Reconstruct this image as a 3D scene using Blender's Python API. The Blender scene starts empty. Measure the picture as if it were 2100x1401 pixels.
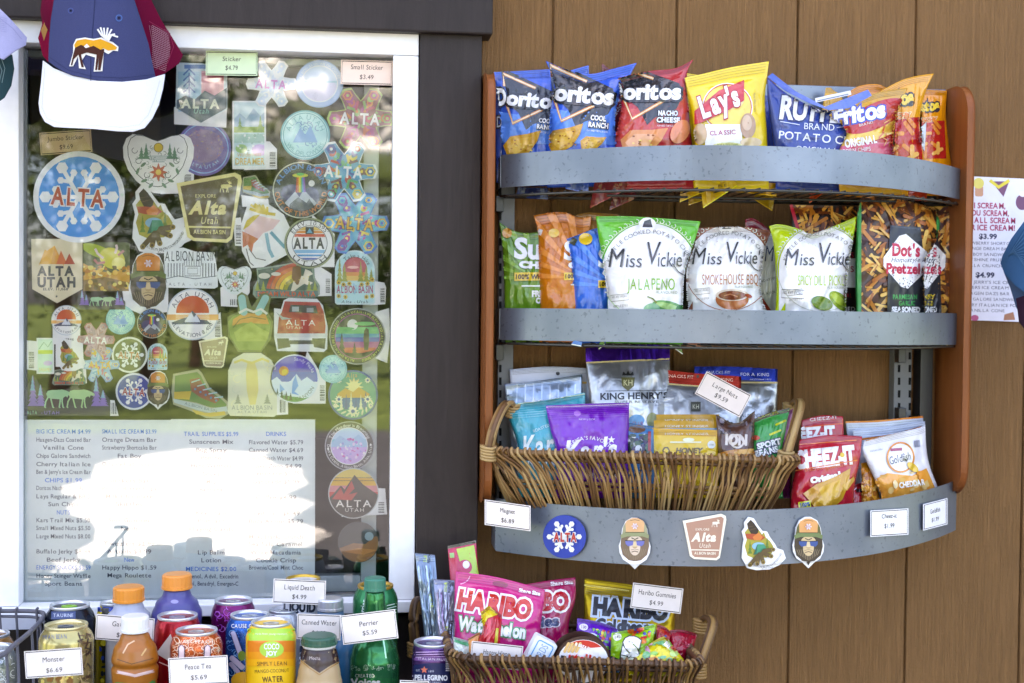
import bpy, math, random
import numpy as np
from math import sin, cos, pi, radians, sqrt, atan2, hypot
from mathutils import Vector, Matrix, noise
from mathutils.bvhtree import BVHTree
from mathutils.geometry import tessellate_polygon, delaunay_2d_cdt
random.seed(7); rnd = random.Random(11)
scn = bpy.context.scene; COL = scn.collection

# ---------------------------------------------------------------- camera
FPX, DIST, EYE = 2700.0, 2.1, 1.55
cam = bpy.data.objects.new('camera', bpy.data.cameras.new('camera')); COL.objects.link(cam)
RM = Matrix.Rotation(-radians(7.1), 3, 'Z') @ Matrix.Rotation(pi/2-0.027, 3, 'X') @ Matrix.Rotation(0.0099, 3, 'Z')
cam.matrix_world = Matrix.Translation((0, -DIST, EYE)) @ RM.to_4x4()
cam.data.sensor_width = 36; cam.data.lens = FPX/2100*36; cam.data.clip_start = 0.05; cam.data.clip_end = 900
cam.data.dof.use_dof = True; cam.data.dof.focus_distance = 1.92; cam.data.dof.aperture_fstop = 5.6
scn.camera = cam
# ---------------------------------------------------------------- sky, sun, exposure
SUN_EL, SUN_ROT = radians(62), radians(-18)
wd = bpy.data.worlds.new('World'); scn.world = wd; wd.use_nodes = True
nt = wd.node_tree; sky = nt.nodes.new('ShaderNodeTexSky'); sky.sky_type = 'NISHITA'; sky.sun_disc = False
sky.sun_elevation = SUN_EL; sky.sun_rotation = SUN_ROT; sky.air_density = 0.7; sky.dust_density = 3.0; sky.ozone_density = 0.6
nt.links.new(sky.outputs[0], nt.nodes['Background'].inputs[0]); nt.nodes['Background'].inputs[1].default_value = 0.15
sd = bpy.data.lights.new('sun', 'SUN'); sd.energy = 4.0; sd.angle = radians(0.5); sd.color = (1, .95, .87)
sun = bpy.data.objects.new('sun', sd); COL.objects.link(sun)
sv = Vector((sin(SUN_ROT)*cos(SUN_EL), cos(SUN_ROT)*cos(SUN_EL), sin(SUN_EL)))
sun.rotation_euler = sv.to_track_quat('Z', 'Y').to_euler(); sun.location = sv*20
vs = scn.view_settings; vs.view_transform = 'Standard'; vs.look = 'None'; vs.exposure = 3.3; vs.gamma = 1; vs.use_curve_mapping = False
vs.use_white_balance = True; vs.white_balance_temperature = 7700; vs.white_balance_tint = 16
try: scn.render.use_persistent_data = False; scn.cycles.max_bounces = 8; scn.cycles.transparent_max_bounces = 12
except Exception: pass

# ---------------------------------------------------------------- photo pixel <-> place
RMn = np.array(RM)
def W(px, py, d):
    px = np.asarray(px, float); py = np.asarray(py, float); d = np.asarray(d, float)
    v = np.stack([(px-1050)/FPX, -(py-700.5)/FPX, -np.ones(np.broadcast(px, py).shape)], -1) @ RMn.T
    t = (DIST-d)/v[..., 1]
    return np.array([0, -DIST, EYE]) + v*t[..., None]
def PX(P):
    q = (np.asarray(P, float)-np.array([0, -DIST, EYE])) @ RMn
    return 1050+FPX*q[..., 0]/-q[..., 2], 700.5-FPX*q[..., 1]/-q[..., 2]
def Wv(px, py, d): return Vector(W(px, py, d))
def mpp(d): return (DIST-d)/FPX          # metres in one photo pixel at distance d from the wall

# ---------------------------------------------------------------- materials
def lin(h):
    if not isinstance(h, str): return tuple(h)
    h = h.lstrip('#'); r = []
    for i in (0, 2, 4):
        c = int(h[i:i+2], 16)/255; r.append(c/12.92 if c < .04045 else ((c+.055)/1.055)**2.4)
    return tuple(min(.82, c) for c in r)
MATS = {}
def mk(name):
    m = bpy.data.materials.new(name); m.use_nodes = True; n = m.node_tree; b = n.nodes['Principled BSDF']
    return m, n, b
def M(col, kind='print'):
    key = (col, kind)
    if key in MATS: return MATS[key]
    m, n, b = mk('%s_%s' % (kind, col if isinstance(col, str) else 'c')); L = n.links
    c = lin(col)
    if kind in ('foil', 'metalfoil', 'holo', 'cloth', 'can', 'plastic', 'wood'): c = tuple(x*.86 for x in c)
    b.inputs['Base Color'].default_value = (*c, 1)
    S = dict(print=(.5, 0, .35), vinyl=(.32, 0, .5), foil=(.2, 0, .75), metalfoil=(.3, .85, .5), paper=(.7, 0, .25), plastic=(.3, 0, .5),
             paint=(.6, 0, .3), cloth=(.9, 0, .1), can=(.22, .55, .5), alu=(.28, .7, .6), dull=(.8, 0, .2), holo=(.18, .6, .6), wood=(.45, 0, .4))[kind]
    b.inputs['Roughness'].default_value = S[0]; b.inputs['Metallic'].default_value = S[1]; b.inputs['Specular IOR Level'].default_value = S[2]
    geo = n.nodes.new('ShaderNodeNewGeometry')
    nz = n.nodes.new('ShaderNodeTexNoise'); L.new(geo.outputs['Position'], nz.inputs['Vector'])
    mix = n.nodes.new('ShaderNodeMix'); mix.data_type = 'RGBA'
    sc = {'cloth': 900, 'foil': 30, 'metalfoil': 30}.get(kind, 60); nz.inputs['Scale'].default_value = sc; nz.inputs['Detail'].default_value = 5
    k = {'cloth': .75, 'alu': .85}.get(kind, .88)
    mix.inputs[6].default_value = (*[x*k for x in c], 1); mix.inputs[7].default_value = (*[min(.85, x*1.06) for x in c], 1)
    L.new(nz.outputs[0], mix.inputs[0]); L.new(mix.outputs[2], b.inputs['Base Color'])
    if kind in ('foil', 'metalfoil', 'cloth', 'paint', 'holo'):
        bp = n.nodes.new('ShaderNodeBump'); n2 = n.nodes.new('ShaderNodeTexNoise'); L.new(geo.outputs['Position'], n2.inputs['Vector'])
        n2.inputs['Scale'].default_value = {'cloth': 700, 'paint': 40}.get(kind, 26); n2.inputs['Detail'].default_value = 3
        n2.inputs['Distortion'].default_value = .8 if 'foil' in kind else 0
        bp.inputs['Strength'].default_value = .5; bp.inputs['Distance'].default_value = {'cloth': .0006, 'paint': .001}.get(kind, .006)
        L.new(n2.outputs[0], bp.inputs['Height']); L.new(bp.outputs[0], b.inputs['Normal'])
    MATS[key] = m; return m
def trans(name, col, fac_t, rough=.05):
    """thin clear film: partly see-through, with a gloss"""
    m, n, b = mk(name); b.inputs['Base Color'].default_value = (*lin(col), 1); b.inputs['Roughness'].default_value = rough
    b.inputs['Alpha'].default_value = 1-fac_t; return m

# ---------------------------------------------------------------- objects
def link(o, parent=None):
    COL.objects.link(o)
    if parent is not None: o.parent = parent
    return o
def tag(o, label, cat, group=None):
    o['label'] = label; o['category'] = cat
    if group: o['group'] = group
    return o
def empty(name, loc, label=None, cat=None, group=None):
    o = bpy.data.objects.new(name, None); o.location = loc; o.empty_display_size = .02; link(o)
    if label: tag(o, label, cat, group)
    return o
def origin(o):
    v = Vector(o.location); p = o.parent
    while p is not None: v += Vector(p.location); p = p.parent
    return v
def mesh(name, V, Fc, mats, parent=None, mi=None, smooth=False):
    """V world coordinates (n,3); Fc list of index tuples or (m,3) array"""
    V = np.asarray(V, float)
    if parent is None: o0 = Vector((V[:, 0].mean(), V[:, 1].mean(), V[:, 2].min())); base = o0
    else: base = origin(parent)
    me = bpy.data.meshes.new(name); me.from_pydata((V-np.array(base)).tolist(), [], [tuple(map(int, f)) for f in Fc])
    if not isinstance(mats, (list, tuple)): mats = [mats]
    for m in mats: me.materials.append(m)
    if mi is not None: me.polygons.foreach_set('material_index', np.asarray(mi, np.int32))
    if smooth: me.polygons.foreach_set('use_smooth', np.ones(len(me.polygons), bool))
    me.update()
    o = bpy.data.objects.new(name, me); link(o, parent)
    if parent is None: o.location = base
    return o
def structure(o): o['kind'] = 'structure'; return o
def boxvf(x0, x1, y0, y1, z0, z1):
    V = [(x, y, z) for x in (x0, x1) for y in (y0, y1) for z in (z0, z1)]
    return V, [(0, 1, 3, 2), (4, 6, 7, 5), (0, 4, 5, 1), (2, 3, 7, 6), (0, 2, 6, 4), (1, 5, 7, 3)]
def box(name, x0, x1, y0, y1, z0, z1, m, parent=None, bev=0):
    V, Fc = boxvf(x0, x1, y0, y1, z0, z1); o = mesh(name, V, Fc, m, parent)
    if bev: bm = o.modifiers.new('bevel', 'BEVEL'); bm.width = bev; bm.segments = 2
    return o
def pbox(name, px0, px1, py0, py1, d0, d1, m, parent=None, bev=0):
    """box given by its front face in photo pixels at distance d1 in front of the wall, reaching back to d0"""
    a = W(px0, py1, d1); c = W(px1, py0, d1)
    return box(name, a[0], c[0], -d1, -d0, a[2], c[2], m, parent, bev)
def tubevf(pts, r, n=6, closed=False, rfun=None):
    pts = [Vector(p) for p in pts]; V = []; Fc = []; N = len(pts)
    for i, p in enumerate(pts):
        a = pts[(i-1) % N] if (i or closed) else p; b = pts[(i+1) % N] if (i < N-1 or closed) else p
        t = (b-a).normalized(); u = t.cross(Vector((0, 0, 1)))
        if u.length < .15: u = t.cross(Vector((0, 1, 0)))
        u.normalize(); w = t.cross(u); rr = r*(rfun(i/(N-1)) if rfun else 1)
        for k in range(n): V.append(p+(u*cos(2*pi*k/n)+w*sin(2*pi*k/n))*rr)
    for i in range(N if closed else N-1):
        j = (i+1) % N
        for k in range(n): Fc.append((i*n+k, i*n+(k+1) % n, j*n+(k+1) % n, j*n+k))
    if not closed: Fc += [tuple(range(n))[::-1], tuple((N-1)*n+k for k in range(n))]
    return V, Fc
class MB:
    def __init__(s): s.V = []; s.F = []; s.I = []
    def add(s, V, Fc, i=0):
        o = len(s.V); s.V += [tuple(v) for v in V]; s.F += [tuple(int(k)+o for k in f) for f in Fc]; s.I += [i]*len(Fc); return s
    def tube(s, pts, r, n=6, i=0, **k): return s.add(*tubevf(pts, r, n, **k), i)
    def box(s, *a, i=0): return s.add(*boxvf(*a), i)
    def build(s, name, mats, parent=None, smooth=False): return mesh(name, s.V, s.F, mats, parent, s.I, smooth)
def tube(name, pts, r, m, parent=None, n=6, **k):
    return mesh(name, *tubevf(pts, r, n, **k), m, parent, smooth=True)

# ---------------------------------------------------------------- flat print: shapes in photo pixels
# every shape -> (verts2d [n,2], tris [m,3], material colour key, group name)
GL = {}
def glyph(ch, off):
    k = (ch, off)
    if k in GL: return GL[k]
    def tess(s):
        cu = bpy.data.curves.new('t', 'FONT'); cu.body = s; cu.size = 1; cu.fill_mode = 'FRONT' if False else 'BOTH'; cu.offset = off; cu.resolution_u = 3; cu.dimensions = '2D'
        ob = bpy.data.objects.new('t', cu); me = ob.to_mesh()
        v = np.array([x.co[:2] for x in me.vertices]).reshape(-1, 2); me.calc_loop_triangles()
        f = np.array([t.vertices[:] for t in me.loop_triangles], int).reshape(-1, 3)
        ob.to_mesh_clear(); bpy.data.objects.remove(ob); bpy.data.curves.remove(cu); return v, f
    def wid(s):
        v, _ = tess(s); return v[:, 0].max()-v[:, 0].min()
    if 'H' not in GL:
        GL['H'] = 1; v, _ = tess('H'); GL['cap'] = v[:, 1].max(); GL['HH'] = wid('HH')
    if ch == ' ': adv = .3; v = np.zeros((0, 2)); f = np.zeros((0, 3), int)
    else:
        v, f = tess(ch)
        if ('adv', ch) not in GL: GL[('adv', ch)] = wid('H'+ch+'H')-GL['HH']
        adv = GL[('adv', ch)]
    GL[k] = (v, f, adv); return GL[k]
def rot2(v, a):
    c, s = cos(a), sin(a); return np.stack([v[:, 0]*c-v[:, 1]*s, v[:, 0]*s+v[:, 1]*c], 1)
def textvf(s, w, h, off=0, sh=0, sp=0, jit=0):
    glyph('H', 0); X = 0; V = []; Fc = []; n = 0; r = random.Random(len(s)*7+ord(s[0]))
    for ch in s:
        v, f, adv = glyph(ch, off)
        if len(v):
            v = v.copy()
            if jit: v = rot2(v, r.uniform(-jit, jit)); v[:, 1] += r.uniform(-jit, jit)*.3
            v[:, 0] += X; V.append(v); Fc.append(f+n); n += len(v)
        X += adv+sp
    X -= sp
    V = np.concatenate(V); Fc = np.concatenate(Fc); cap = GL['cap']
    V[:, 0] -= X/2; V[:, 1] -= cap/2; k = h/cap; kx = (w/X) if w else k
    V[:, 0] += sh*V[:, 1]; V[:, 0] *= kx; V[:, 1] *= -k
    return V, Fc
def T(s, cx, cy, w, h, col, rot=0, ol=None, sh=0, b=0, sp=0, jit=0, g='lettering'):
    out = []
    for o, c in ([(ol[1]/(h/.7), ol[0])] if ol else [])+[(0, col)]:
        V, Fc = textvf(s, w, h, round(o+b, 4), sh, sp, jit); V = rot2(V, radians(rot))+[cx, cy]; out.append((V, Fc, c, g))
    return out
def AT(s, cx, cy, r, a0, h, col, flip=False, k=1.0, b=0, g='lettering'):
    """text on an arc; a0 degrees, -90 is the top; flip for text that reads along the bottom"""
    glyph('H', 0); sc = h/GL['cap']; tot = sum(glyph(c, 0)[2] for c in s)*sc*k; sg = -1 if flip else 1
    a = radians(a0)-sg*tot/2/r; V = []; Fc = []; n = 0
    for c in s:
        v, f, adv = glyph(c, b); adv = adv*sc*k; am = a+sg*adv/2/r
        if len(v):
            q = np.stack([(v[:, 0]*sc*k)-adv/2, -(v[:, 1]-GL['cap']/2)*sc], 1)
            q = rot2(q, am+(pi/2 if not flip else -pi/2))+[cx+r*cos(am), cy+r*sin(am)]
            V.append(q); Fc.append(f+n); n += len(v)
        a += sg*adv/r
    return [(np.concatenate(V), np.concatenate(Fc), col, g)]
def tess(pts):
    v = [Vector((p[0], p[1], 0)) for p in pts]; t = tessellate_polygon([v]); return np.array(pts, float), np.array(t, int).reshape(-1, 3)
def Pg(pts, col, g='artwork'):
    V, Fc = tess(pts); return [(V, Fc, col, g)]
def ring_pts(cx, cy, rx, ry=None, n=32, rot=0, a0=0, a1=360):
    ry = rx if ry is None else ry; full = abs(a1-a0) >= 360
    A = np.radians(np.linspace(a0, a1, n, endpoint=not full)); return (rot2(np.stack([rx*np.cos(A), ry*np.sin(A)], 1), radians(rot))+[cx, cy])
def El(cx, cy, rx, ry=None, col='ffffff', rot=0, n=28, g='artwork'):
    P = ring_pts(cx, cy, rx, ry, n, rot); return [(np.concatenate([P, [[cx, cy]]]), np.array([(i, (i+1) % n, n) for i in range(n)]), col, g)]
def Rc(cx, cy, w, h, col, rot=0, rd=0, g='artwork'):
    return Pg(rrect(cx, cy, w, h, rot, rd), col, g)
def rrect(cx, cy, w, h, rot=0, rd=0):
    if rd <= 0: P = np.array([(-w/2, -h/2), (w/2, -h/2), (w/2, h/2), (-w/2, h/2)], float)
    else:
        P = []
        for sx, sy, a in ((1, 1, 0), (-1, 1, 90), (-1, -1, 180), (1, -1, 270)):
            for t in range(5): an = radians(a+22.5*t); P.append((sx*(w/2-rd)+rd*cos(an), sy*(h/2-rd)+rd*sin(an)))
        P = np.array(P)
    return rot2(P, radians(rot))+[cx, cy]
def Ln(pts, w, col, closed=False, g='artwork'):
    P = np.array(pts, float); n = len(P); V = []; Fc = []
    for i in range(n):
        a = P[(i-1) % n] if (i or closed) else P[i]; b = P[(i+1) % n] if (i < n-1 or closed) else P[i]
        t = b-a; t = t/(hypot(*t)+1e-9); q = np.array([-t[1], t[0]])*w/2; V += [P[i]+q, P[i]-q]
    for i in range(n if closed else n-1):
        j = (i+1) % n; Fc += [(2*i, 2*i+1, 2*j+1), (2*i, 2*j+1, 2*j)]
    return [(np.array(V), np.array(Fc), col, g)]
def Rg(cx, cy, r, w, col, ry=None, n=40, rot=0): return Ln(ring_pts(cx, cy, r, ry, n, rot), w, col, True)
def Cap(x0, y0, x1, y1, w, col):
    """rounded stick"""
    a = math.degrees(atan2(y1-y0, x1-x0)); L = hypot(x1-x0, y1-y0); return Pg(rrect((x0+x1)/2, (y0+y1)/2, L+w, w, a, w*.49), col)
def star_pts(cx, cy, r, k, inner, rot=-90):
    return [(cx+(r if i % 2 == 0 else r*inner)*cos(radians(rot+i*180/k)), cy+(r if i % 2 == 0 else r*inner)*sin(radians(rot+i*180/k))) for i in range(2*k)]
def St(cx, cy, r, k, inner, col, rot=-90): return Pg(star_pts(cx, cy, r, k, inner, rot), col)
def Bar(x0, y0, x1, y1, n=14, col='202428', seed=1, horiz=False):
    r = random.Random(seed); out = []; t = 0
    L = (y1-y0) if horiz else (x1-x0); V = []; Fc = []
    while t < L-1:
        w = r.uniform(.6, 2.2)
        a = len(V)
        if horiz: V += [(x0, y0+t), (x1, y0+t), (x1, y0+t+w), (x0, y0+t+w)]
        else: V += [(x0+t, y0), (x0+t+w, y0), (x0+t+w, y1), (x0+t, y1)]
        Fc += [(a, a+1, a+2), (a, a+2, a+3)]; t += w+r.uniform(.8, 2.2)
    return [(np.array(V), np.array(Fc), col, 'barcode')]
def fir(cx, yb, h, w, col, n=4):
    out = []
    P = [(cx, yb-h)]
    for i in range(n): y = yb-h+h*(i+1)/n; ww = w/2*(i+1)/n; P += [(cx+ww, y), (cx+ww*.45, y-h*.03)]
    P = P[:-1]; Q = P+[(2*cx-x, y) for x, y in P[::-1][:-1]]
    return Pg(Q, col)
def peak(pts, yb, col): return Pg([(pts[0][0], yb)]+list(pts)+[(pts[-1][0], yb)], col)
def clip(shapes, poly):
    """keep what lies inside a convex outline (photo pixels)"""
    poly = [tuple(p) for p in poly]
    ar = sum(poly[i][0]*poly[(i+1) % len(poly)][1]-poly[(i+1) % len(poly)][0]*poly[i][1] for i in range(len(poly)))
    if ar < 0: poly = poly[::-1]
    out = []
    for V, Fc, c, g in shapes:
        NV = []; NF = []
        for t in Fc:
            P = [tuple(V[k]) for k in t]
            for i in range(len(poly)):
                (ax, ay), (bx, by) = poly[i], poly[(i+1) % len(poly)]; Q = []
                for j in range(len(P)):
                    p, q = P[j], P[(j+1) % len(P)]
                    dp = (bx-ax)*(p[1]-ay)-(by-ay)*(p[0]-ax); dq = (bx-ax)*(q[1]-ay)-(by-ay)*(q[0]-ax)
                    if dp >= 0: Q.append(p)
                    if (dp >= 0) != (dq >= 0): s = dp/(dp-dq); Q.append((p[0]+s*(q[0]-p[0]), p[1]+s*(q[1]-p[1])))
                P = Q
                if len(P) < 3: break
            if len(P) >= 3:
                a = len(NV); NV += P; NF += [(a, a+i, a+i+1) for i in range(1, len(P)-1)]
        if NF: out.append((np.array(NV), np.array(NF), c, g))
    return out
def xf(shapes, sx=1, sy=None, dx=0, dy=0, rot=0):
    """move a design: scale about 0,0 then rotate then shift"""
    sy = sx if sy is None else sy
    return [(rot2(V*[sx, sy], radians(rot))+[dx, dy], Fc, c, g) for V, Fc, c, g in shapes]
def split(V, Fc, L):
    for _ in range(14):
        A = V[Fc]; E = np.stack([np.hypot(*(A[:, i]-A[:, (i+1) % 3]).T) for i in range(3)], 1)
        m = E.max(1) > L
        if not m.any(): break
        k = E.argmax(1); idx = np.where(m)[0]; t = Fc[idx]; kk = k[idx]; r = np.arange(len(idx))
        a = t[r, kk]; b = t[r, (kk+1) % 3]; c = t[r, (kk+2) % 3]
        mid = np.arange(len(V), len(V)+len(idx)); V = np.concatenate([V, (V[a]+V[b])/2])
        Fc = np.concatenate([Fc[~m], np.stack([a, mid, c], 1), np.stack([mid, b, c], 1)])
    return V, Fc
STEP = .00004
def prints(shapes, parent, depth, kind, curved=0, rename=None, base=.0003):
    """lay shapes (photo pixels) onto a surface whose distance from the wall is depth(px,py)"""
    groups = {}; shapes = [s for s in shapes if len(s[1])]
    if not shapes: return []
    # each print layer lies on the highest one it overlaps
    BB_ = np.array([[*V.min(0), *V.max(0)] for V, *_ in shapes]); lay = np.zeros(len(shapes), int)
    for i in range(1, len(shapes)):
        b = BB_[i]; m = (BB_[:i, 0] < b[2]) & (BB_[:i, 2] > b[0]) & (BB_[:i, 1] < b[3]) & (BB_[:i, 3] > b[1])
        if m.any(): lay[i] = lay[:i][m].max()+1
    step = min(.0004, .0042/max(1, lay.max())) if curved else STEP
    for i, (V, Fc, c, g) in enumerate(shapes):
        if curved: V, Fc = split(V, Fc, curved)
        d = depth(V)+base+step*lay[i]
        groups.setdefault(g, []).append((W(V[:, 0], V[:, 1], d), Fc, c))
    out = []
    for g, L in groups.items():
        cols = []; n = 0; VV = []; FF = []; MI = []
        for V, Fc, c in L:
            if c not in cols: cols.append(c)
            VV.append(V); FF.append(Fc+n); n += len(V); MI += [cols.index(c)]*len(Fc)
        nm = (rename or {}).get(g, g)
        ms = [M(c[0], c[1]) if isinstance(c, tuple) else M(c, kind) for c in cols]
        out.append(mesh(nm, np.concatenate(VV), np.concatenate(FF), ms, parent, MI, smooth=bool(curved)))
    return out
def const(d): return lambda V: np.full(len(V), d)
def bvh_depth(bv, dflt):
    def f(V):
        o = np.empty(len(V))
        for i, (x, y) in enumerate(V):
            h = bv.ray_cast(Vector((x, y, 5000)), Vector((0, 0, -1)))
            if h[0] is None:
                h = bv.find_nearest(Vector((x, y, dflt*1000)))
            o[i] = h[0].z/1000
        return o
    return f
def flat(name, outline, d, th, col, kind, shapes, label, cat, group=None, pk=None, rename=None, curved=0):
    """sheet cut to an outline (photo pixels); d number or function of pixels; th thickness towards the wall"""
    df = d if callable(d) else const(d); V2, Fc = tess(outline)
    E = len(V2)
    if curved: V2s, Fs = split(V2, Fc, curved)
    else: V2s, Fs = V2, Fc
    # orient triangles
    A = V2s[Fs]; ar = (A[:, 1, 0]-A[:, 0, 0])*(A[:, 2, 1]-A[:, 0, 1])-(A[:, 1, 1]-A[:, 0, 1])*(A[:, 2, 0]-A[:, 0, 0]); Fs = np.where((ar > 0)[:, None], Fs[:, ::-1], Fs)
    dd = df(V2s); n = len(V2s); Vf = W(V2s[:, 0], V2s[:, 1], dd); Vb = Vf+[0, th, 0]
    F2 = [tuple(f) for f in Fs]+[tuple(n+k for k in f[::-1]) for f in Fs]
    if not curved: F2 += [(i, (i+1) % E, n+(i+1) % E, n+i) for i in range(E)]
    o = mesh(name, np.concatenate([Vf, Vb]), F2, M(col, kind)); tag(o, label, cat, group)
    prints(shapes, o, df, pk or kind, curved, rename, base=.00012)
    return o
# ================================================================ setting
def grain_mat(name, c1, c2, rough=.7, sc=(60, 60, 4), bump=.002, strength=.5, fine=250):
    m, n, b = mk(name); L = n.links; b.inputs['Roughness'].default_value = rough; b.inputs['Specular IOR Level'].default_value = .25
    geo = n.nodes.new('ShaderNodeNewGeometry'); mp = n.nodes.new('ShaderNodeMapping'); L.new(geo.outputs['Position'], mp.inputs[0]); mp.inputs['Scale'].default_value = sc
    nz = n.nodes.new('ShaderNodeTexNoise'); nz.inputs['Scale'].default_value = 1; nz.inputs['Detail'].default_value = 8; nz.inputs['Roughness'].default_value = .65; nz.inputs['Distortion'].default_value = 1.2
    L.new(mp.outputs[0], nz.inputs['Vector'])
    cr = n.nodes.new('ShaderNodeValToRGB'); cr.color_ramp.elements[0].position = .32; cr.color_ramp.elements[1].position = .68
    cr.color_ramp.elements[0].color = (*c1, 1); cr.color_ramp.elements[1].color = (*c2, 1); L.new(nz.outputs[0], cr.inputs[0])
    big = n.nodes.new('ShaderNodeTexNoise'); big.inputs['Scale'].default_value = 3; L.new(geo.outputs['Position'], big.inputs['Vector'])
    mx = n.nodes.new('ShaderNodeMix'); mx.data_type = 'RGBA'; mx.blend_type = 'MULTIPLY'; mx.inputs[0].default_value = .35
    L.new(cr.outputs[0], mx.inputs[6]); L.new(big.outputs[0], mx.inputs[7]); L.new(mx.outputs[2], b.inputs['Base Color'])
    f = n.nodes.new('ShaderNodeTexNoise'); f.inputs['Scale'].default_value = fine; L.new(geo.outputs['Position'], f.inputs['Vector'])
    ad = n.nodes.new('ShaderNodeMath'); ad.operation = 'MULTIPLY_ADD'; ad.inputs[1].default_value = .25; L.new(f.outputs[0], ad.inputs[0]); L.new(nz.outputs[0], ad.inputs[2])
    bp = n.nodes.new('ShaderNodeBump'); bp.inputs['Strength'].default_value = strength; bp.inputs['Distance'].default_value = bump; L.new(ad.outputs[0], bp.inputs['Height']); L.new(bp.outputs[0], b.inputs['Normal'])
    return m
SIDING = grain_mat('painted_siding', (.205, .100, .034), (.29, .146, .052), .6, (300, 300, 9), .006, .95)
TRIM = grain_mat('brown_trim_paint', (.021, .014, .013), (.034, .024, .022), .5, (50, 50, 6), .0015, .4)
WOOD = grain_mat('varnished_wood', (.24, .07, .018), (.34, .11, .03), .35, (80, 30, 3), .0004, .3)
VINYL = M('f2f2f4', 'vinyl')
# --- wall of grooved siding boards
zt, zb = 4.2, -.05
wall = empty('building_wall', (.7, 0, 0), 'tan grooved siding wall of rough painted boards behind the snack rack', 'wall')
xg0 = W(1128, 600, 0)[0]; xl = W(960, 600, 0)[0]; pit = .2032
edges = [xl, xg0]+[xg0+pit*k for k in range(1, 9)]
for a, b_ in zip(edges[:-1], edges[1:]):
    gw = .0014
    V = []; Fc = []
    for z in (zb, zt):
        for x, y in ((a+gw, .005), (a+gw, .003), (a+gw+.0012, 0), (b_-gw-.0012, 0), (b_-gw, .003), (b_-gw, .005)): V.append((x, y, z))
    Fc = [(i, i+1, 7+i, 6+i) for i in range(5)]+[(5, 0, 6, 11), (0, 5, 4, 3, 2, 1), (6, 7, 8, 9, 10, 11)]
    mesh('board', V, Fc, SIDING, wall)
box('backing_sheet', xl, edges[-1], .0052, .03, zb, zt, SIDING, wall)
# --- wall around the window (left)
wt = W(430, 45, .03)[2]; wx0 = W(-70, 600, .03)[0]; wx1 = W(855, 600, .03)[0]
lw = empty('window_wall', (-.6, 0, 0), 'dark brown painted wall round the service window', 'wall')
zwin0 = W(430, 1262, .03)[2]
box('wall_panel', -3, W(962, 600, 0)[0]-.001, .02, .06, wt+.03, zt, TRIM, lw)
box('wall_panel', -3, W(962, 600, 0)[0]-.001, .02, .06, zb, zwin0-.02, TRIM, lw)
box('wall_panel', -3, wx0-.02, .02, .06, zwin0-.02, wt+.03, TRIM, lw)
# vertical trim board + head beam
t1 = W(984, 600, .035)[0]
tb = box('trim_board', wx1+.0015, t1, -.035, .019, .02, W(925, 66, .035)[2]-.001, TRIM, None, .002); tag(tb, 'dark brown vertical trim board between the window and the snack rack', 'trim board')
hb = box('head_beam', -3, W(1011, 30, .05)[0], -.05, .019, W(925, 68, .05)[2], W(925, 68, .05)[2]+.24, TRIM, None, .003); tag(hb, 'dark brown beam running above the white window frame', 'beam')
# building body (blocks the sun) and roof
bb = box('building', -4, 6, .55, 5, 0, 4.15, SIDING); tag(bb, 'tan building body behind the siding wall', 'building'); 
rf = box('roof', -4, 6, -.25, 5.2, 4.2, 4.32, TRIM, None); tag(rf, 'dark brown roof slab over the kiosk wall', 'roof')
# --- window
win = empty('service_window', (W(450, 1250, .03)[0], -.03, zwin0), 'white vinyl framed service window with stickers and menus behind its glass', 'window')
def wframe(name, px0, px1, py0, py1, d0, d1, m=VINYL): return pbox(name, px0, px1, py0, py1, d0, d1, m, win, .0015)
f1 = .03
box('frame_head', wx0, wx1, -f1, .019, W(430, 100, f1)[2], wt, VINYL, win, .0015)
box('frame_sill', wx0, wx1, -f1-.008, .019, zwin0, W(430, 1238, f1)[2], VINYL, win, .0015)
zt1 = W(430, 100, f1)[2]-.0005; zb1 = W(430, 1238, f1)[2]+.0005
xr0 = W(803, 600, f1)[0]
box('frame_jamb', xr0, wx1, -f1+.001, .019, zb1, zt1, VINYL, win, .0015)
xl1 = W(38, 600, f1)[0]
box('frame_jamb', wx0, xl1, -f1+.001, .019, zb1, zt1, VINYL, win, .0015)
GREYV = M('b4c4cc', 'plastic')
# glazing bead and inner sash
xs = W(48, 600, .0)[0]
box('glazing_bead', xl1+.0003, xs, .001, .018, zb1, zt1, GREYV, win)
box('glazing_bead', xs+.0005, xr0-.0003, .001, .018, zb1, W(430, 1230, 0)[2], GREYV, win)
ig = MB()
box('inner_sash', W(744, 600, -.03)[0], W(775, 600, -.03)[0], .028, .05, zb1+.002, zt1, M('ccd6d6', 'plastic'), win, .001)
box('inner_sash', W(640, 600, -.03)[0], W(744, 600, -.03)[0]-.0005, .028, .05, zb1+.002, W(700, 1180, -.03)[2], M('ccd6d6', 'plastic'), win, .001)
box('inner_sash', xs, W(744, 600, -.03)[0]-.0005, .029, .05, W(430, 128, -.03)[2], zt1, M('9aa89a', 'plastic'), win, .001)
gm, gn, gb = mk('window_glass'); gn.nodes.remove(gb)
tr = gn.nodes.new('ShaderNodeBsdfTransparent'); tr.inputs[0].default_value = (.97, .985, .98, 1); gl = gn.nodes.new('ShaderNodeBsdfGlossy'); gl.inputs['Roughness'].default_value = .012
fr = gn.nodes.new('ShaderNodeFresnel'); fr.inputs[0].default_value = 1.5; mul = gn.nodes.new('ShaderNodeMath'); mul.operation = 'MULTIPLY'; mul.inputs[1].default_value = 3.1; mul.use_clamp = True
mxs = gn.nodes.new('ShaderNodeMixShader'); Lk = gn.links; Lk.new(fr.outputs[0], mul.inputs[0]); Lk.new(mul.outputs[0], mxs.inputs[0]); Lk.new(tr.outputs[0], mxs.inputs[1]); Lk.new(gl.outputs[0], mxs.inputs[2]); Lk.new(mxs.outputs[0], gn.nodes['Material Output'].inputs[0])
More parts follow.
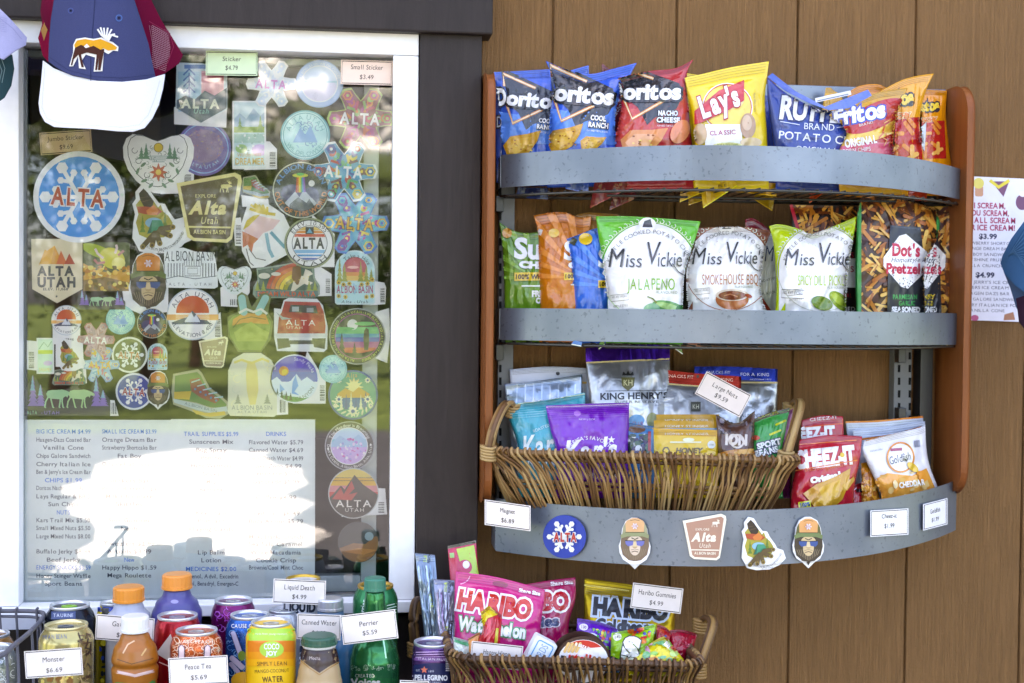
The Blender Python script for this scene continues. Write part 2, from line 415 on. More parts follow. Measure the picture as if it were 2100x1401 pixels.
gx0, gx1, gz0, gz1 = xl1+.0004, xr0-.0004, zb1+.0004, zt1-.0004
mesh('pane', [(gx0, 0, gz0), (gx1, 0, gz0), (gx1, 0, gz1), (gx0, 0, gz1)], [(0, 1, 2, 3)], gm, win)
# room behind the glass
DARK = M('3c413c', 'dull')
rm = MB(); x0, x1 = -3, 1.0; V, Fc = boxvf(x0, x1, .062, .54, zwin0-.3, wt+.25); Fc = [f for i, f in enumerate(Fc) if i != 2]; V2 = V
rm.add(V2, Fc); structure(rm.build('interior_wall', DARK))
for k, (a, b_, y0, y1, c) in enumerate(((60, 330, 150, 330, '4a4030'), (250, 470, 560, 640, '2c3a34'), (540, 700, 620, 900, '1e2428'), (640, 800, 300, 480, '54584e'), (90, 240, 480, 640, '5a4a3a'))):
    o = pbox('storage_box', a, b_, y0, y1, -.5, -.3, M(c, 'dull'), None, .004); tag(o, ['dark brown box in the room behind the cap', 'green grey box in the dark room behind the middle stickers', 'near black box in the room behind the menu corner', 'grey box in the room behind the right stickers', 'brown box in the room behind the tan shield sticker'][k], 'box')
# --- ground in front, seen in the glass
GR = grain_mat('meadow_grass', (.055, .085, .018), (.16, .22, .05), .9, (1.2, 1.2, 1.2), .02, .5, 30)
CON = grain_mat('pale_paving', (.07, .07, .075), (.10, .10, .11), .8, (2, 2, 2), .002, .2, 60)  # dark tone carries the shade of the near ground
structure(mesh('ground', [(-400, -600, -.01), (400, -600, -.01), (400, 30, -.01), (-400, 30, -.01)], [(0, 1, 2, 3)], GR))
def mir(px, py):                      # place on the ground that the glass shows at this pixel
    v = RMn @ np.array([(px-1050)/FPX, -(py-700.5)/FPX, -1.]); t = EYE/-v[2]; p = np.array([0, -DIST, EYE])+v*t; return (p[0], -p[1], .0)
sun_outline = [mir(*p) for p in ((150, 1010), (205, 958), (300, 930), (420, 925), (540, 925), (612, 975), (622, 1090), (560, 1150), (470, 1120), (410, 1135), (330, 1175), (240, 1200), (160, 1190), (190, 1090))]  # outline of the pool of sunlight painted pale on the ground
structure(mesh('terrace_paving', [(-9, -13.5, 0), (12, -15, 0), (12, 0.5, 0), (-9, .5, 0)], [(0, 1, 2, 3)], CON))  # shade on the terrace is put into its dark colour; nothing casts it
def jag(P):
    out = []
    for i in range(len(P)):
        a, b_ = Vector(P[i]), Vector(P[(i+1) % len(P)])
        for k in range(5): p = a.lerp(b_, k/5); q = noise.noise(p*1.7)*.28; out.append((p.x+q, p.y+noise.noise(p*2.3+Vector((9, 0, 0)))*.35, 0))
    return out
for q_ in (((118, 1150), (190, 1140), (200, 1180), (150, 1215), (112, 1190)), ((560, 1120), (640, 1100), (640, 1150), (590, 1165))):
    structure(mesh('pale_path', [(x, y, .006) for x, y, z in jag([mir(*p) for p in q_])], [tuple(range(5*len(q_)))], M('b0b0ae', 'paint')))  # small pale pieces paint more sunlight on the paving
sun_outline = jag(sun_outline)
pv = mesh('pale_path', [(x, y, .006) for x, y, z in sun_outline], [tuple(range(len(sun_outline)))], M('cac8c4', 'paint')); structure(pv)  # sunlit paving painted as a pale patch over the dark terrace
def tree(x, y, h, w, label, seed):
    r = random.Random(seed); t = empty('tree', (x, y, 0), label, 'tree', 'trees facing the kiosk')
    mb = MB(); mb.tube([(x, y, 0), (x+.1, y, h*.3), (x-.05, y+.1, h*.6), (x, y, h*.9)], .16, 7, rfun=lambda s: 1-.8*s)
    for k in range(6):
        a = r.uniform(0, 6.28); z = h*r.uniform(.25, .6); mb.tube([(x, y, z), (x+cos(a)*w*.25, y+sin(a)*w*.25, z+h*.12)], .05, 5)
    mb.build('trunk', M('4a3a2c', 'dull'), t)
    V = []; Fc = []
    cl = [(r.gauss(0, .26)*w*.5, r.gauss(0, .26)*w*.5, h*r.uniform(.3, 1)) for _ in range(60)]
    for cx, cy, cz in cl:
        k = 1.15-cz/h*.6; cx *= k*1.4; cy *= k*1.4; R = w*.13
        for _ in range(110):
            p = Vector((x+cx+r.gauss(0, R), y+cy+r.gauss(0, R), cz+r.gauss(0, R*.8))); s = r.uniform(.03, .07)
            u = Vector((r.gauss(0, 1), r.gauss(0, 1), r.gauss(0, 1))).normalized(); q = u.orthogonal().normalized(); a = len(V)
            V += [p+u*s, p+q*s*.7, p-u*s, p-q*s*.7]; Fc.append((a, a+1, a+2, a+3))
    mesh('crown', V, Fc, M('3c4c22' if seed % 2 else '48582a', 'dull'), t)
k = 0
for px, Y, h, w, lb in ((-60, 15, 9, 5, 'tall green tree at the left end of the row across the meadow'), (120, 18, 8, 5, 'broad green tree second in the row across the meadow'),
                    (300, 20, 5.6, 5, 'rounded green tree in the middle of the row across the meadow'), (400, 30, 5.2, 5, 'small far green tree behind the gap in the row'),
                    (620, 30, 4.0, 5, 'low green tree across the meadow under the open sky'), (820, 26, 3.4, 4, 'lowest bushy tree at the right end of the row'), (-260, 20, 11, 6, 'tallest dark green tree farthest left of the row')):
    q = W(px, 628, 0); sl = q[0]/(DIST); tree(sl*(Y+DIST), -Y, h, w, lb, 30+k); k += 1
def fill_cloud(px, py, Y, w, h, seed, label):  # clouds added out of view to brighten the glass and fill the light
    r = random.Random(seed); q = RMn @ np.array([(px-1050)/FPX, -(py-700.5)/FPX, -1.]); t = (DIST+Y)/q[1]; c = np.array([0, -DIST, EYE])+q*t
    import bmesh
    bm = bmesh.new()
    for _ in range(44):
        x, z = r.uniform(-1, 1)*w, abs(r.gauss(0, .45))*h; s = r.uniform(.16, .34)*h*(1.15-abs(x)/w*.6)
        g = bmesh.ops.create_icosphere(bm, subdivisions=3, radius=s)
        for v in g['verts']:
            n_ = noise.noise(v.co*(3/s)+Vector((x, z, 0)))*.25+1; v.co = v.co*n_; v.co.z = v.co.z*.7 if v.co.z > 0 else v.co.z*.25; v.co += Vector((c[0]+x, -c[1]+r.uniform(-.2, .2)*h, c[2]+z))
    me = bpy.data.meshes.new('cloud'); bm.to_mesh(me); bm.free(); me.materials.append(M((.93, .93, .93), 'dull')); o = bpy.data.objects.new('cloud', me); link(o); me.polygons.foreach_set('use_smooth', [True]*len(me.polygons))
    tag(o, label, 'cloud', 'fair weather clouds')
fill_cloud(610, 365, 320, 40, 62, 3, 'white cloud low over the meadow trees'); fill_cloud(860, 370, 340, 40, 56, 5, 'white cloud to the right over the low bush'); fill_cloud(420, 330, 380, 40, 60, 8, 'high white cloud above the middle of the tree row')
for i_, (x_, y_, h_, w_) in enumerate(((-13, -9, 9, 6), (-18, -15, 11, 7), (-15, -3, 9, 6), (16, -8, 9, 6), (20, -15, 11, 7), (14, -2, 8, 6))):  # out of view, added to block low horizon light for contrast
    tree(x_, y_, h_, w_, ['tall tree beside the terrace, left of the meadow', 'big tree farther left at the meadow edge', 'tree close to the kiosk at the left end of the terrace', 'tall tree right of the terrace', 'big tree farther right at the meadow edge', 'tree close to the kiosk at the right end of the terrace'][i_], 60+2*i_)
# ================================================================ snack rack
rack = empty('snack_rack', tuple(W(1500, 1100, .0)), 'three tier display rack with wooden sides and bowed grey metal shelf bands', 'display rack')
def side_panel(px_in, sgn, pyt, pyb, d1=.098):
    """rounded-corner board standing out from the wall"""
    a = W(px_in, 600, d1)[0]; b_ = a+sgn*.0125; zt_, zb_ = W(px_in, pyt, d1)[2], W(px_in, pyb, d1)[2]
    R = .045; pr = [(0, zb_), (0, zt_)]
    for t in range(9): an = pi/2*(1-t/8); pr.append((-(d1-R)-R*cos(an), zt_-R+R*sin(an)))
    for t in range(9): an = -pi/2*t/8; pr.append((-(d1-R)-R*cos(an), zb_+R+R*sin(an)))
    n = len(pr); V = [(a, y, z) for y, z in pr]+[(b_, y, z) for y, z in pr]; Fc = [tuple(range(n)), tuple(range(n, 2*n))[::-1]]+[(i, (i+1) % n, n+(i+1) % n, n+i) for i in range(n)]
    o = mesh('side_panel', V, Fc, WOOD, rack); bm = o.modifiers.new('b', 'BEVEL'); bm.width = .003; bm.segments = 3; bm.limit_method = 'ANGLE'; return o
side_panel(1012.5, -1, 143, 1035); side_panel(1976, 1, 172, 1016)
bm_, bn, bbs = mk('grey_shelf_metal'); Lb = bn.links
geo = bn.nodes.new('ShaderNodeNewGeometry'); n1 = bn.nodes.new('ShaderNodeTexNoise'); n1.inputs['Scale'].default_value = 9; n1.inputs['Detail'].default_value = 6; Lb.new(geo.outputs[0], n1.inputs[0])
c1 = bn.nodes.new('ShaderNodeValToRGB'); c1.color_ramp.elements[0].position = .35; c1.color_ramp.elements[1].position = .7; c1.color_ramp.elements[0].color = (.135, .165, .21, 1); c1.color_ramp.elements[1].color = (.21, .245, .295, 1); Lb.new(n1.outputs[0], c1.inputs[0])
sp = bn.nodes.new('ShaderNodeTexNoise'); sp.inputs['Scale'].default_value = 170; sp.inputs['Detail'].default_value = 3; Lb.new(geo.outputs[0], sp.inputs[0])
c2 = bn.nodes.new('ShaderNodeValToRGB'); c2.color_ramp.elements[0].position = .30; c2.color_ramp.elements[1].position = .38; c2.color_ramp.elements[0].color = (.3, .3, .32, 1); c2.color_ramp.elements[1].color = (1, 1, 1, 1); Lb.new(sp.outputs[0], c2.inputs[0])
mp = bn.nodes.new('ShaderNodeMapping'); mp.inputs['Scale'].default_value = (9, 9, 60); mp.inputs['Rotation'].default_value = (0, .9, 0); Lb.new(geo.outputs[0], mp.inputs[0])
sc_ = bn.nodes.new('ShaderNodeTexNoise'); sc_.inputs['Scale'].default_value = 1.6; sc_.inputs['Detail'].default_value = 10; sc_.inputs['Roughness'].default_value = .8; Lb.new(mp.outputs[0], sc_.inputs[0])
c3 = bn.nodes.new('ShaderNodeValToRGB'); c3.color_ramp.elements[0].position = .27; c3.color_ramp.elements[1].position = .30; c3.color_ramp.elements[0].color = (.25, .25, .27, 1); c3.color_ramp.elements[1].color = (1, 1, 1, 1); Lb.new(sc_.outputs[0], c3.inputs[0])
ma = bn.nodes.new('ShaderNodeMix'); ma.data_type = 'RGBA'; ma.blend_type = 'MULTIPLY'; ma.inputs[0].default_value = .5; Lb.new(c1.outputs[0], ma.inputs[6]); Lb.new(c2.outputs[0], ma.inputs[7])
mb2 = bn.nodes.new('ShaderNodeMix'); mb2.data_type = 'RGBA'; mb2.blend_type = 'MULTIPLY'; mb2.inputs[0].default_value = .7; Lb.new(ma.outputs[2], mb2.inputs[6]); Lb.new(c3.outputs[0], mb2.inputs[7]); Lb.new(mb2.outputs[2], bbs.inputs['Base Color'])
bbs.inputs['Roughness'].default_value = .36; bbs.inputs['Metallic'].default_value = .6
BAND = bm_
POST = M('6c7070', 'paint'); BLK = M('26282c', 'plastic')
def bow(u): return .06+.19*(1-abs(2*u-1)**2.1)
def band(xl_, xr_, l, r, c):
    """l, r, c = (top,bottom) photo rows of the band at its left end, right end and middle"""
    A = [W(xl_, y, .06)[2] for y in l]; B = [W(xr_, y, .06)[2] for y in r]; xa, xb = W(xl_, l[0], .06)[0], W(xr_, r[0], .06)[0]; Cc = [W((xl_+xr_)/2, y, .25)[2] for y in c]
    n = 44; V = []; Fc = []
    for i in range(n+1):
        u = i/n; x = xa+(xb-xa)*u; y = -bow(u); q = 4*u*(1-u)
        zt_ = A[0]+(B[0]-A[0])*u+(Cc[0]-(A[0]+B[0])/2)*q; zb_ = A[1]+(B[1]-A[1])*u+(Cc[1]-(A[1]+B[1])/2)*q
        V += [(x, y, zt_), (x, y, zb_), (x, y+.0022, zb_), (x, y+.0022, zt_)]
    for i in range(n):
        a, b_ = 4*i, 4*i+4; Fc += [(a+k, a+(k+1) % 4, b_+(k+1) % 4, b_+k) for k in range(4)]
    Fc += [(3, 2, 1, 0), (4*n, 4*n+1, 4*n+2, 4*n+3)]
    o = mesh('shelf_band', V, Fc, BAND, rack); Vn = np.array(V)
    px, py = PX(Vn); bv = BVHTree.FromPolygons([Vector((a, b_, -v[1]*1000)) for a, b_, v in zip(px, py, Vn)], Fc)
    # ends folding back to the posts
    for x, y, k in ((xa, -.06, 0), (xb, -.06, 4*n)):
        z1_, z0_ = V[k][2], V[k+1][2]; box('band_end', x-.001, x+.0012, y+.0005+.002, -.002, z0_+.001, z1_-.001, BAND, rack)
    return (xa, xb, (A[1]+B[1])/2, (Cc[1]), bv)
def wires(xa, xb, z):
    mb = MB(); r = .0016
    for yy in (-.03, -.05): mb.tube([(xa+.004, yy, z), (xb-.012, yy, z)], r, 6)
    n = 44
    mb.tube([(xa+(xb-xa)*i/n, -bow(i/n)+.006, z) for i in range(n+1)], .0022, 6)
    mb.tube([(xa+.2*(xb-xa), -.14, z-.003), (xb-.2*(xb-xa), -.14, z-.003)], .002, 6)
    for i in range(1, 34):
        u = i/34; x = xa+(xb-xa)*u; mb.tube([(x, -.02, z+.003), (x, -bow(u)+.006, z+.003)], .0012, 5)
    mb.build('wire_shelf', M('4c4a44', 'can'), rack, True)
BT = band(1028, 1980, (318, 385), (350, 412), (298, 370))
BM = band(1026, 1972, (632, 697), (643, 707), (636, 705))
BB = band(1018, 1962, (1022, 1130), (985, 1087), (1046, 1160))
ZT, ZM, ZB = BT[2]-.010, BM[2]-.004, 1.197
wires(BT[0], BT[1], ZT); wires(BM[0], BM[1], ZM); wires(BB[0], BB[1], ZB)
for px0, px1, d, m in ((1018, 1058, .022, POST), (1828, 1880, .022, POST), (1882, 1924, .03, BLK)):
    o = pbox('upright_post', px0, px1, 190, 1090, .001, d, m, rack, .001)
sl = MB()
for px in (1026, 1844, 1866):
    for py in range(210, 1060, 26): 
        a = W(px, py, .0226); sl.box(a[0]-.002, a[0]+.002, -.0226, -.0216, a[2]-.006, a[2]+.006)
o = sl.build('post_slot', M('0a0a0a', 'dull'), rack); o['kind'] = 'stuff'
for px, py in ((1024, 410), (1024, 715), (1850, 845), (1850, 720), (1850, 420)):
    pbox('bracket', px-7, px+9, py-8, py+24, .0228, .04, BLK, rack, .001)
o = pbox('top_rail', 1030, 1940, 184, 206, .004, .03, BAND, rack, .001)
0 and tube('hook', [Wv(1868, 850, .04), Wv(1868, 870, .06), Wv(1872, 886, .05)], .002, BLK, rack)
BANDD = bvh_depth(BB[4], .2)
# ================================================================ stickers behind the glass
GLD = -.004                         # stickers sit just behind the pane (pane at 0)
_sd = [0]
def sdepth():
    _sd[0] += 1; return GLD-.0030*((_sd[0] % 7)/7.0)
def stk(outline, col, shapes, label, back=None, kind='vinyl', d=None, group='stickers behind the window glass'):
    """back: outline of a white barcode backing card + barcode box"""
    d = sdepth() if d is None else d
    if back is not None:
        o = flat('sticker', outline, d, .0003, col, kind, shapes, label, 'sticker', group)
        bo, bc = back; V2, Fc = tess(bo); Vf = W(V2[:, 0], V2[:, 1], d-.0006); n = len(V2)
        c = mesh('backing_card', np.concatenate([Vf, Vf+[0, .0003, 0]]), [tuple(f) for f in Fc]+[tuple(n+k for k in f) for f in Fc], M('f0f4f6', 'paper'), o)
        if bc: prints(Bar(*bc[:4], seed=_sd[0], horiz=bc[4]), o, const(d-.0006), 'paper', base=.0002)
        return o
    return flat('sticker', outline, d, .0003, col, kind, shapes, label, 'sticker', group)
def circ(cx, cy, r, n=48): return ring_pts(cx, cy, r, r, n)
def flake(cx, cy, R, col, hexr=.17, w=.10):
    out = []
    for k in range(6):
        a = radians(60*k); ex, ey = cx+R*.82*cos(a), cy+R*.82*sin(a)
        out += Ln([(cx, cy), (ex, ey)], R*w, col)
        out += Pg(ring_pts(ex, ey, R*hexr, R*hexr, 6, 60*k), col)
        for s in (-1, 1):
            b = a+s*radians(50); mx, my = cx+R*.42*cos(a), cy+R*.42*sin(a)
            out += Ln([(mx, my), (mx+R*.2*cos(b), my+R*.2*sin(b))], R*w*.9, col)
            out += Pg(ring_pts(mx+R*.24*cos(b), my+R*.24*sin(b), R*.09, R*.09, 6), col)
    return out
def flake_outline(cx, cy, R, pad=1.0):
    P = []
    for k in range(6):
        a = radians(60*k)
        for da, rr in ((-17, .80), (-13, 1.0), (0, 1.06), (13, 1.0), (17, .80), (30, .56)):
            b = a+radians(da); P.append((cx+R*rr*pad*cos(b), cy+R*rr*pad*sin(b)))
    return P
def alta(cx, cy, w, h, col, rot=3, **k): return T('ALTA', cx, cy, w, h, col, rot, b=.03, **k)
def blobs(cx, cy, R, cols, n, seed, r0=.08, r1=.22):
    r = random.Random(seed); out = []
    for _ in range(n):
        a, q = r.uniform(0, 6.28), R*sqrt(r.random()); out += El(cx+q*cos(a), cy+q*sin(a), R*r.uniform(r0, r1), R*r.uniform(r0, r1), r.choice(cols), r.uniform(0, 180), 12)
    return out
def tex(poly, cols, n, seed, s0, s1, kind='blob'):
    """scatter of small marks inside a convex outline"""
    r = random.Random(seed); P = np.array(poly); x0, y0 = P.min(0); x1, y1 = P.max(0); out = []
    for _ in range(n):
        x, y, s = r.uniform(x0, x1), r.uniform(y0, y1), r.uniform(s0, s1)
        if kind == 'blob': out += El(x, y, s, s*r.uniform(.4, 1), r.choice(cols), r.uniform(0, 180), 9)
        elif kind == 'stick': a = r.uniform(0, 3.14); out += Cap(x-s*cos(a), y-s*sin(a), x+s*cos(a), y+s*sin(a), s*.34, r.choice(cols))
        elif kind == 'dash': a = r.uniform(0, 3.14); out += Ln([(x, y), (x+s*cos(a), y+s*sin(a))], 1.2, r.choice(cols))
        elif kind == 'curl': out += Ln(ring_pts(x, y, s, s, 9, r.uniform(0, 360), 0, 240), 1.1, r.choice(cols))
        elif kind == 'flower': c = r.choice(cols); out += St(x, y, s, 7, .5, c)+El(x, y, s*.3, None, 'e8c040', 0, 8)
    return clip(out, poly)
# 13 big round
R = 94
sh = El(162, 404, 83, 83, '2f92d8')+flake(162, 404, 84, 'e9efe6', .15)+alta(162, 405, 112, 34, 'f4f4ee', 4, ol=('f4f4ee', 2.5), g='artwork')+alta(162, 405, 112, 34, 'b8482c', 4)
sh = tex(circ(162, 404, 93, 28), ['d8e6d8', 'efe0ea', 'dfe9f4', 'f6f6ee'], 130, 3, 2, 4)+sh
stk(circ(162, 404, R), 'eef2ea', sh, 'largest round sky blue sticker with a white snowflake and rust red lettering')
# 18 tan shield
sh = peak([(80, 546), (92, 512), (97, 514), (112, 504), (120, 522), (131, 547)], 542, 'e0a83c')+peak([(104, 542), (112, 504), (124, 530), (131, 542)], 542, 'cf9430')+peak([(115, 542), (125, 514), (138, 542)], 542, 'cf6a3c')+peak([(132, 542), (142, 520), (154, 542)], 542, 'b0432e')
sh += T('ALTA', 116, 556, 76, 18, '3b4149', b=.05)+T('UTAH', 116, 579, 79, 19, '3b4149', b=.05)+T('ELEV. 11,068\'', 115, 593, 54, 5, '4b5159', b=.03)+St(116, 608, 4, 6, .3, '4b5159')
stk([(64, 490), (169, 490), (169, 593), (117, 622), (66, 593)], 'd8cdb0', sh, 'tan shield sticker with orange mountain peaks and dark lettering')
# 19 axolotl photograph
o19 = [(171, 497), (262, 497), (266, 500), (266, 597), (171, 597)]
sh = clip(Pg([(171, 497), (266, 497), (266, 597), (171, 597)], '5c6440')+El(200, 515, 34, 12, 'a8b83a', 20)+El(230, 530, 27, 21, 'd2cc52', 25)+El(243, 540, 14, 12, 'e4de88')
          + Pg([(171, 540), (200, 556), (235, 560), (266, 545), (266, 597), (171, 597)], 'd09a30')+Pg([(171, 575), (215, 568), (266, 580), (266, 597), (171, 597)], '8a6a2c')
          + Ln([(212, 530), (200, 520), (195, 510)], 5, 'e0c8c8')+Ln([(215, 538), (200, 540), (193, 532)], 5, 'c07070')+Ln([(236, 520), (240, 508), (238, 502)], 5, 'e0c8c8')+Ln([(242, 524), (254, 514)], 5, 'b87878')
          + Ln([(205, 550), (200, 562), (210, 566)], 4, 'e8e0a8')+tex([(171, 545), (266, 545), (266, 597), (171, 597)], ['e0b848', 'b87828', 'f0d878', '6a5a2a'], 60, 4, 2, 6), o19)
stk(o19, '5c6440', sh, 'square photo sticker of a yellow axolotl on ochre rocks')
# 8 heart, 22 small heart
def heart(cx, cy, w, h):
    R = [(0, -.38), (.10, -.42), (.22, -.48), (.36, -.50), (.45, -.43), (.5, -.28), (.49, -.1), (.43, .1), (.32, .28), (.18, .42), (.07, .49), (0, .5)]
    return [(cx+x*w, cy+y*h) for x, y in R]+[(cx-x*w, cy+y*h) for x, y in R[::-1][1:-1]]
def heart_art(cx, cy, w):
    s = w/140; sh = Ln(heart(cx, cy, w*.9, w*.78), 1.5*s, '3c4a44', True)+tex(ring_pts(cx, cy+6*s, 50*s, 40*s, 18), ['6a7a70', '8aa090', '5c7466'], 46, 5, 2.2*s, 4*s, 'curl')
    for dx, hh in ((-34, 26), (-24, 34), (26, 34), (36, 26)): sh += fir(cx+dx*s, cy-4*s, hh*s, 16*s, '5e8a6a', 4)
    sh += El(cx+2*s, cy-28*s, 9*s, None, 'd8b830')+Rg(cx+2*s, cy-28*s, 9.5*s, 1.2*s, '5a4a20')
    for k in range(4): sh += Ln([(cx-20*s+k*3*s, cy-10*s+k*4*s), (cx+24*s-k*3*s, cy-10*s+k*4*s)], 1.6*s, '7fa0a0')
    sh += St(cx+2*s, cy+24*s, 20*s, 8, .5, 'c4654e')+El(cx+2*s, cy+24*s, 6*s, None, 'e0c060')
    for sx in (-1, 1):
        for (x, y, a) in ((30, 8, 40), (42, 22, 70), (28, 42, 20), (14, 52, 50)): sh += El(cx+sx*x*s, cy+y*s, 7*s, 3*s, '6a8a70', sx*a)
        for (x, y) in ((48, -22), (40, 0), (22, 30)): sh += Ln(ring_pts(cx+sx*x*s, cy+y*s, 6*s, 6*s, 9, 0, 0, 250), 1.2*s, '3c4a44')
    return sh
def unionback(a): return a
hp = heart(325, 336, 146, 122)
stk(hp, 'e9eee6', heart_art(323, 330, 136), 'large heart sticker with a yellow sun, firs and a coral flower', ([(300, 380), (392, 330), (398, 345), (397, 396), (330, 398)], (378, 358, 392, 394, True)))
stk(heart(481, 575, 70, 58), 'dfe8e8', heart_art(481, 573, 62), 'small heart sticker with firs and a dark red flower', ([(452, 590), (512, 560), (512, 600), (492, 630), (453, 628)], (472, 614, 490, 626, False)))
# 14 campfire and its small copy
def fire(cx, cy, s, lett=True):
    ol = [(-52, 62), (-62, 44), (-60, 10), (-56, -12), (-62, -36), (-54, -48), (-55, -64), (-42, -80), (-26, -76), (-14, -56), (0, -38), (14, -36), (22, -20), (38, 2), (44, 14), (62, 20), (70, 44), (52, 64), (20, 78), (-20, 80), (-46, 74)]
    fl = [(-46, 36), (-54, 8), (-48, -12), (-54, -34), (-44, -46), (-47, -60), (-36, -72), (-26, -62), (-12, -42), (-2, -28), (4, -34), (10, -18), (22, -8), (32, 8), (28, 28), (12, 42), (-28, 44)]
    sh = Pg(fl, 'a39a3a')+Pg([(-47, -60), (-36, -72), (-26, -62), (-12, -42), (-16, -26), (-34, -28), (-44, -46)], '33261e')+Pg([(-52, -30), (-34, -30), (-14, -28), (-2, -26), (8, -18), (-4, -10), (-34, -12), (-48, -16)], 'b04a2c')+Pg([(-30, -20), (-12, -34), (0, -20), (-6, -10), (-26, -10)], 'd07838')
    sh += Ln([(-44, -50), (-30, -52)], 1.5, '5c4a34')+Ln([(-42, -40), (-20, -46)], 1.5, '5c4a34')
    sh += fir(-38, 30, 40, 14, '5b7a2c')+fir(14, 26, 44, 16, '5b7a2c')+El(-12, 8, 20, 12, '7fb2cc')+Pg([(-22, 30), (-16, 2), (6, 2), (14, 22), (-6, 32)], '2c8a6a')+Pg([(-28, 34), (-16, 2), (-18, 32)], '1d6350')
    for x0, y0, x1, y1 in ((-10, 32, -38, 64), (-10, 34, -16, 60), (-6, 32, 2, 56), (0, 28, 26, 38), (4, 22, 32, 18)):
        sh += Cap(x0, y0, x1, y1, 12, '5c4a2a')+El(x1, y1, 6.5, None, '8a7434', 0, 12)+El(x1, y1, 3, None, '4a3a20', 0, 10)
    if lett: sh += AT('ALBION BASIN CAMPGROUND', 0, 12, 58, 68, 6, '2a2c30', True, .8)+T('ALTA UTAH', 14, 74, 34, 5, '2a2c30', -8)
    return [(cx+x*s, cy+y*s) for x, y in ol], xf(sh, s, None, cx, cy)
ol, sh = fire(326, 450, .88)
stk(ol, 'e6ebec', sh, 'large campfire sticker with a green tent inside the flames', ([(340, 455), (378, 445), (398, 490), (350, 512)], (378, 452, 392, 486, True)))
ol, sh = fire(146, 728, .42, False)
stk(ol, 'e6ebec', sh, 'small campfire sticker below the small sunset disc', ([(114, 690), (170, 704), (172, 756), (114, 752)], None))
# 12 trapezoid signs
def sign(cx, cy, s, moose=True, brown='5c4c34', cream='e2d896'):
    ol = [(-68, -58), (52, -80), (64, -74), (66, -62), (46, 56), (36, 64), (-34, 60), (-46, 52)]
    inn = [(-60, -52), (50, -72), (58, -66), (42, 50), (34, 57), (-32, 54), (-40, 47)]
    sh = Pg(inn, brown)+Rc(3, 24, 84, 4.5, cream, 3)+T('EXPLORE', -8, -32, 44, 7, cream, 0)+T('Alta', 0, -8, 76, 25, cream, 0, sh=.25, b=.05)+T('Utah', 0, 18, 36, 14, cream, 0, sh=.25)
    sh = [q for q in sh]; sh[1:2] = Rc(0, 32, 86, 3.5, cream, 1)
    sh += T('ALBION BASIN', 0, 42, 66, 8, cream, 1, b=.02)
    if moose: sh += xf(moose_art(cream), .22, None, 34, -50)
    return [(cx+x*s, cy+y*s) for x, y in ol], xf(sh, s, None, cx, cy)
def moose_art(col, belly=None, sc=1):
    """moose walking right: about 110 wide"""
    body = [(-52, -10), (-46, -22), (-30, -26), (-8, -26), (14, -28), (30, -24), (44, -18), (56, -10), (57, -2), (48, -2), (40, -4), (36, 6), (30, 0), (22, 4), (14, 14), (-10, 12), (-34, 10), (-46, 6)]
    sh = Pg(body, col)
    for x, x2, x3 in ((-44, -54, -58), (-34, -30, -24), (8, 6, 2), (16, 14, 18)): sh += Ln([(x, 4), (x2, 22), (x3, 46)], 6, col)+Ln([(x3-1, 46), (x3+5, 48)], 4, col)
    for a in ((10, -62), (24, -64), (36, -58), (46, -50), (54, -40)): sh += Ln([(28, -26), a], 4, col)
    sh += Pg([(18, -48), (30, -52), (44, -44), (50, -34), (34, -26)], col)
    return sh
ol, sh = sign(430, 434, 1.0)
stk(ol, 'e2d896', sh, 'large brown trapezoid park sign sticker with cream script lettering')
ol, sh = sign(438, 726, .45, True, 'a09272', 'ece6c0')
stk(ol, 'ece6c0', sh, 'small faded tan trapezoid park sign sticker near the boot')
# shields and rectangle at the top
sh = Rc(388, 188, 46, 82, 'a8cfe0')+Rc(436, 176, 46, 60, 'e6a8b4')+Rc(436, 160, 46, 20, 'c86c86')
for k in range(4): sh += Ln([(376, 190-k*12), (388, 178-k*12), (400, 190-k*12)], 3.5, '4c7ab0')
sh += Ln([(388, 150), (388, 210)], 3, '4c7ab0')+Pg([(362, 206), (380, 196), (400, 204), (420, 186), (440, 196), (465, 180), (465, 222), (412, 252), (362, 222)], '5a6c78')
sh += T('ALTA', 413, 213, 80, 18, 'e6ead2', 1, b=.04)+T('Utah', 413, 228, 32, 10, 'a8e0d0', 1, sh=.2)+Rc(413, 137, 70, 8, '5f88c0')
stk([(362, 128), (466, 132), (466, 224), (413, 250), (360, 222)], 'cfe2ea', sh, 'pale blue shield sticker with a striped fir beside the cap', ([(357, 220), (466, 200), (464, 262), (357, 255)], None))
sh = Rc(511, 275, 62, 130, 'bcd6dc')+clip(Pg([(478, 246), (492, 232), (505, 244), (520, 222), (534, 238), (546, 226), (546, 262), (478, 262)], '8fb0c4')+Rc(512, 266, 66, 12, '88a850')+fir(492, 270, 30, 14, '6f9a48')+fir(534, 270, 34, 14, '6f9a48')+Rc(512, 284, 66, 18, '9fc4bc')+El(532, 308, 16, 12, 'c9a8dc')+El(495, 305, 12, 9, '9ac07c'), rrect(511, 275, 62, 128))
sh += T('Wilderness', 511, 317, 50, 8, 'c9a03c', -3, sh=.2)+T('DREAMER', 512, 331, 60, 13, 'c9a03c', 0, b=.02)+tex(rrect(512, 290, 60, 40), ['e8f2f0', '7fa89c'], 24, 5, 1, 3)
stk(rrect(511, 277, 69, 140), 'e4eef0', sh, 'tall pale rectangular sticker with peaks, a lake and mustard lettering', ([(545, 290), (553, 290), (568, 306), (568, 347), (500, 349)], (553, 312, 565, 344, True)))
sh = Rc(93, 730, 30, 68, 'bfe0cc')+Rc(93, 722, 30, 8, 'b4cc38')+Ln([(80, 716), (90, 702), (98, 712), (106, 700)], 2, '7fb08c')+T('DREAMER', 93, 758, 26, 7, 'd8cc50')+El(98, 745, 9, 5, 'cfb8e0')
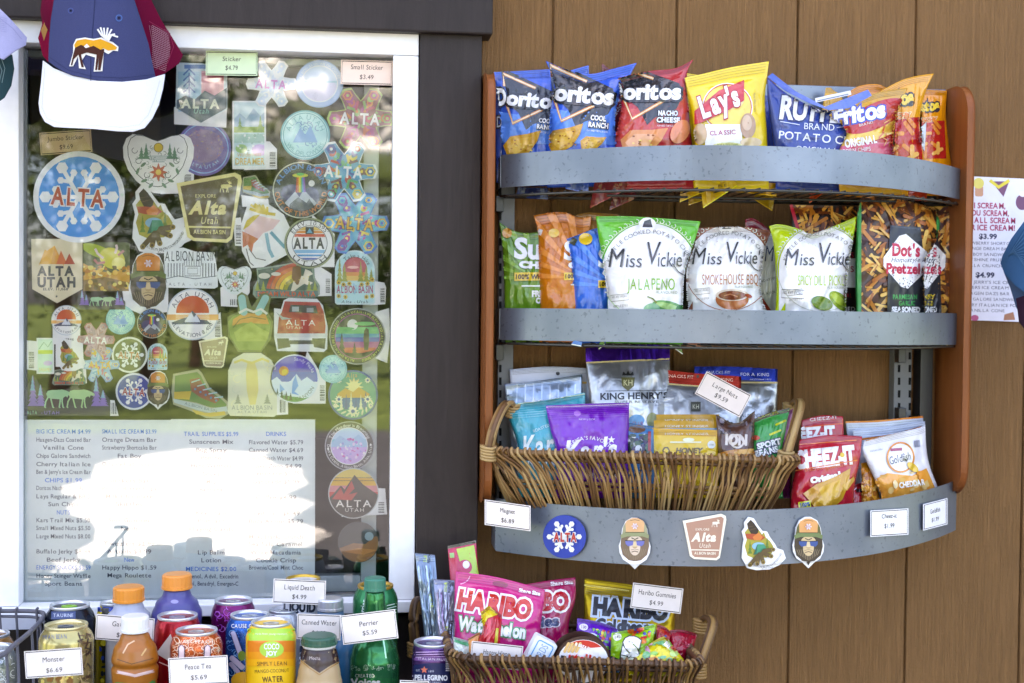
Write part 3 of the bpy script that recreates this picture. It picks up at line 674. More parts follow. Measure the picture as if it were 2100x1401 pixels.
stk(rrect(93, 730, 36, 74), 'e0ece4', sh, 'small tall green and white rectangular sticker at the far left', ([(55, 698), (76, 700), (76, 760), (55, 758)], (59, 722, 70, 757, True)))
# snowflake stickers
def dflake(cx, cy, R, base, rim, cols, txt, lw, seed, label, rot=3, ol=None):
    sh = clip([], rrect(0, 0, 1, 1)); inner = flake_outline(cx, cy, R*.93)
    # clip art by star sectors: draw art as flake then texture marks along the arms
    sh = Pg(inner, base); r = random.Random(seed)
    for k in range(6):
        a = radians(60*k)
        for q in (.25, .4, .55, .7, .84):
            x, y = cx+R*q*cos(a), cy+R*q*sin(a); sh += El(x+r.uniform(-2, 2), y+r.uniform(-2, 2), R*.13, R*.10, r.choice(cols), r.uniform(0, 180), 12)+El(x, y, R*.05, None, r.choice(cols), 0, 8)
        for s in (-1, 1): sh += Ln([(cx+R*.3*cos(a), cy+R*.3*sin(a)), (cx+R*.55*cos(a+s*.36), cy+R*.55*sin(a+s*.36))], R*.08, r.choice(cols))
        hx, hy = cx+R*.82*cos(a), cy+R*.82*sin(a); sh += Ln(ring_pts(hx, hy, R*.14, R*.14, 6, 60*k), R*.05, r.choice(cols), True)+El(hx, hy, R*.05, None, rim, 0, 8)
    sh += alta(cx, cy+1, R*lw, R*.34, txt, rot, ol=ol)
    return stk(flake_outline(cx, cy, R), rim, sh, label)
dflake(740, 243, 66, '8c4a5a', 'a8c66a', ['c2476a', 'cc6a3a', 'd88a4a', '86b26a', 'b04a8c'], 'e6eaf0', 1.28, 1, 'orange and magenta snowflake sticker with a lime edge under the small price card', 3, ('7a2a4c', 1.2))
dflake(706, 352, 65, '4c9ac0', 'e2e8ec', ['3a5aa0', 'c04038', '3fb0c8', 'd8c04a', '6a2a4a', '4fa870'], 'eef2f4', 1.25, 2, 'tie dye rainbow snowflake sticker with a white edge')
dflake(729, 458, 66, '4fa8c4', '3c78cc', ['e0b83a', 'c03a8c', '3f9cc8', '7a3a9a', 'e8d060', '50b8c0'], 'e0b040', 1.22, 3, 'blue edged snowflake sticker with swirling yellow and purple stripes', 5, ('3a3a6c', 1.6))
dflake(557, 172, 50, 'd8e2f2', 'eef2fa', ['e6eefa', 'c4d4ec'], 'd07cc4', 1.3, 4, 'pale white snowflake sticker with pink lettering near the top')
dflake(197, 697, 37, 'b48a9c', 'b0606c', ['c8a0b0', '9c7890', 'a06878'], 'eef0f0', 1.3, 5, 'small dusky pink snowflake sticker')
dflake(206, 748, 38, '8cb4d0', '7c9cd0', ['e0b83a', 'c0688c', '6fa8c8', 'b0ccd8'], 'e2b440', 1.25, 6, 'small pale blue snowflake sticker with yellow lettering')
def disc(cx, cy, R, base, rim, col, txt, label, rw=4):
    sh = El(cx, cy, R-rw, None, base, 0, 40)+flake(cx, cy, R*.82, col, .15)+alta(cx, cy+1, R*1.25, R*.36, txt, 4, ol=(col, 1.0))
    return stk(circ(cx, cy, R), rim, sh, label)
disc(266, 728, 37, '4c5c2c', 'dfe6da', 'dfe8e4', 'b87434', 'small round olive sticker with a white snowflake and orange lettering')
disc(275, 803, 38, '1f3f9c', 'd6dcec', 'e8eef4', 'b0342c', 'small round royal blue sticker with a white snowflake behind the bearded figure')
# round scenes
def rim_text(cx, cy, R, top, bot, h, col, kt=1, kb=1, b=.02):
    return (AT(top, cx, cy, R, -90, h, col, False, kt, b) if top else [])+(AT(bot, cx, cy, R, 90, h, col, True, kb, b) if bot else [])
def ufo(cx, cy, R, label, base='1f2730', txt=True):
    c = circ(cx, cy, R*.98, 40)
    s = El(cx, cy, R*.96, None, base, 0, 40)+El(cx, cy, R*.74, None, '2a3040')+clip(El(cx-R*.3, cy+R*.1, R*.4, R*.3, '3e3a6c')+El(cx+R*.35, cy+R*.2, R*.3, R*.3, '35386a')
        + peak([(cx-R*.62, cy+R*.5), (cx-R*.2, cy+R*.05), (cx-R*.05, cy+R*.25), (cx+R*.1, cy-R*.02), (cx+R*.35, cy+R*.25), (cx+R*.6, cy+R*.5)], cy+R*.72, 'b8c0c8')
        + peak([(cx-R*.4, cy+R*.5), (cx-R*.1, cy+R*.25), (cx+R*.2, cy+R*.45), (cx+R*.3, cy+R*.3), (cx+R*.5, cy+R*.6)], cy+R*.8, '4c5560'), circ(cx, cy, R*.73, 32))
    for k, cc in enumerate(('c83a2c', 'e08a2c', 'e8d83c', '48b060', '3a78c8', '8a4ab0')): s += Ln([(cx-R*.12+k*R*.045, cy-R*.5), (cx-R*.16+k*R*.06, cy+R*.08)], R*.05, cc)
    s += El(cx-R*.02, cy-R*.52, R*.28, R*.07, 'd8d850')+El(cx-R*.02, cy-R*.56, R*.14, R*.05, '60c070')+El(cx+R*.38, cy-R*.24, R*.11, None, 'e4e4e0')
    if txt: s += rim_text(cx, cy, R*.84, 'ALBION BASIN', 'OUT OF THIS WORLD', R*.17, '4a8ad0', 1.25, .95)
    s = [(V, F_, ('c8783a' if (g == 'lettering' and V[:, 1].mean() > cy) else c_), g) for V, F_, c_, g in s]
    return stk(circ(cx, cy, R), 'c4c8b8', s, label)
ufo(617, 390, 58, 'large round dark sticker with a saucer beaming a rainbow onto a peak')
ufo(312, 663, 31, 'small round dark sticker with a rainbow beam beside the bearded figure')
def teal(cx, cy, R, label, c='a8dcdc', c2='5c8cc0'):
    s = El(cx, cy, R*.94, None, c, 0, 36)+Rg(cx, cy, R*.88, R*.03, '4fa0a8')+AT('ALTA UTAH', cx, cy, R*.72, -90, R*.2, '6ab4b8')+AT('WILDFLOWERS', cx, cy, R*.76, 90, R*.16, '6ab4b8', True)
    s += tex(circ(cx, cy, R*.6, 20), [c2, '7fb0d4', 'd4ecec', '4878b0'], 36, int(cx), R*.05, R*.12, 'curl')+Pg([(cx-R*.5, cy+R*.3), (cx-R*.2, cy-R*.3), (cx, cy), (cx+R*.2, cy-R*.4), (cx+R*.5, cy+R*.3)], '90b8dc')
    return stk(circ(cx, cy, R), '6cb8c0', s, label)
teal(626, 277, 51, 'large pale aqua round sticker beside the tall rectangular one', 'bce4e4')
teal(247, 656, 30, 'small mint round sticker left of the small dark rainbow disc', 'a8dccc')
teal(683, 757, 29, 'small aqua round sticker tucked behind the night scene disc')
s = El(418, 305, 52, None, '6a5a9c', 0, 40)+El(418, 300, 40, 34, '8a7096')+Rg(418, 305, 50, 2, '7fb0e0')+tex(circ(418, 300, 42), ['b0a06c', '8a6c8c', 'a88ca0', '5c64b0', 'c07a6c'], 90, 9, 2, 5, 'dash')+AT('ALTA UTAH', 418, 305, 38, 90, 7, '9cc0e8', True)
stk(circ(418, 305, 56), '5f58a0', s, 'purple round sticker with a pale blue ring behind the large heart')
s = El(655, 172, 47, None, 'a8c4e8', 0, 40)+El(655, 172, 37, None, 'c8d8f0')+Rg(655, 172, 37, 2, 'eef4fa')+clip(Pg([(618, 180), (640, 166), (660, 178), (680, 164), (694, 180), (694, 210), (618, 210)], 'd4d0ea')+Rc(655, 168, 80, 4, '9cc8d8'), circ(655, 172, 36))+AT('ALBION BASIN WILDFLOWERS', 655, 172, 41, -90, 5, 'e4eefa')
stk(circ(655, 172, 49), '88acd8', s, 'washed out pale blue round sticker at the top of the pane')
# 16 elev
cx, cy = 635, 499; s = El(cx, cy, 47, None, 'e8ecee', 0, 40)+Rg(cx, cy, 47.5, 2, '2c3036')+Rg(cx, cy, 36, 1.2, '2c3036')
s += clip(Rc(cx, cy-30, 76, 7, 'd8b860')+Rc(cx, cy-23, 76, 5, 'e0903c')+Rc(cx, cy-16, 76, 6, 'c8482c')+Rc(cx, cy+17, 76, 7, '7fb8dc')+Rc(cx, cy+25, 76, 4, '3a90c8')+Rc(cx, cy+32, 76, 4, '4a60b0'), circ(cx, cy, 35, 32))
s += Rc(cx, cy-26, 17, 15, '3a3c40')+Pg([(cx-6, cy-21), (cx, cy-31), (cx+6, cy-21)], '6ab0d0')+T('ALTA', cx, cy, 64, 21, '34383e', b=.04)+AT('ELEV. 10,595\'', cx, cy, 42, -90, 8.5, '2c3036', False, 1.15)+AT('UTAH', cx, cy, 42, 90, 8.5, '2c3036', True, 2.0)
stk(circ(cx, cy, 52), '8c9474', s, 'round white sticker with orange and blue bars and bold dark lettering', ([(640, 440), (686, 480), (686, 548), (640, 547)], None))
# sunset discs
def sunset(cx, cy, R, label, back=None):
    s = El(cx, cy, R*.95, None, 'e8ecf2', 0, 40)+clip(El(cx, cy-R*.08, R*.64, None, 'c84a1e', 0, 36)+Rc(cx, cy-R*.02, R*1.4, R*.07, 'e8ecf2')+Rc(cx, cy+R*.12, R*1.4, R*.06, 'e8c898')+Pg([(cx-R, cy), (cx+R, cy), (cx+R, cy+R), (cx-R, cy+R)], 'e6a860'), [(cx-R, cy-R), (cx+R, cy-R), (cx+R, cy+R*.22), (cx-R, cy+R*.22)])
    for k in range(3): s += Rc(cx, cy+R*(.02+.08*k), R*1.3, R*.025, 'f0e4d0')
    s += peak([(cx-R*.78, cy+R*.3), (cx-R*.4, cy+R*.16), (cx-R*.2, cy+R*.1), (cx-R*.02, cy-R*.15), (cx+R*.12, cy-R*.02), (cx+R*.3, cy+R*.2), (cx+R*.55, cy+R*.22), (cx+R*.72, cy+R*.36)], cy+R*.38, '3c4c6c')
    s += peak([(cx-R*.3, cy+R*.25), (cx-R*.05, cy-R*.1), (cx+R*.05, cy+R*.12), (cx+R*.14, cy+R*.0), (cx+R*.28, cy+R*.25)], cy+R*.3, 'cfd8e6')
    s += AT('ALTA', cx, cy, R*.80, -128, R*.18, '2c3a5c', k=1.1)+AT('UTAH', cx, cy, R*.80, -52, R*.18, '2c3a5c', k=1.1)+AT('ELEVATION 8,400\'', cx, cy, R*.80, 90, R*.15, '2c3a5c', True, 1.0)
    return stk(circ(cx, cy, R), 'b8c4d0', s, label, back)
sunset(395, 645, 53, 'large round white sticker with an orange half sun over snowy peaks', ([(400, 690), (452, 640), (456, 696), (430, 700)], (441, 655, 452, 692, True)))
sunset(136, 657, 31, 'small round white sticker with a red half sun', ([(108, 670), (165, 672), (164, 706), (108, 706)], (126, 694, 150, 704, False)))
# 32 night disc
cx, cy, R = 733, 690, 58
s = El(cx, cy, R*.96, None, '2a2c2e', 0, 44)+Rg(cx, cy, R*.79, 1.5, 'b04a9c')
s += clip(Rc(cx, cy-30, 100, 34, '2c3038')+Rc(cx, cy-12, 100, 14, '5cb878')+Rc(cx, cy-1, 100, 9, '3c98b0')+Rc(cx, cy+7, 100, 10, '3c50b0')+Rc(cx, cy+18, 100, 14, 'b04890')+Rc(cx, cy+30, 100, 14, 'd0604c')+Rc(cx, cy+42, 100, 16, '2c2e30')
    + El(cx-10, cy-24, 11, None, 'dcdcd8')+El(cx+16, cy-26, 22, 4, '62b870')+El(cx-22, cy-16, 16, 3, '62b870')
    + fir(cx-32, cy+38, 46, 18, '2c2e30')+fir(cx-6, cy+36, 24, 12, '3a3234')+Pg([(cx-50, cy+30), (cx, cy+36), (cx+46, cy+26), (cx+46, cy+50), (cx-50, cy+50)], '2c2e30')
    + Pg([(cx+14, cy+28), (cx+12, cy+4), (cx+14, cy-12), (cx+18, cy-18), (cx+23, cy-14), (cx+24, cy-2), (cx+24, cy+12), (cx+22, cy+28)], '3c342e'), circ(cx, cy, R*.78, 36))
s += AT('ALTA UTAH - LIFE ELEVATED - ALTA UTAH - LIFE ELEVATED - ALTA UTAH - SINCE ', cx, cy, R*.87, -90, 5, 'c4cc6a', k=.98)
stk(circ(cx, cy, R), 'a0a4a4', s, 'large round black ringed sticker with a hairy walker under a green night sky', ([(770, 640), (798, 632), (800, 690), (794, 745), (770, 735)], None))
# 46 purple mountain
cx, cy, R = 604, 777, 50
s = clip(Rc(cx, cy-25, 110, 60, '4a3cb0')+El(cx-10, cy-30, 30, 14, '5c4ac0')+Rc(cx, cy-4, 110, 20, '2c48b8')+El(cx-22, cy-16, 10, None, 'd8882c')+El(cx-20, cy-14, 6, None, 'e4c838')
    + Pg([(cx-52, cy+50), (cx-52, cy+6), (cx-36, cy-4), (cx-22, cy+10), (cx-8, cy+4), (cx+4, cy-10), (cx+14, cy+4), (cx+26, cy-4), (cx+52, cy+16), (cx+52, cy+50)], 'cfe0f0')
    + Pg([(cx+2, cy-8), (cx+8, cy+14), (cx, cy+26), (cx+10, cy+34), (cx-6, cy+30), (cx-4, cy+8)], '5c9cdc')+Pg([(cx-30, cy+10), (cx-20, cy+22), (cx-30, cy+28)], '7fb0e0')+Pg([(cx-52, cy+40), (cx-20, cy+34), (cx+20, cy+40), (cx+40, cy+34), (cx+40, cy+60), (cx-52, cy+60)], '3c8a4c')
    + sum([fir(cx-44+9*k, cy+40+k, 24-k*2, 9, '24442c') for k in range(5)], []), circ(cx, cy, R*.95, 40))
s += AT('Sandy Peaks', cx, cy, R*.82, -55, 7, 'cfd0f0')+AT('ALTA CANYON', cx, cy, R*.82, 80, 7, '26402c', True)
stk(circ(cx, cy, R), 'd8e0ec', s, 'round sticker with a purple sky, orange moon and white blue mountains', ([(630, 720), (668, 782), (668, 828), (600, 828)], (656, 790, 666, 822, True)))
# 48 teal flowers
cx, cy, R = 724, 810, 51
s = El(cx, cy, R*.95, None, '4c9a84', 0, 40)+Rg(cx, cy, R*.95, 2.5, '2a4c94')
s += clip(St(cx+2, cy-16, 20, 12, .55, 'e4dca0')+Pg([(cx-32, cy-2), (cx-16, cy-14), (cx, cy-6), (cx+12, cy-16), (cx+34, cy-2), (cx+30, cy+8), (cx-32, cy+6)], 'd0a04c')+Pg([(cx-34, cy+6), (cx+34, cy+6), (cx+24, cy+26), (cx-24, cy+26)], '2c5ca0')
    + sum([fir(cx-24+10*k, cy+30, 26+(k % 3)*6, 9, ['e0e0b8', '2a4c94'][k % 2]) for k in range(6)], []), circ(cx, cy, R*.9, 36))
for x, y, r in ((-29, -30, 7), (30, -30, 7), (-29, 9, 9), (30, 9, 9), (-36, 22, 6), (36, 22, 6), (0, 34, 12)): s += St(cx+x, cy+y, r, 9, .6, 'e8e4c4')+El(cx+x, cy+y, r*.35, None, '2a4c94', 0, 10)
s += T('Alta', cx-2, cy-40, 24, 9, 'd8b070', -4, sh=.2)+T('Utah', cx+4, cy-30, 18, 6, 'd8b070', 0, sh=.2)
for a in range(20, 170, 14): s += El(cx+R*.8*cos(radians(a)), cy+R*.8*sin(radians(a)), 6, 2, 'dfe0b8', a+40, 10)
stk(circ(cx, cy, R), '2f5aa8', s, 'round teal sticker ringed with cream flowers and an orange range')
# 49 meadow
cx, cy, R = 717, 915, 51
s = El(cx, cy, R*.96, None, '35343a', 0, 44)+El(cx-1, cy, R*.73, None, 'b8d4ea')+clip(Rc(cx, cy-6, 90, 16, '7fc4d4')+Pg([(cx-40, cy-4), (cx-20, cy-22), (cx, cy-10), (cx+18, cy-24), (cx+40, cy-6), (cx+40, cy+4), (cx-40, cy+4)], '9cc0dc')+Rc(cx, cy+20, 90, 36, 'c8a8dc')+tex(circ(cx, cy+18, 36, 20), ['e4d0ee', 'b888d0', 'c860a8', '9a9ad0', 'f0e4f4'], 90, 12, 1.5, 3.5), circ(cx-1, cy, R*.72, 36))
s += Rg(cx-1, cy, R*.74, 1.5, 'e8eaf0')+AT('The Meadow is Blooming', cx, cy, R*.84, -90, 6.5, 'e8e8ec', k=1)+AT('Devil\'s Castle, Albion Basin, Alta, Utah', cx, cy, R*.85, 90, 5.6, 'e8e8ec', True, 1)+El(cx-44, cy+6, 2, None, 'f0f0f0', 0, 8)+El(cx+43, cy-3, 2, None, 'f0f0f0', 0, 8)
stk(circ(cx, cy, R), '9ea2ac', s, 'round dark ringed sticker with a lilac flower meadow and white lettering')
# 50 red mountain
cx, cy, R = 725, 1012, 52
s = clip(Rc(cx, cy-40, 120, 24, 'd8c05c')+Rc(cx, cy-23, 120, 16, 'd8a81c')+Rc(cx, cy-8, 120, 16, 'd08088')+Rc(cx, cy+6, 120, 18, 'c8302c')+Rc(cx, cy-32, 120, 1.2, '4a3c20')+Rc(cx, cy-26, 120, 1.2, '4a3c20')
    + Pg([(cx-52, cy+12), (cx-26, cy-16), (cx-18, cy-8), (cx+2, cy-38), (cx+20, cy-18), (cx+52, cy+4), (cx+52, cy+60), (cx-52, cy+60)], '1e1c20')
    + Pg([(cx-44, cy+12), (cx-26, cy-12), (cx-20, cy+2), (cx-4, cy-26), (cx+2, cy-10), (cx-10, cy+2), (cx+8, cy-2), (cx-4, cy+14)], 'b82c28'), circ(cx, cy, R*.96, 44))
s += T('ALTA', cx+2, cy+21, 76, 14, 'e8e4de', b=.01)+T('UTAH', cx+2, cy+34, 40, 7, 'd8d4ce')
stk(circ(cx, cy, R), 'c0c4c4', s, 'round yellow and red sunset sticker with a jagged black and red mountain', ([(750, 1000), (790, 1002), (794, 1055), (700, 1060)], (776, 1030, 788, 1052, True)))
cx, cy, R = 735, 1112, 42
s = El(cx, cy, R*.97, None, '343c44', 0, 40)+clip(Pg([(cx-44, cy+14), (cx-10, cy+2), (cx+14, cy+4), (cx+34, cy-12), (cx+60, cy-10), (cx+60, cy+60), (cx-60, cy+60)], '9a6a40')+Pg([(cx-30, cy+20), (cx, cy+12), (cx+40, cy+16), (cx+10, cy+26)], 'c8884c')+El(cx+22, cy-12, 9, None, '9cb4bc'), circ(cx, cy, R*.97, 36))
stk(circ(cx, cy, R), '3c444c', s, 'lowest round sticker, dark sky over orange dunes with a pale moon')
# 20 bearded figure with cap
def bear(cx, cy, s):
    ol = [(-40, -8), (-36, -40), (-26, -62), (-8, -72), (8, -72), (26, -62), (36, -40), (40, -8), (46, 10), (44, 30), (34, 50), (16, 62), (0, 78), (-16, 62), (-34, 50), (-44, 30), (-46, 10)]
    c = [(-38, -18), (-34, -42), (-24, -60), (-8, -68), (8, -68), (24, -60), (34, -42), (38, -18)]
    sh = Pg([(-40, -16), (40, -16), (42, 14), (36, 40), (18, 56), (6, 58), (0, 70), (-6, 58), (-18, 56), (-36, 40), (-42, 14)], '3f3426')
    sh += sum([Ln([(x, 20+abs(x)*.1), (x*.8, 56-abs(x)*.5)], 1.6, '8a7a62') for x in range(-34, 36, 6)], [])
    sh += El(0, 0, 22, 16, 'cdb488')+El(0, 18, 16, 24, 'cdb488')+Ln([(-10, 32), (0, 29), (10, 32)], 2.4, '5c4430')+Ln([(-12, 26), (0, 23), (12, 26)], 1.2, '7a6244')+El(0, 16, 7, 5, 'b89c70')+Pg([(-3, -4), (3, -4), (6, 16), (-6, 16)], 'd8c298')
    sh += Pg([(-28, -2), (-4, -1), (-6, 12), (-20, 15), (-27, 8)], '32508c')+Pg([(28, -2), (4, -1), (6, 12), (20, 15), (27, 8)], '32508c')+Ln([(-29, -2), (0, -1), (29, -2)], 2, '242420')
    sh += Ln([(-10, -10), (0, -5), (10, -10)], 2.5, '2c2620')
    sh += Pg(c, 'd0822c')+Pg([(-38, -18), (-34, -42), (-28, -54), (-26, -18)], '5c5a2c')+Pg([(38, -18), (34, -42), (28, -54), (26, -18)], '5c5a2c')+Pg([(-42, -18), (-30, -26), (30, -26), (42, -18), (40, -8), (22, -14), (-22, -14), (-40, -8)], '5c7034')
    sh += Ln([(-28, -26), (28, -26)], 1.6, '2c2c20')+flake(0, -44, 9, 'e0d8e0', .25, .3)+T('ALTA', 0, -44, 14, 4, 'b83c30')+Ln([(-14, -60), (0, -63), (14, -60)], 1.4, '6a4a24')
    return [(cx+x*s, cy+y*s) for x, y in ol], xf(sh, s, None, cx, cy)
ol, sh = bear(304, 579, .88); stk(ol, 'dfe4e4', sh, 'large bearded face sticker with an orange cap and blue sunglasses', ([(250, 590), (345, 580), (345, 640), (290, 645), (255, 630)], None))
ol, sh = bear(324, 799, .53); stk(ol, 'e4e8e8', sh, 'small bearded face sticker with an orange cap in the bottom row', d=GLD+.0008)
# 21 albion basin
s = T('ALBION BASIN', 392, 525, 108, 20, '3c444c', 0, sp=.02, jit=.06)+Ln(rrect(395, 556, 32, 20), 1.5, '4a525a', True)+Ln(rrect(395, 556, 20, 12), 1.2, '4a525a', True)+T('ALTA - UTAH', 390, 583, 88, 6, '6a727a', sp=.3)
for x in list(range(345, 376, 6))+list(range(416, 444, 6)): s += Ln([(x, 540), (x, 568)], 1.8, '4a525a')
for x in range(378, 416, 5): s += Ln([(x, 532), (x, 545)], 1.2, '5a626a')
s += Ln([(340, 572), (365, 566), (400, 572), (444, 566)], 1.5, '5a626a')
stk([(336, 512), (376, 508), (400, 516), (440, 518), (446, 560), (447, 588), (440, 592), (345, 590), (338, 560)], 'e2e8ee', s, 'white cutout sticker with thin grey lettering over a lift hut drawing')
# 23 dream wild and small
def dream(cx, cy, s, label, back=None):
    ol = [(-62, -26), (-30, -30), (10, -37), (48, -34), (56, -30), (58, -6), (68, 10), (68, 28), (60, 34), (-62, 36), (-70, 28), (-68, 12), (-60, -2)]
    sh = Pg([(-59, -22), (0, -32), (50, -30), (54, -6), (64, 12), (62, 20), (-64, 20), (-56, 0)], '3c5c54')
    for k, c in enumerate(('b8442c', 'cc6a2c', 'd89a38', 'dcc83c', '9c9a34')):
        r_ = 58-k*8; sh += Ln([(26-r_*1.1*cos(radians(t)), 20-(r_*.92)*sin(radians(t))) for t in range(4, 92, 8)], 7.5, c)
    sh += El(-46, -10, 12, 6, 'd8d8c8')+El(-22, -14, 10, 4, 'd8d8c8')+Pg([(8, 22), (14, 0), (22, -10), (34, -10), (38, -24), (48, -20), (54, -14), (46, -10), (44, 0), (54, 4), (46, 10), (36, 6), (24, 14), (12, 24)], 'dcd6c4')+Pg([(10, -6), (12, -28), (28, -32), (30, -10), (24, 8), (20, 8)], '7a5430')
    for x in (-60, -48, 58, 46): sh += fir(x, 20, 20, 12, '8a9a34')
    for k in range(9): sh += El(-30+k*9.3, -24+(k*37 % 40), 1.2, None, 'd8c860', 0, 6)
    sh += Rc(0, 27, 128, 12, '3c6a6c')+T('DREAM WILD ALTA', 0, 27, 120, 9, 'c84c24', b=.04)
    return stk([(cx+x*s, cy+y*s) for x, y in ol], '7c9488', xf(sh, s, None, cx, cy), label, back)
dream(588, 576, 1.0, 'wide green sticker with a rainbow and a rider on a white horse', ([(640, 548), (658, 548), (680, 562), (680, 607), (640, 608)], (668, 572, 677, 600, True)))
dream(142, 772, .5, 'small green rainbow and rider sticker above the holographic horses', ([(160, 752), (176, 754), (178, 786), (160, 790)], None))
# 24 take a hike
def hike(cx, cy, s, label, back=None):
    ol = [(-42, 54), (-42, -14)]+[(-42*cos(radians(a)), -14-42*sin(radians(a))) for a in range(10, 171, 16)]+[(42, -14), (42, 54), (38, 58), (-38, 58)]
    sh = Pg([(-39, 54), (-39, -14)]+[(-39*cos(radians(a)), -14-39*sin(radians(a))) for a in range(10, 171, 16)]+[(39, -14), (39, 54)], 'a8d4dc')
    sh += clip(El(0, -14, 26, 28, 'b83c5c')+Rc(0, -6, 52, 8, 'd88c50')+Rc(0, 4, 52, 12, 'dcb460')+El(-4, -20, 12, 3, 'e8a8a8'), [(-26, -45), (26, -45), (26, 8), (-26, 8)])
    for x, h in ((-32, 52), (-22, 40), (12, 44), (24, 34), (34, 28)): sh += fir(x, 10, h, 14, '8c9440', 5)
    sh += sum([St(x, y, 6, 8, .6, 'c8a830')+El(x, y, 2, None, '4a3a1c', 0, 8) for x, y in ((-34, 12), (-24, 16), (-12, 14), (14, 16), (26, 14), (36, 6), (-34, 40), (-20, 42), (24, 42), (36, 40))], [])
    sh += T('ALBION BASIN', 0, 26, 76, 15, 'a8346c', 0, b=.02)+AT('Take a Hike', 0, -10, 34, -80, 8, '2c3440', k=1)+T('Alta - Utah', 0, 52, 56, 6, '2c3440', sh=.2)+Ln([(-4, 14), (4, 24), (-2, 36)], 4, '8cc0d8')
    return stk([(cx+x*s, cy+y*s) for x, y in ol], 'c4dce0', xf(sh, s, None, cx, cy), label, back)
hike(728, 568, .98, 'arch shaped sticker with a pink sunset, firs and sunflowers', ([(760, 575), (788, 580), (792, 590), (790, 624), (760, 626)], (780, 592, 789, 620, True)))
hike(323, 731, .48, 'small pale arch shaped sticker with a pink sunset')
# 25 / 41 horses
def horses(cx, cy, w, h, label, big):
    s = Rc(cx, cy+h*.36, w*.98, h*.22, '3a3444'); r = random.Random(int(w))
    for x, hh in ((-.40, .95), (-.31, .66), (.34, .9), (.42, .5)):
        f = fir(cx+x*w, cy+h*.26, h*hh*.8, w*.13, '8c6cc0', 7); s += f+fir(cx+x*w-1, cy+h*.26-h*hh*.4, h*hh*.4, w*.06, '7fb4cc', 4)
    for x, c in ((-.10, '9cd0a0'), (.16, 'a8cf98')):
        q = xf(moose_art(c)[:13], w*.0028 if big else w*.0025, None, cx+x*w, cy+h*.02); s += q[:9]
    if big: s += T('ALTA', cx-72, cy+h*.42, 22, 7, '7fc4a8')+T('- UTAH', cx-35, cy+h*.42, 38, 7, '8a70c8')
    ol = [(cx-w/2, cy-h*.1), (cx-w*.40, cy-h*.52), (cx-w*.3, cy-h*.2), (cx-w*.2, cy), (cx+w*.1, cy-h*.25), (cx+w*.25, cy), (cx+w*.34, cy-h*.5), (cx+w*.42, cy-h*.1), (cx+w/2, cy+h*.1), (cx+w/2, cy+h/2), (cx-w/2, cy+h/2)]
    return stk(ol, '2e3238', s, label, ([(cx+w*.4, cy+h*.1), (cx+w*.55, cy+h*.12), (cx+w*.60, cy+h*.5), (cx+w*.4, cy+h*.5)], (cx+w*.51, cy+h*.18, cx+w*.58, cy+h*.46, False)) if big else None)
horses(138, 811, 176, 84, 'long dark sticker with shiny violet firs and two pale green horses', True)
horses(208, 615, 98, 40, 'small dark strip sticker with violet firs and green horses', False)
# 15 pastel moose
s = Pg([(500, 470), (512, 446), (530, 442), (556, 448), (575, 452), (560, 470), (540, 478), (528, 492), (505, 486)], 'd8b8b8')+Pg([(498, 472), (506, 452), (520, 442), (534, 440), (522, 452), (510, 464)], 'c8b42c')+Pg([(497, 474), (530, 490), (520, 500), (516, 520), (508, 502), (498, 508)], 'b85c2c')
s += Ln([(546, 478), (552, 512), (560, 528)], 7, '5c9cac')+Ln([(555, 476), (575, 498), (585, 508)], 7, '5c9cac')+Ln([(510, 510), (525, 530), (545, 534)], 2, '5a5a58')+Ln([(505, 510), (512, 538), (520, 545)], 2, '5a5a58')
for a in ((514, 420), (522, 418), (530, 420), (538, 420), (548, 424)): s += Ln([(548, 440), a], 5, 'd0b840')
s += Ln([(512, 428), (535, 436), (565, 440)], 6, 'd0b840')
stk([(494, 462), (508, 418), (550, 418), (582, 440), (596, 470), (594, 520), (540, 548), (515, 550), (496, 515)], 'dfe2e0', s, 'white cutout sticker of a pastel moose with mustard antlers', ([(478, 448), (494, 446), (500, 505), (482, 504)], (484, 462, 494, 500, True)))
s = tex([(470, 740), (565, 740), (565, 850), (470, 850)], ['e6e0b0', 'd8d8c0', 'c4ccb8'], 26, 8, 4, 12, 'curl')+Pg([(508, 740), (522, 742), (528, 760), (530, 800), (524, 830), (512, 830), (506, 800), (504, 762)], 'd8cc84')+Ln([(515, 745), (495, 738), (480, 744)], 5, 'd8cc70')+Ln([(515, 745), (538, 736), (552, 742)], 5, 'd8cc70')+T('ALBION BASIN', 517, 836, 84, 9, '8a9088')+T('ALTA UTAH', 517, 845, 60, 5, '8a9088')+fir(488, 828, 20, 16, '8c9484')+fir(548, 828, 20, 16, '8c9484')
stk([(468, 760), (478, 736), (500, 724), (535, 724), (556, 738), (568, 760), (568, 850), (562, 855), (472, 853), (467, 845)], 'd4d6c0', s, 'tall cream sticker with a faded standing moose', ([(560, 800), (590, 800), (591, 850), (560, 852)], (574, 820, 588, 846, False)))
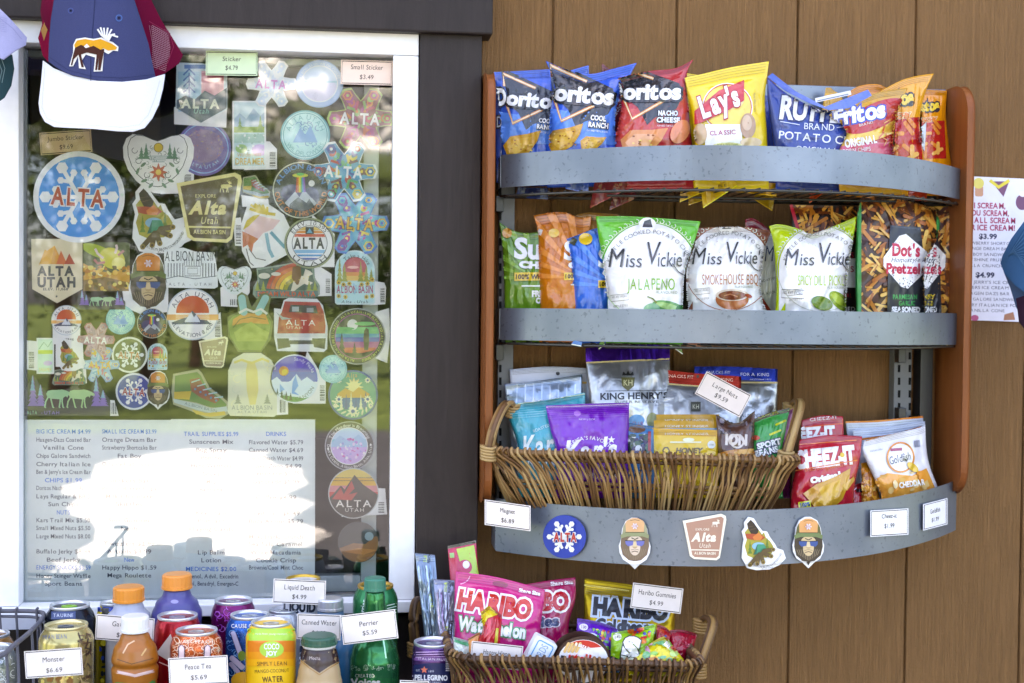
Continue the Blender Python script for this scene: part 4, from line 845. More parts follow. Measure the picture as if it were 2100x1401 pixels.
# boots
def boot(cx, cy, s, label, back=None):
    ol = [(-58, -42), (-6, -52), (2, -44), (18, -14), (44, 6), (58, 18), (58, 42), (40, 52), (10, 50), (-20, 36), (-58, 22), (-62, -4)]
    sh = Pg([(-54, -38), (-8, -46), (0, -38), (14, -10), (42, 10), (54, 22), (50, 30), (20, 28), (-10, 18), (-56, 10)], '36702c')+Pg([(-56, -4), (-20, -6), (-24, 12), (-56, 10)], 'c8a82c')+Pg([(-24, -30), (-4, -34), (12, -8), (40, 12), (30, 20), (0, 8), (-20, -6)], '8a2c28')
    for k in range(5): sh += Ln([(-20+k*12, -24+k*8), (-2+k*12, -30+k*9)], 2.6, '9cc0d4')+El(-12+k*11, -10+k*6, 2.5, None, '2c78b0', 0, 8)
    sh += Pg([(-58, 10), (-10, 20), (22, 30), (54, 26), (56, 36), (30, 42), (-6, 34), (-56, 18)], 'a8bcc4')+Pg([(-20, 32), (10, 40), (50, 36), (52, 44), (20, 48), (-10, 42)], 'c8a83c')+T('ALBION BASIN', 0, 28, 70, 6, '5a6a74', 14)
    return stk([(cx+x*s, cy+y*s) for x, y in ol], '9a9c84', xf(sh, s, None, cx, cy), label, back)
boot(412, 808, .98, 'large green and red hiking boot sticker'); boot(526, 384, .48, 'small green hiking boot sticker beside the park sign', ([(495, 400), (550, 408), (552, 424), (497, 424)], None))
# 30 peace hand
s = Pg([(472, 690), (468, 660), (478, 648), (500, 642), (545, 645), (556, 660), (550, 695), (535, 718), (490, 718)], '7a9438')+Pg([(478, 655), (500, 642), (545, 645), (552, 665), (500, 662), (476, 668)], 'd0923c')+Pg([(480, 682), (500, 668), (515, 660), (532, 672), (552, 682), (546, 700), (486, 700)], '9cae4c')
s += Cap(500, 640, 496, 612, 15, '8cc4bc')+Cap(530, 640, 544, 612, 15, '8cc4bc')+Ln([(490, 642), (505, 634), (520, 640), (535, 634), (548, 644)], 5, 'dce0d4')+Ln([(478, 672), (492, 655), (515, 650), (545, 655)], 1.5, '4a5a2c')
stk([(466, 650), (488, 640), (486, 606), (496, 599), (508, 606), (516, 630), (534, 604), (546, 600), (556, 608), (550, 640), (560, 660), (556, 695), (536, 722), (488, 722), (468, 690)], '5c6c34', s, 'green and orange peace sign hand sticker')
# 31 red truck
s = Pg([(578, 640), (584, 618), (655, 620), (664, 640), (668, 668), (666, 690), (568, 688), (572, 650)], 'a8202c')+Pg([(592, 640), (596, 625), (648, 627), (652, 643)], '2c343c')+Rc(606, 634, 14, 10, 'a8b4bc')+Rc(636, 636, 14, 9, '8c98a0')+Rc(616, 664, 78, 26, 'b4242e', 1)+T('ALTA', 618, 662, 64, 11, 'e8e8e8', 1)+T('UTAH', 604, 672, 34, 5, 'd8c8c8', 1)
s += Rc(618, 688, 104, 8, 'c8d0d4')+Pg([(568, 694), (592, 694), (596, 712), (570, 716)], '22262c')+Pg([(640, 694), (668, 694), (666, 716), (644, 712)], '22262c')+Rc(618, 702, 50, 8, '3c4248')+Pg([(566, 640), (580, 650), (600, 654), (578, 656)], '9aa4ac')
stk([(562, 632), (576, 634), (582, 616), (592, 611), (650, 613), (662, 626), (672, 670), (671, 716), (664, 722), (568, 720), (562, 690)], 'd8dee2', s, 'red pickup truck sticker seen from behind')
# menus
def menu(cx, cy, w, h, cols, label, d):
    s = []
    for x, lines in cols:
        for y, t, c in lines: s += T(t, x, y, min(len(t)*7.0, 112), 8.4, c, .2, b=.012)
    return flat('menu_sheet', rrect(cx, cy, w, h, .1), d, .0003, 'e2ecfa', 'paper', s, label, 'menu')
BK, BL = '4c5564', '3f80d8'
m1 = [(130, 885, 'BIG ICE CREAM $4.99', BL), (130, 902, 'Haagen-Dazs Coated Bar', BK), (130, 918, 'Vanilla Cone', BK), (130, 935, 'Chips Galore Sandwich', BK), (130, 952, 'Cherry Italian Ice', BK), (130, 968, 'Ben & Jerry\'s Ice Cream Bar', BK), (130, 985, 'CHIPS $1.99', BL),
      (130, 1001, 'Doritos Nachos/Cool Ranch', BK), (130, 1018, 'Lays Regular & BBQ', BK), (130, 1034, 'Sun Chips', BK), (130, 1051, 'NUTS', BL), (130, 1067, 'Kars Trail Mix $5.50', BK), (130, 1083, 'Small Mixed Nuts $5.50', BK), (130, 1100, 'Large Mixed Nuts $8.00', BK), (130, 1131, 'Buffalo Jerky $8.49', BK), (130, 1148, 'Beef Jerky', BK), (130, 1164, 'ENERGY SNACKS $3.59', BL), (130, 1181, 'Honey Stinger Waffle', BK), (130, 1197, 'Sport Beans', BK)]
m2 = [(265, 885, 'SMALL ICE CREAM $3.99', BL), (265, 902, 'Orange Dream Bar', BK), (265, 918, 'Strawberry Shortcake Bar', BK), (265, 935, 'Fat Boy', BK), (265, 952, 'Outshine Fruit Popsicles', BK), (265, 969, 'CANDY BARS $2.99', BL), (265, 986, 'Snickers Bar', BK), (265, 1002, 'Peanut Butter Cups', BK), (265, 1018, 'Milk Chocolate', BK), (265, 1034, 'Skittles', BK), (265, 1067, 'Sour Gummies', BK), (265, 1084, 'Nerds', BK), (265, 1115, 'Twizzlers $2.99', BK), (265, 1131, 'Altoids $3.99', BK), (265, 1148, 'New', BL), (265, 1164, 'Happy Hippo $1.59', BK), (265, 1180, 'Mega Roulette', BK)]
menu(200, 1052, 302, 382, [(x, [(y, t, c)]) for x, y, t, c in m1+m2], 'left printed menu sheet listing ice cream, chips and candy', -.011)
m3 = [(433, 890, 'TRAIL SUPPLIES $5.99', BL), (433, 906, 'Sunscreen Mix', BK), (433, 923, 'Bug Spray', BK), (433, 939, 'Poncho', BK), (433, 955, 'Hand Warmers', BK), (433, 972, 'Socks', BK), (433, 988, 'Map', BK), (433, 1004, 'Bandana', BK), (433, 1052, 'Key Chain', BK), (433, 1068, 'Postcard', BK), (433, 1085, 'Playing Cards', BK), (433, 1133, 'Lip Balm', BK), (433, 1149, 'Lotion', BK), (433, 1167, 'MEDICINES $2.00', BL), (433, 1182, 'Tylenol, Advil, Excedrin', BK), (433, 1197, 'Midol, Benadryl, Emergen-C', BK)]
m4 = [(566, 890, 'DRINKS', BL), (566, 907, 'Flavored Water $5.79', BK), (566, 923, 'Canned Water $4.69', BK), (566, 940, 'Liquid Death Water $4.99', BK), (566, 956, 'Coke Zero $4.99', BK), (566, 971, 'Lemonade $5.75', BK), (566, 988, 'Gatorade $5.99', BK), (566, 1020, 'Coffee $4.99', BK), (566, 1053, 'Iced Tea $6.49', BK), (566, 1069, 'Body Armor $5.79', BK), (566, 1101, 'Milk, Dark, Crunch', BK), (566, 1116, 'Sea Salt Caramel', BK), (566, 1133, 'White Macadamia', BK), (566, 1149, 'Cookie Crisp', BK), (566, 1164, 'Brownie/Cool Mint Choc', BK)]
menu(498, 1052, 296, 384, [(x, [(y, t, c)]) for x, y, t, c in m3+m4], 'right printed menu sheet listing drinks and medicines', -.0102)
# price cards -----------------------------------------------------------------
def card(cx, cy, w, h, rot, lines, d, label, paper='e9dfd8', skew=0, group='printed price cards', rim=1.0, fade=None, name='price_card'):
    q = rrect(0, 0, w, h)
    def tf(P): P = np.array(P, float); P = np.stack([P[:, 0], P[:, 1]+skew*P[:, 0]], 1); return rot2(P, radians(rot))+[cx, cy]
    s = Ln(rrect(0, 0, w-5, h-5), 1.7, '2b2522', True)
    for y, t, ww, hh in lines: s += T(t, 0, y, ww, hh, fade or '35302e', 0, sh=.05, jit=.03)
    s = [(tf(V), F_, c, g) for V, F_, c, g in s]
    return flat(name, tf(q), d, .0004, paper, 'paper', s, label, 'price card', group, rename={'artwork': 'printed_border'}, curved=10 if callable(d) else 0)
card(475, 130, 106, 50, .5, [(-9, 'Sticker', 38, 9), (9, '$4.79', 26, 9)], .012, 'pale green price card reading Sticker $4.79', 'cfe3bc')
card(752, 149, 106, 50, 1.5, [(-11, 'Small Sticker', 66, 9.5), (9, '$3.49', 29, 9)], .012, 'peach price card reading Small Sticker $3.49', 'e8cfbf')
card(135, 292, 106, 46, -4, [(-9, 'Jumbo Sticker', 74, 9), (9, '$9.69', 28, 9)], -.006, 'tan price card reading Jumbo Sticker below the cap brim', 'cdb48a')
# ================================================================ magnets and cards on the bottom band
def on_band(off): return lambda V: BANDD(V)+off
card(1041, 1057, 94, 52, 0, [(-9, 'Magnet', 32, 9), (11, '$6.89', 27, 9)], lambda V: np.full(len(V), .125)+(V[:, 0]-1041)*.0004, 'price card reading Magnet $6.89 at the left end of the bottom band', skew=.14)
card(1824, 1072, 78, 54, 0, [(-14, 'Cheez-it', 32, 9), (6, '$1.99', 21, 9)], on_band(.008), 'price card reading Cheez-it $1.99', 'e8e8e8', skew=-.06)
card(1918, 1055, 50, 54, 0, [(-8, 'Goldfish', 21, 9), (10, '$1.99', 15, 8)], on_band(.008), 'narrow price card reading Goldfish at the right end of the bottom band', 'e0e0e4', skew=-.26)
def magnet(ol, col, sh, label, off=.006):
    return flat('magnet', ol, on_band(off), .0035, col, 'vinyl', sh, label, 'magnet', 'magnets on the bottom shelf band', curved=12)
s = El(1158, 1101, 42, 43, '1b3a9c', 0, 40)+flake(1157, 1101, 37, 'e4e8f0', .16, .14)+T('ALTA', 1160, 1102, 48, 17, 'b83228', 1, b=.05, ol=('e4e8f0', 1))
magnet(circ(1158, 1101, 44, 40), '1b3a9c', s, 'round blue snowflake magnet')
ol, sh = bear(1302, 1110, .70); sh = [(V, F_, {'d0822c': 'd8a878', '3f3426': '7a6450', '5c7034': '8a9068', '5c5a2c': '9a9878', '32508c': '6a6eb0', 'cdb488': 'd8c4ae'}.get(c, c), g) for V, F_, c, g in sh]
magnet([(x, y+3) for x, y in ol], 'eceaf0', sh, 'faded bearded face magnet left of the park sign magnet')
ol, sh = sign(1446, 1107, .66, True, 'a87e6a', 'ece0cc'); magnet(ol, 'ece0cc', sh, 'faded brown trapezoid park sign magnet')
ol, sh = fire(1564, 1115, .68); magnet(ol, 'e8eaf2', sh, 'campfire magnet with a teal tent')
ol, sh = bear(1658, 1111, .70); sh = [(V, F_, {'d0822c': 'd89c60', '5c7034': '6a7c4c'}.get(c, c), g) for V, F_, c, g in sh]
magnet(ol, 'e8eaf2', sh, 'bright bearded face magnet with orange cap right of the campfire magnet')
# --- ice cream poster
PD = .003
s = T('I SCREAM,', 2030, 422, 66, 11, 'a83a5c', 1, b=.03)+T('YOU SCREAM,', 2027, 437, 86, 11, 'a83a5c', 1, b=.03)+T('WE ALL SCREAM', 2028, 452, 110, 11, 'a83a5c', 1, b=.03)+T('FOR ICE CREAM!', 2028, 467, 110, 11, 'a83a5c', 1, b=.03)
s += T('$3.99', 2026, 485, 37, 10, '3a3c58', 1, b=.04)+T('$4.99', 2020, 564, 39, 10, '3a3c58', 1, b=.04)
for y, t, w in ((499, 'STRAWBERRY SHORTCAKE', 124), (510, 'ORANGE DREAM BAR', 100), (522, 'FAT BOY SANDWICH', 100), (533, 'OUTSHINE FRUIT POP', 112), (545, 'VANILLA CRUNCH BAR', 110), (579, 'BEN & JERRY\'S ICE CREAM', 130), (590, 'SNICKERS ICE CREAM BAR', 130), (602, 'HAAGEN DAZS BAR', 96), (614, 'CHIPS GALORE SANDWICH', 122), (626, 'CHERRY ITALIAN ICE POP', 122), (637, 'VANILLA CONE', 78)): s += T(t, 2028 if w > 110 else 2022, y, w, 6, '4a4c64', 1)
s += Pg([(2033, 372), (2070, 372), (2058, 404)], '7a5470')+Ln([(2030, 370), (2048, 384), (2070, 370)], 7, 'd8c850')+Rc(2008, 392, 17, 22, 'c8987c', 0, 4)+El(2007, 376, 11, 11, 'd8cc70')+El(2096, 415, 13, 16, '7a5470')+El(2098, 398, 8, 6, 'e8e0e8')+Pg([(2060, 645), (2078, 640), (2082, 656), (2058, 657)], 'a87860')+El(1999, 652, 8, 6, 'b85c84')
flat('ice_cream_poster', [(1976, 361), (2150, 369), (2144, 662), (1968, 656)], PD, .0005, 'dcdcea', 'paper', s, 'white ice cream price poster with pink lettering on the siding', 'poster')
# ================================================================ bags
def poly_at(P, u):
    """point along a polyline by its x-fraction parameter (uniform by arc length)"""
    P = np.array(P, float); L = np.concatenate([[0], np.cumsum(np.hypot(*(P[1:]-P[:-1]).T))]); L /= L[-1]
    return np.stack([np.interp(u, L, P[:, 0]), np.interp(u, L, P[:, 1])], -1)
def smoothline(P, n=24):
    P = [np.array(p, float) for p in P]
    if len(P) < 3: return P
    out = []
    Q = [2*P[0]-P[1]]+P+[2*P[-1]-P[-2]]
    for i in range(1, len(Q)-2):
        for k in range(6):
            t = k/6; a, b, c, d = Q[i-1], Q[i], Q[i+1], Q[i+2]
            out.append(.5*((2*b)+(-a+c)*t+(2*a-5*b+4*c-d)*t*t+(-a+3*b-3*c+d)*t**3))
    return out+[P[-1]]
XS = None
def bag(label, top, bot, d0, d1, T_, col, shapes=(), left=None, right=None, kind='foil', seal=(.07, .07), cat='snack bag', group=None, seed=None, wr=1.0, seal_col=None, name='snack_bag', pw=.55, back=.55, pk=None, shelf=True):
    """pillow bag. top/bot edge polylines left->right in photo pixels, d0/d1 distance from the wall at bottom/top, T_ fullness in metres"""
    seed = seed if seed is not None else int(top[0][0]*3+top[0][1]); r = random.Random(seed)
    if shelf: bot = [(x, y-10 if 380 < y < 420 else y) for x, y in bot]
    nu, nv = 36, 40; tl, tr = top[0], top[-1]; bl, br = bot[0], bot[-1]
    left = smoothline([tl]+list(left or [])+[bl]); right = smoothline([tr]+list(right or [])+[br])
    U, Vv = np.meshgrid(np.linspace(0, 1, nu+1), np.linspace(0, 1, nv+1))       # v: 0 top .. 1 bottom
    topp = poly_at(smoothline(top) if len(top) > 2 else top, U[0]); bott = poly_at(smoothline(bot) if len(bot) > 2 else bot, U[0]); lef = poly_at(left, Vv[:, 0]); rig = poly_at(right, Vv[:, 0])
    u = U[..., None]; v = Vv[..., None]
    P = (1-v)*topp[None]+v*bott[None]+(1-u)*lef[:, None]+u*rig[:, None]-((1-u)*(1-v)*np.array(tl)+u*(1-v)*np.array(tr)+(1-u)*v*np.array(bl)+u*v*np.array(br))
    st, sb = seal; vv = np.clip((Vv-st)/(1-st-sb), 0, 1)
    f = np.clip(4*U*(1-U), 0, 1)**pw*np.clip(np.sin(pi*vv), 0, 1)**.62
    # creases running out of the seals, dents, rumples
    H = T_*f; off = r.uniform(0, 90)
    for j in range(nv+1):
        for i in range(nu+1):
            uu, v_ = U[j, i], Vv[j, i]
            n1 = noise.noise(Vector((uu*9+off, v_*1.3, 3.1))); n2 = noise.noise(Vector((uu*3.1+off, v_*3.3, 7.7))); n3 = noise.noise(Vector((uu*7+v_*6+off, v_*5-uu*3, 1.7)))
            e = math.exp(-vv[j, i]*5)+math.exp(-(1-vv[j, i])*5)
            a = (1-abs(n1)*2.2)*e*.2+n2*.26+(1-abs(n3)*2.5)*.11
            edge = min(1, 4*uu*(1-uu)*2.2)
            H[j, i] += T_*wr*a*(.25+.75*edge)*(1 if st < vv[j, i] < 1 else (.35 if 0 < vv[j, i] < 1 else .10))
    H = np.maximum(H, .0006); D0 = d1+(d0-d1)*Vv
    if shelf:      # keep inside the bowed band: shallower towards the ends of the shelf
        ub = np.clip((P[..., 0]-1028)/950, .0, 1.0); kk = np.minimum(1, (.06+.19*(1-np.abs(2*ub-1)**2.1)-.012)/.222); D0 = np.maximum(D0*kk, .026+.1*D0); H = H*(.45+.55*kk); H = np.maximum(H, .0006)
    elif XS: kk = XS(P[..., 0]); D0 = D0*kk; H = np.maximum(H*(.4+.6*kk), .0006)
    if st > 0: H += np.where(vv <= 0, .0005*np.sin(Vv/st*pi*7), 0)
    px, py = P[..., 0].ravel(), P[..., 1].ravel(); n = px.size
    F_ = W(px, py, (D0+H).ravel()); B_ = W(px, py, (D0-H*back).ravel())
    q = lambda i, j: j*(nu+1)+i
    Fc = [(q(i, j), q(i, j+1), q(i+1, j+1), q(i+1, j)) for j in range(nv) for i in range(nu)]
    Bc = [tuple(n+k for k in f_[::-1]) for f_ in Fc]
    rim = [q(i, 0) for i in range(nu)]+[q(nu, j) for j in range(nv)]+[q(i, nv) for i in range(nu, 0, -1)]+[q(0, j) for j in range(nv, 0, -1)]
    S_ = [(rim[k], rim[(k+1) % len(rim)], n+rim[(k+1) % len(rim)], n+rim[k]) for k in range(len(rim))]
    o = mesh(name, np.concatenate([F_, B_]), Fc+Bc+S_, M(col, kind), smooth=True); tag(o, label, cat, group)
    bv = BVHTree.FromPolygons([Vector((a, b, c*1000)) for a, b, c in zip(px, py, (D0+H).ravel())], Fc)
    df = bvh_depth(bv, d0+T_)
    if seal_col:
        js = max(1, int(round(st*nv))); sh = []
        tp = [P[0, i] for i in range(nu+1)]; lo = [P[js, i] for i in range(nu+1)]
        V = np.array(tp+lo); Fs = []
        for i in range(nu): Fs += [(i, i+1, nu+2+i), (i, nu+2+i, nu+1+i)]
        prints([(V, np.array(Fs), seal_col, 'seal_strip')], o, df, kind, 0, base=.0002)
    # crimp lines
    if st > 0.02:
        sh = []
        for k in range(4):
            v_ = st*(k+.7)/4.6; row = [(1-v_/1)*P[0, i]+v_*P[-1, i] if False else P[0, i]+(P[max(1, int(round(st*nv))), i]-P[0, i])*((k+.7)/4.6) for i in range(1, nu, 2)]
            sh += [(V, F2, c, 'crimp') for V, F2, c, g in Ln(row, .8, shade(col if not seal_col else seal_col, .72))]
        prints(sh, o, df, kind, 14, base=.00035)
    shapes = list(shapes)
    if shapes:
        rimpts = [tuple(P.reshape(-1, 2)[k]) for k in rim]
        pxy = P.reshape(-1, 2); x0, y0 = pxy.min(0); x1, y1 = pxy.max(0)
        # drop what falls outside the outline
        keep = []
        inside = inside_fn(rimpts)
        for V, F2, c, g in shapes:
            if not len(F2): continue
            V2, F3 = split(np.array(V, float), np.array(F2), 5.5); cen = V2[F3].mean(1); m = inside(cen)
            if m.any(): keep.append((V2, F3[m], c, g))
        prints(keep, o, df, pk or kind, 5.5, base=.0007)
    o['_'] = 0; del o['_']
    return o
def shade(col, k):
    c = col if isinstance(col, str) else 'aaaaaa'; return ''.join('%02x' % min(255, int(int(c[i:i+2], 16)*k)) for i in (0, 2, 4))
def inside_fn(poly):
    P = np.array(poly); Q = np.roll(P, -1, 0)
    def f(C):
        x, y = C[:, 0][:, None], C[:, 1][:, None]
        c = ((P[:, 1] > y) != (Q[:, 1] > y)) & (x < (Q[:, 0]-P[:, 0])*(y-P[:, 1])/(Q[:, 1]-P[:, 1]+1e-9)+P[:, 0])
        return c.sum(1) % 2 == 1
    return f
def chip(x, y, s, rot, c='c89428', c2='d8a83c'):
    q = Pg([(-1, -.1), (-.6, -.55), (.3, -.62), (1, -.75), (.75, -.2), (.3, .35), (-.5, .7), (-.8, .5)], c)+Pg([(-.8, 0), (-.4, -.4), (.5, -.45), (.2, .1), (-.4, .4)], c2)
    r = random.Random(int(x)); q += sum([El(r.uniform(-.6, .5), r.uniform(-.4, .35), .06, .04, r.choice(['8a4a1c', 'a86a1c', 'e8c868']), 0, 6) for _ in range(14)], [])
    return xf(q, s, None, x, y, radians(rot))
xf_ = xf
def xf(shapes, sx=1, sy=None, dx=0, dy=0, rot=0): return xf_(shapes, sx, sy, dx, dy, math.degrees(rot) if abs(rot) > 1e-9 else 0)
# ---- top shelf
def dorito(cx, cy, s, base, lite, flav, rot=0, word='oritos'):
    q = Pg([(-76, 20), (-30, 26), (60, -12), (80, 0), (78, 90), (-76, 90)], lite)
    q += Pg([(-70, -78), (-8, -52), (62, -22), (70, 0), (54, 30), (8, 46), (-8, 60), (-26, 22), (-40, 10), (-62, -44)], '30343c')
    q += Ln([(-60, 10-46), (-64, -64), (10, -34)], 6, 'e8a05c')+Ln([(-60, -36), (-64, -64), (10, -34)], 2.4, 'f6e0c4')+Ln([(-56, -4), (-38, 46), (44, 4)], 6.5, 'e08a3c')+Ln([(-56, -4), (-38, 46), (44, 4)], 2.6, 'f6dcb8')
    q += T(word, 6, -8, 118, 30, 'eef0f4', 3, ol=('22242a', 5), b=.05, sh=.05)+T('D', -66, -12, 22, 34, 'eef0f4', -4, ol=('22242a', 4), b=.05)
    for k, t in enumerate(flav): q += T(t, 36, 38+k*14, 13*len(t)*.62, 9.5, 'f0eef0', 4, ol=('30343c', 1.6), b=.04)
    q += T('FLAVORED TORTILLA CHIPS', 34, 38+len(flav)*14-2, 42, 3.2, 'e8e8ec', 4)
    return xf(q, s, None, cx, cy, radians(rot))
BLUE, BLITE = '1a55c4', '4a86dc'
zb = 392
bag('dark blue chip bag sliver mostly hidden at the far left of the top shelf', [(1013, 150), (1120, 158)], [(1018, 385), (1110, 385)], .05, .045, .012, '163c8c', T('D', 1024, 250, 12, 22, 'b8bcc8', ol=('14161c', 3)))
bag('blue cool ranch tortilla chip bag leftmost on the top shelf', [(1013, 148), (1060, 146), (1128, 142)], [(1030, 392), (1140, 392)], .095, .06, .024, BLUE,
    dorito(1088, 212, .92, BLUE, BLITE, ('COOL', 'RANCH'), 2, 'oritos')+chip(1072, 300, 40, -4), left=[(1026, 240)], right=[(1136, 240)], seal_col='2450b4')
bag('blue tortilla chip bag with only its crimped top showing behind the cool ranch bag', [(1150, 150), (1207, 134)], [(1160, 380), (1215, 380)], .06, .05, .012, '2e62c8')
bag('blue cool ranch tortilla chip bag with both corners up, second from left on top shelf', [(1119, 125), (1160, 142), (1210, 152), (1262, 140), (1306, 129)], [(1122, 395), (1268, 392)], .145, .115, .03, BLUE,
    dorito(1192, 202, 1.03, BLUE, BLITE, ('COOL', 'RANCH'), 2)+chip(1160, 287, 40, -6)+chip(1215, 296, 26, 10), left=[(1136, 170), (1128, 240)], right=[(1290, 160), (1262, 230), (1266, 320)], seal=(.09, .07))
bag('dark red tortilla chip bag hidden behind the nacho cheese bag', [(1234, 130), (1262, 146), (1330, 158), (1400, 150)], [(1240, 400), (1400, 400)], .075, .06, .014, '6c1c20', T('nacho', 1265, 226, 30, 9, 'd8d8d8', -60), seed=5)
bag('red nacho cheese tortilla chip bag with one tall pointed corner on the top shelf', [(1268, 160), (1330, 146), (1385, 140), (1422, 122)], [(1266, 400), (1424, 398)], .15, .125, .03, 'b0242c',
    dorito(1332, 196, 1.0, '', 'c04038', ('NACHO', 'CHEESE'), -3)+chip(1320, 295, 48, 4, 'd88a4c', 'e0a070')+El(1395, 270, 18, 26, 'e0885c', 30), left=[(1274, 220), (1262, 290)], right=[(1408, 160), (1416, 260), (1424, 340)], seal=(.06, .07))
bag('yellow potato chip bag mostly hidden between the nacho cheese and classic bags', [(1408, 150), (1470, 160)], [(1410, 402), (1480, 402)], .085, .07, .014, 'd8b814')
def lays():
    q = El(1492, 220, 52, 50, 'f0eae0')+El(1492, 220, 50, 48, 'c8402c')+El(1492, 220, 48, 46, 'eccb5c')+El(1496, 205, 30, 20, 'f0dc98', 0, 20)
    q += Rc(1484, 280, 76, 50, 'f2f0f2')+El(1534, 258, 16, 26, 'b08a68')+El(1532, 252, 10, 16, 'ccae90')+El(1540, 292, 22, 10, 'd8bc90')+El(1436, 275, 14, 22, 'c8a880')
    q += Pg([(1424, 228), (1474, 186), (1526, 164), (1526, 206), (1494, 226), (1438, 252), (1424, 256)], 'c42834')
    q += T('Lay\'s', 1474, 208, 84, 42, 'f4f2f0', -20, ol=('a81c28', 2.5), b=.04, sh=.1)+T('CLASSIC', 1482, 272, 54, 9, 'b05070', -3, b=.02)+El(1492, 298, 30, 6, 'e8e4a0', 0, 16)+T('POTATO CHIPS', 1492, 297, 44, 4, '6a8a4a')
    q += T('Made With Simple', 1548, 210, 40, 4, 'a89040', 88)
    return q
bag('yellow classic potato chip bag with a red ribbon and white panel on the top shelf', [(1404, 160), (1440, 152), (1500, 138), (1577, 126)], [(1424, 402), (1577, 400)], .165, .14, .03, 'e8c818', lays(), left=[(1412, 200), (1424, 280), (1424, 340)], right=[(1569, 200), (1573, 280)], seal=(.11, .06), wr=.7)
bag('dark blue potato chip bag showing only a strip beside the classic bag', [(1568, 196), (1592, 196)], [(1572, 400), (1600, 400)], .10, .09, .01, '1c3c98')
bag('yellow corn chip bag peeking up behind the folded dark blue bag', [(1694, 180), (1704, 180)], [(1660, 400), (1760, 400)], .075, .06, .01, 'd8a020', left=[(1690, 200)], right=[(1735, 220)])
def ruffles():
    q = T('RUFFLES', 1688, 226, 178, 44, 'e6e8ec', 4, ol=('1c2c60', 3), b=.04, sh=.08)+T('BRAND', 1680, 260, 64, 13, 'dfe4f0', 3)+Ln([(1600, 249), (1640, 256)], 1.6, 'cfd6ea')+Ln([(1716, 262), (1744, 258)], 1.6, 'cfd6ea')
    q += T('POTATO CHIPS', 1686, 284, 180, 16, 'dfe4f0', 5, b=.01)+T('ORIGINAL', 1676, 308, 90, 12, 'dfe4f0', 4)
    return q
bag('dark blue ridged potato chip bag with its top folded down on the top shelf', [(1574, 160), (1620, 196), (1688, 226), (1740, 220), (1790, 196)], [(1590, 402), (1790, 405)], .165, .145, .028, '1e3c8c', ruffles(), left=[(1574, 200), (1584, 280), (1592, 340)], right=[(1782, 240), (1762, 330)], seal=(.0, .06), wr=1.2, seed=3)
fp = [(1574, 158), (1584, 150), (1630, 186), (1692, 219), (1780, 184), (1788, 196), (1740, 222), (1700, 226), (1660, 212), (1610, 186)]
flat('folded_bag_flap', fp, lambda V: .172+.012*np.cos((V[:, 0]-1680)/70), .001, '3e62c4', 'foil', Ln([(1672, 206), (1745, 190)], 9, 'd8dce8')+Ln([(1676, 207), (1740, 193)], 2, '4a5a80'), 'blue folded down top edge of the ridged potato chip bag', 'bag flap', curved=14)
def fritos():
    q = Pg([(1730, 330), (1745, 280), (1790, 262), (1850, 238), (1890, 200), (1900, 340)], 'b42420')+El(1800, 250, 78, 34, 'e8c050', -22)+El(1795, 238, 70, 26, 'b82c28', -24)
    q += T('Fritos', 1762, 232, 108, 32, 'f0eef4', -10, ol=('2a4ab0', 3), b=.05, sh=.12)+T('BRAND', 1776, 254, 30, 5, 'e8d8c8', -14)+Pg([(1724, 300), (1800, 292), (1850, 300), (1850, 330), (1724, 330)], 'd0506c')
    q += T('ORIGINAL', 1766, 290, 68, 15, 'f0ece8', -9, b=.04)+T('CORN CHIPS', 1756, 308, 60, 8, 'f0ece8', -6)+tex([(1805, 250), (1850, 232), (1840, 310), (1800, 310)], ['b83c2c', 'd85a3c', 'e0a04c'], 26, 6, 3, 8, 'stick')
    return q
bag('red and yellow original corn chip bag leaning against the dark blue bag', [(1700, 236), (1740, 212), (1800, 190), (1862, 180)], [(1722, 405), (1850, 410)], .185, .165, .022, 'd09a28', fritos(), left=[(1736, 270), (1716, 320)], right=[(1838, 240), (1832, 320)], seed=8)
bag('orange puffs bag peeking out behind the corn chip bag', [(1738, 190), (1764, 176), (1800, 173), (1824, 184)], [(1740, 405), (1830, 405)], .11, .10, .016, 'e08a10', kind='foil')
def cheetos(cx, cy, s):
    q = Pg([(-70, 50), (60, 44), (66, 170), (-74, 170)], 'b8201c')+T('Cheetos', -18, -2, 118, 32, 'e8c440', -6, ol=('2a2c34', 5), b=.06, sh=.1)+T('CRUNCHY', -8, 42, 84, 13, 'e07028', -4, ol=('f0dcb0', 1.5), b=.05)
    r = random.Random(4)
    for k in range(16): x, y, a = r.uniform(-50, 50), r.uniform(54, 150), r.uniform(0, 3.1); q += Cap(x-16*cos(a), y-16*sin(a), x+16*cos(a), y+16*sin(a), 11, r.choice(['e09038', 'e8a850', 'd87c28']))
    return xf(q, s, None, cx, cy)
bag('orange cheese puffs bag with one tall corner, third from the right on the top shelf', [(1800, 190), (1846, 166), (1880, 156), (1915, 151)], [(1826, 412), (1906, 412)], .165, .15, .02, 'e8a020', cheetos(1840, 205, .8), left=[(1834, 240), (1832, 320)], right=[(1898, 190), (1886, 250), (1896, 330)], seed=12)
bag('orange and red cheese puffs bag at the right end of the top shelf', [(1884, 183), (1942, 186)], [(1890, 412), (1958, 412)], .145, .13, .018, 'e08c10', cheetos(1900, 220, .62)+Pg([(1888, 262), (1900, 250), (1896, 310), (1884, 290)], 'c8d4dc'), left=[(1890, 250)], right=[(1940, 240), (1948, 310)], seed=14, seal=(.05, .05))
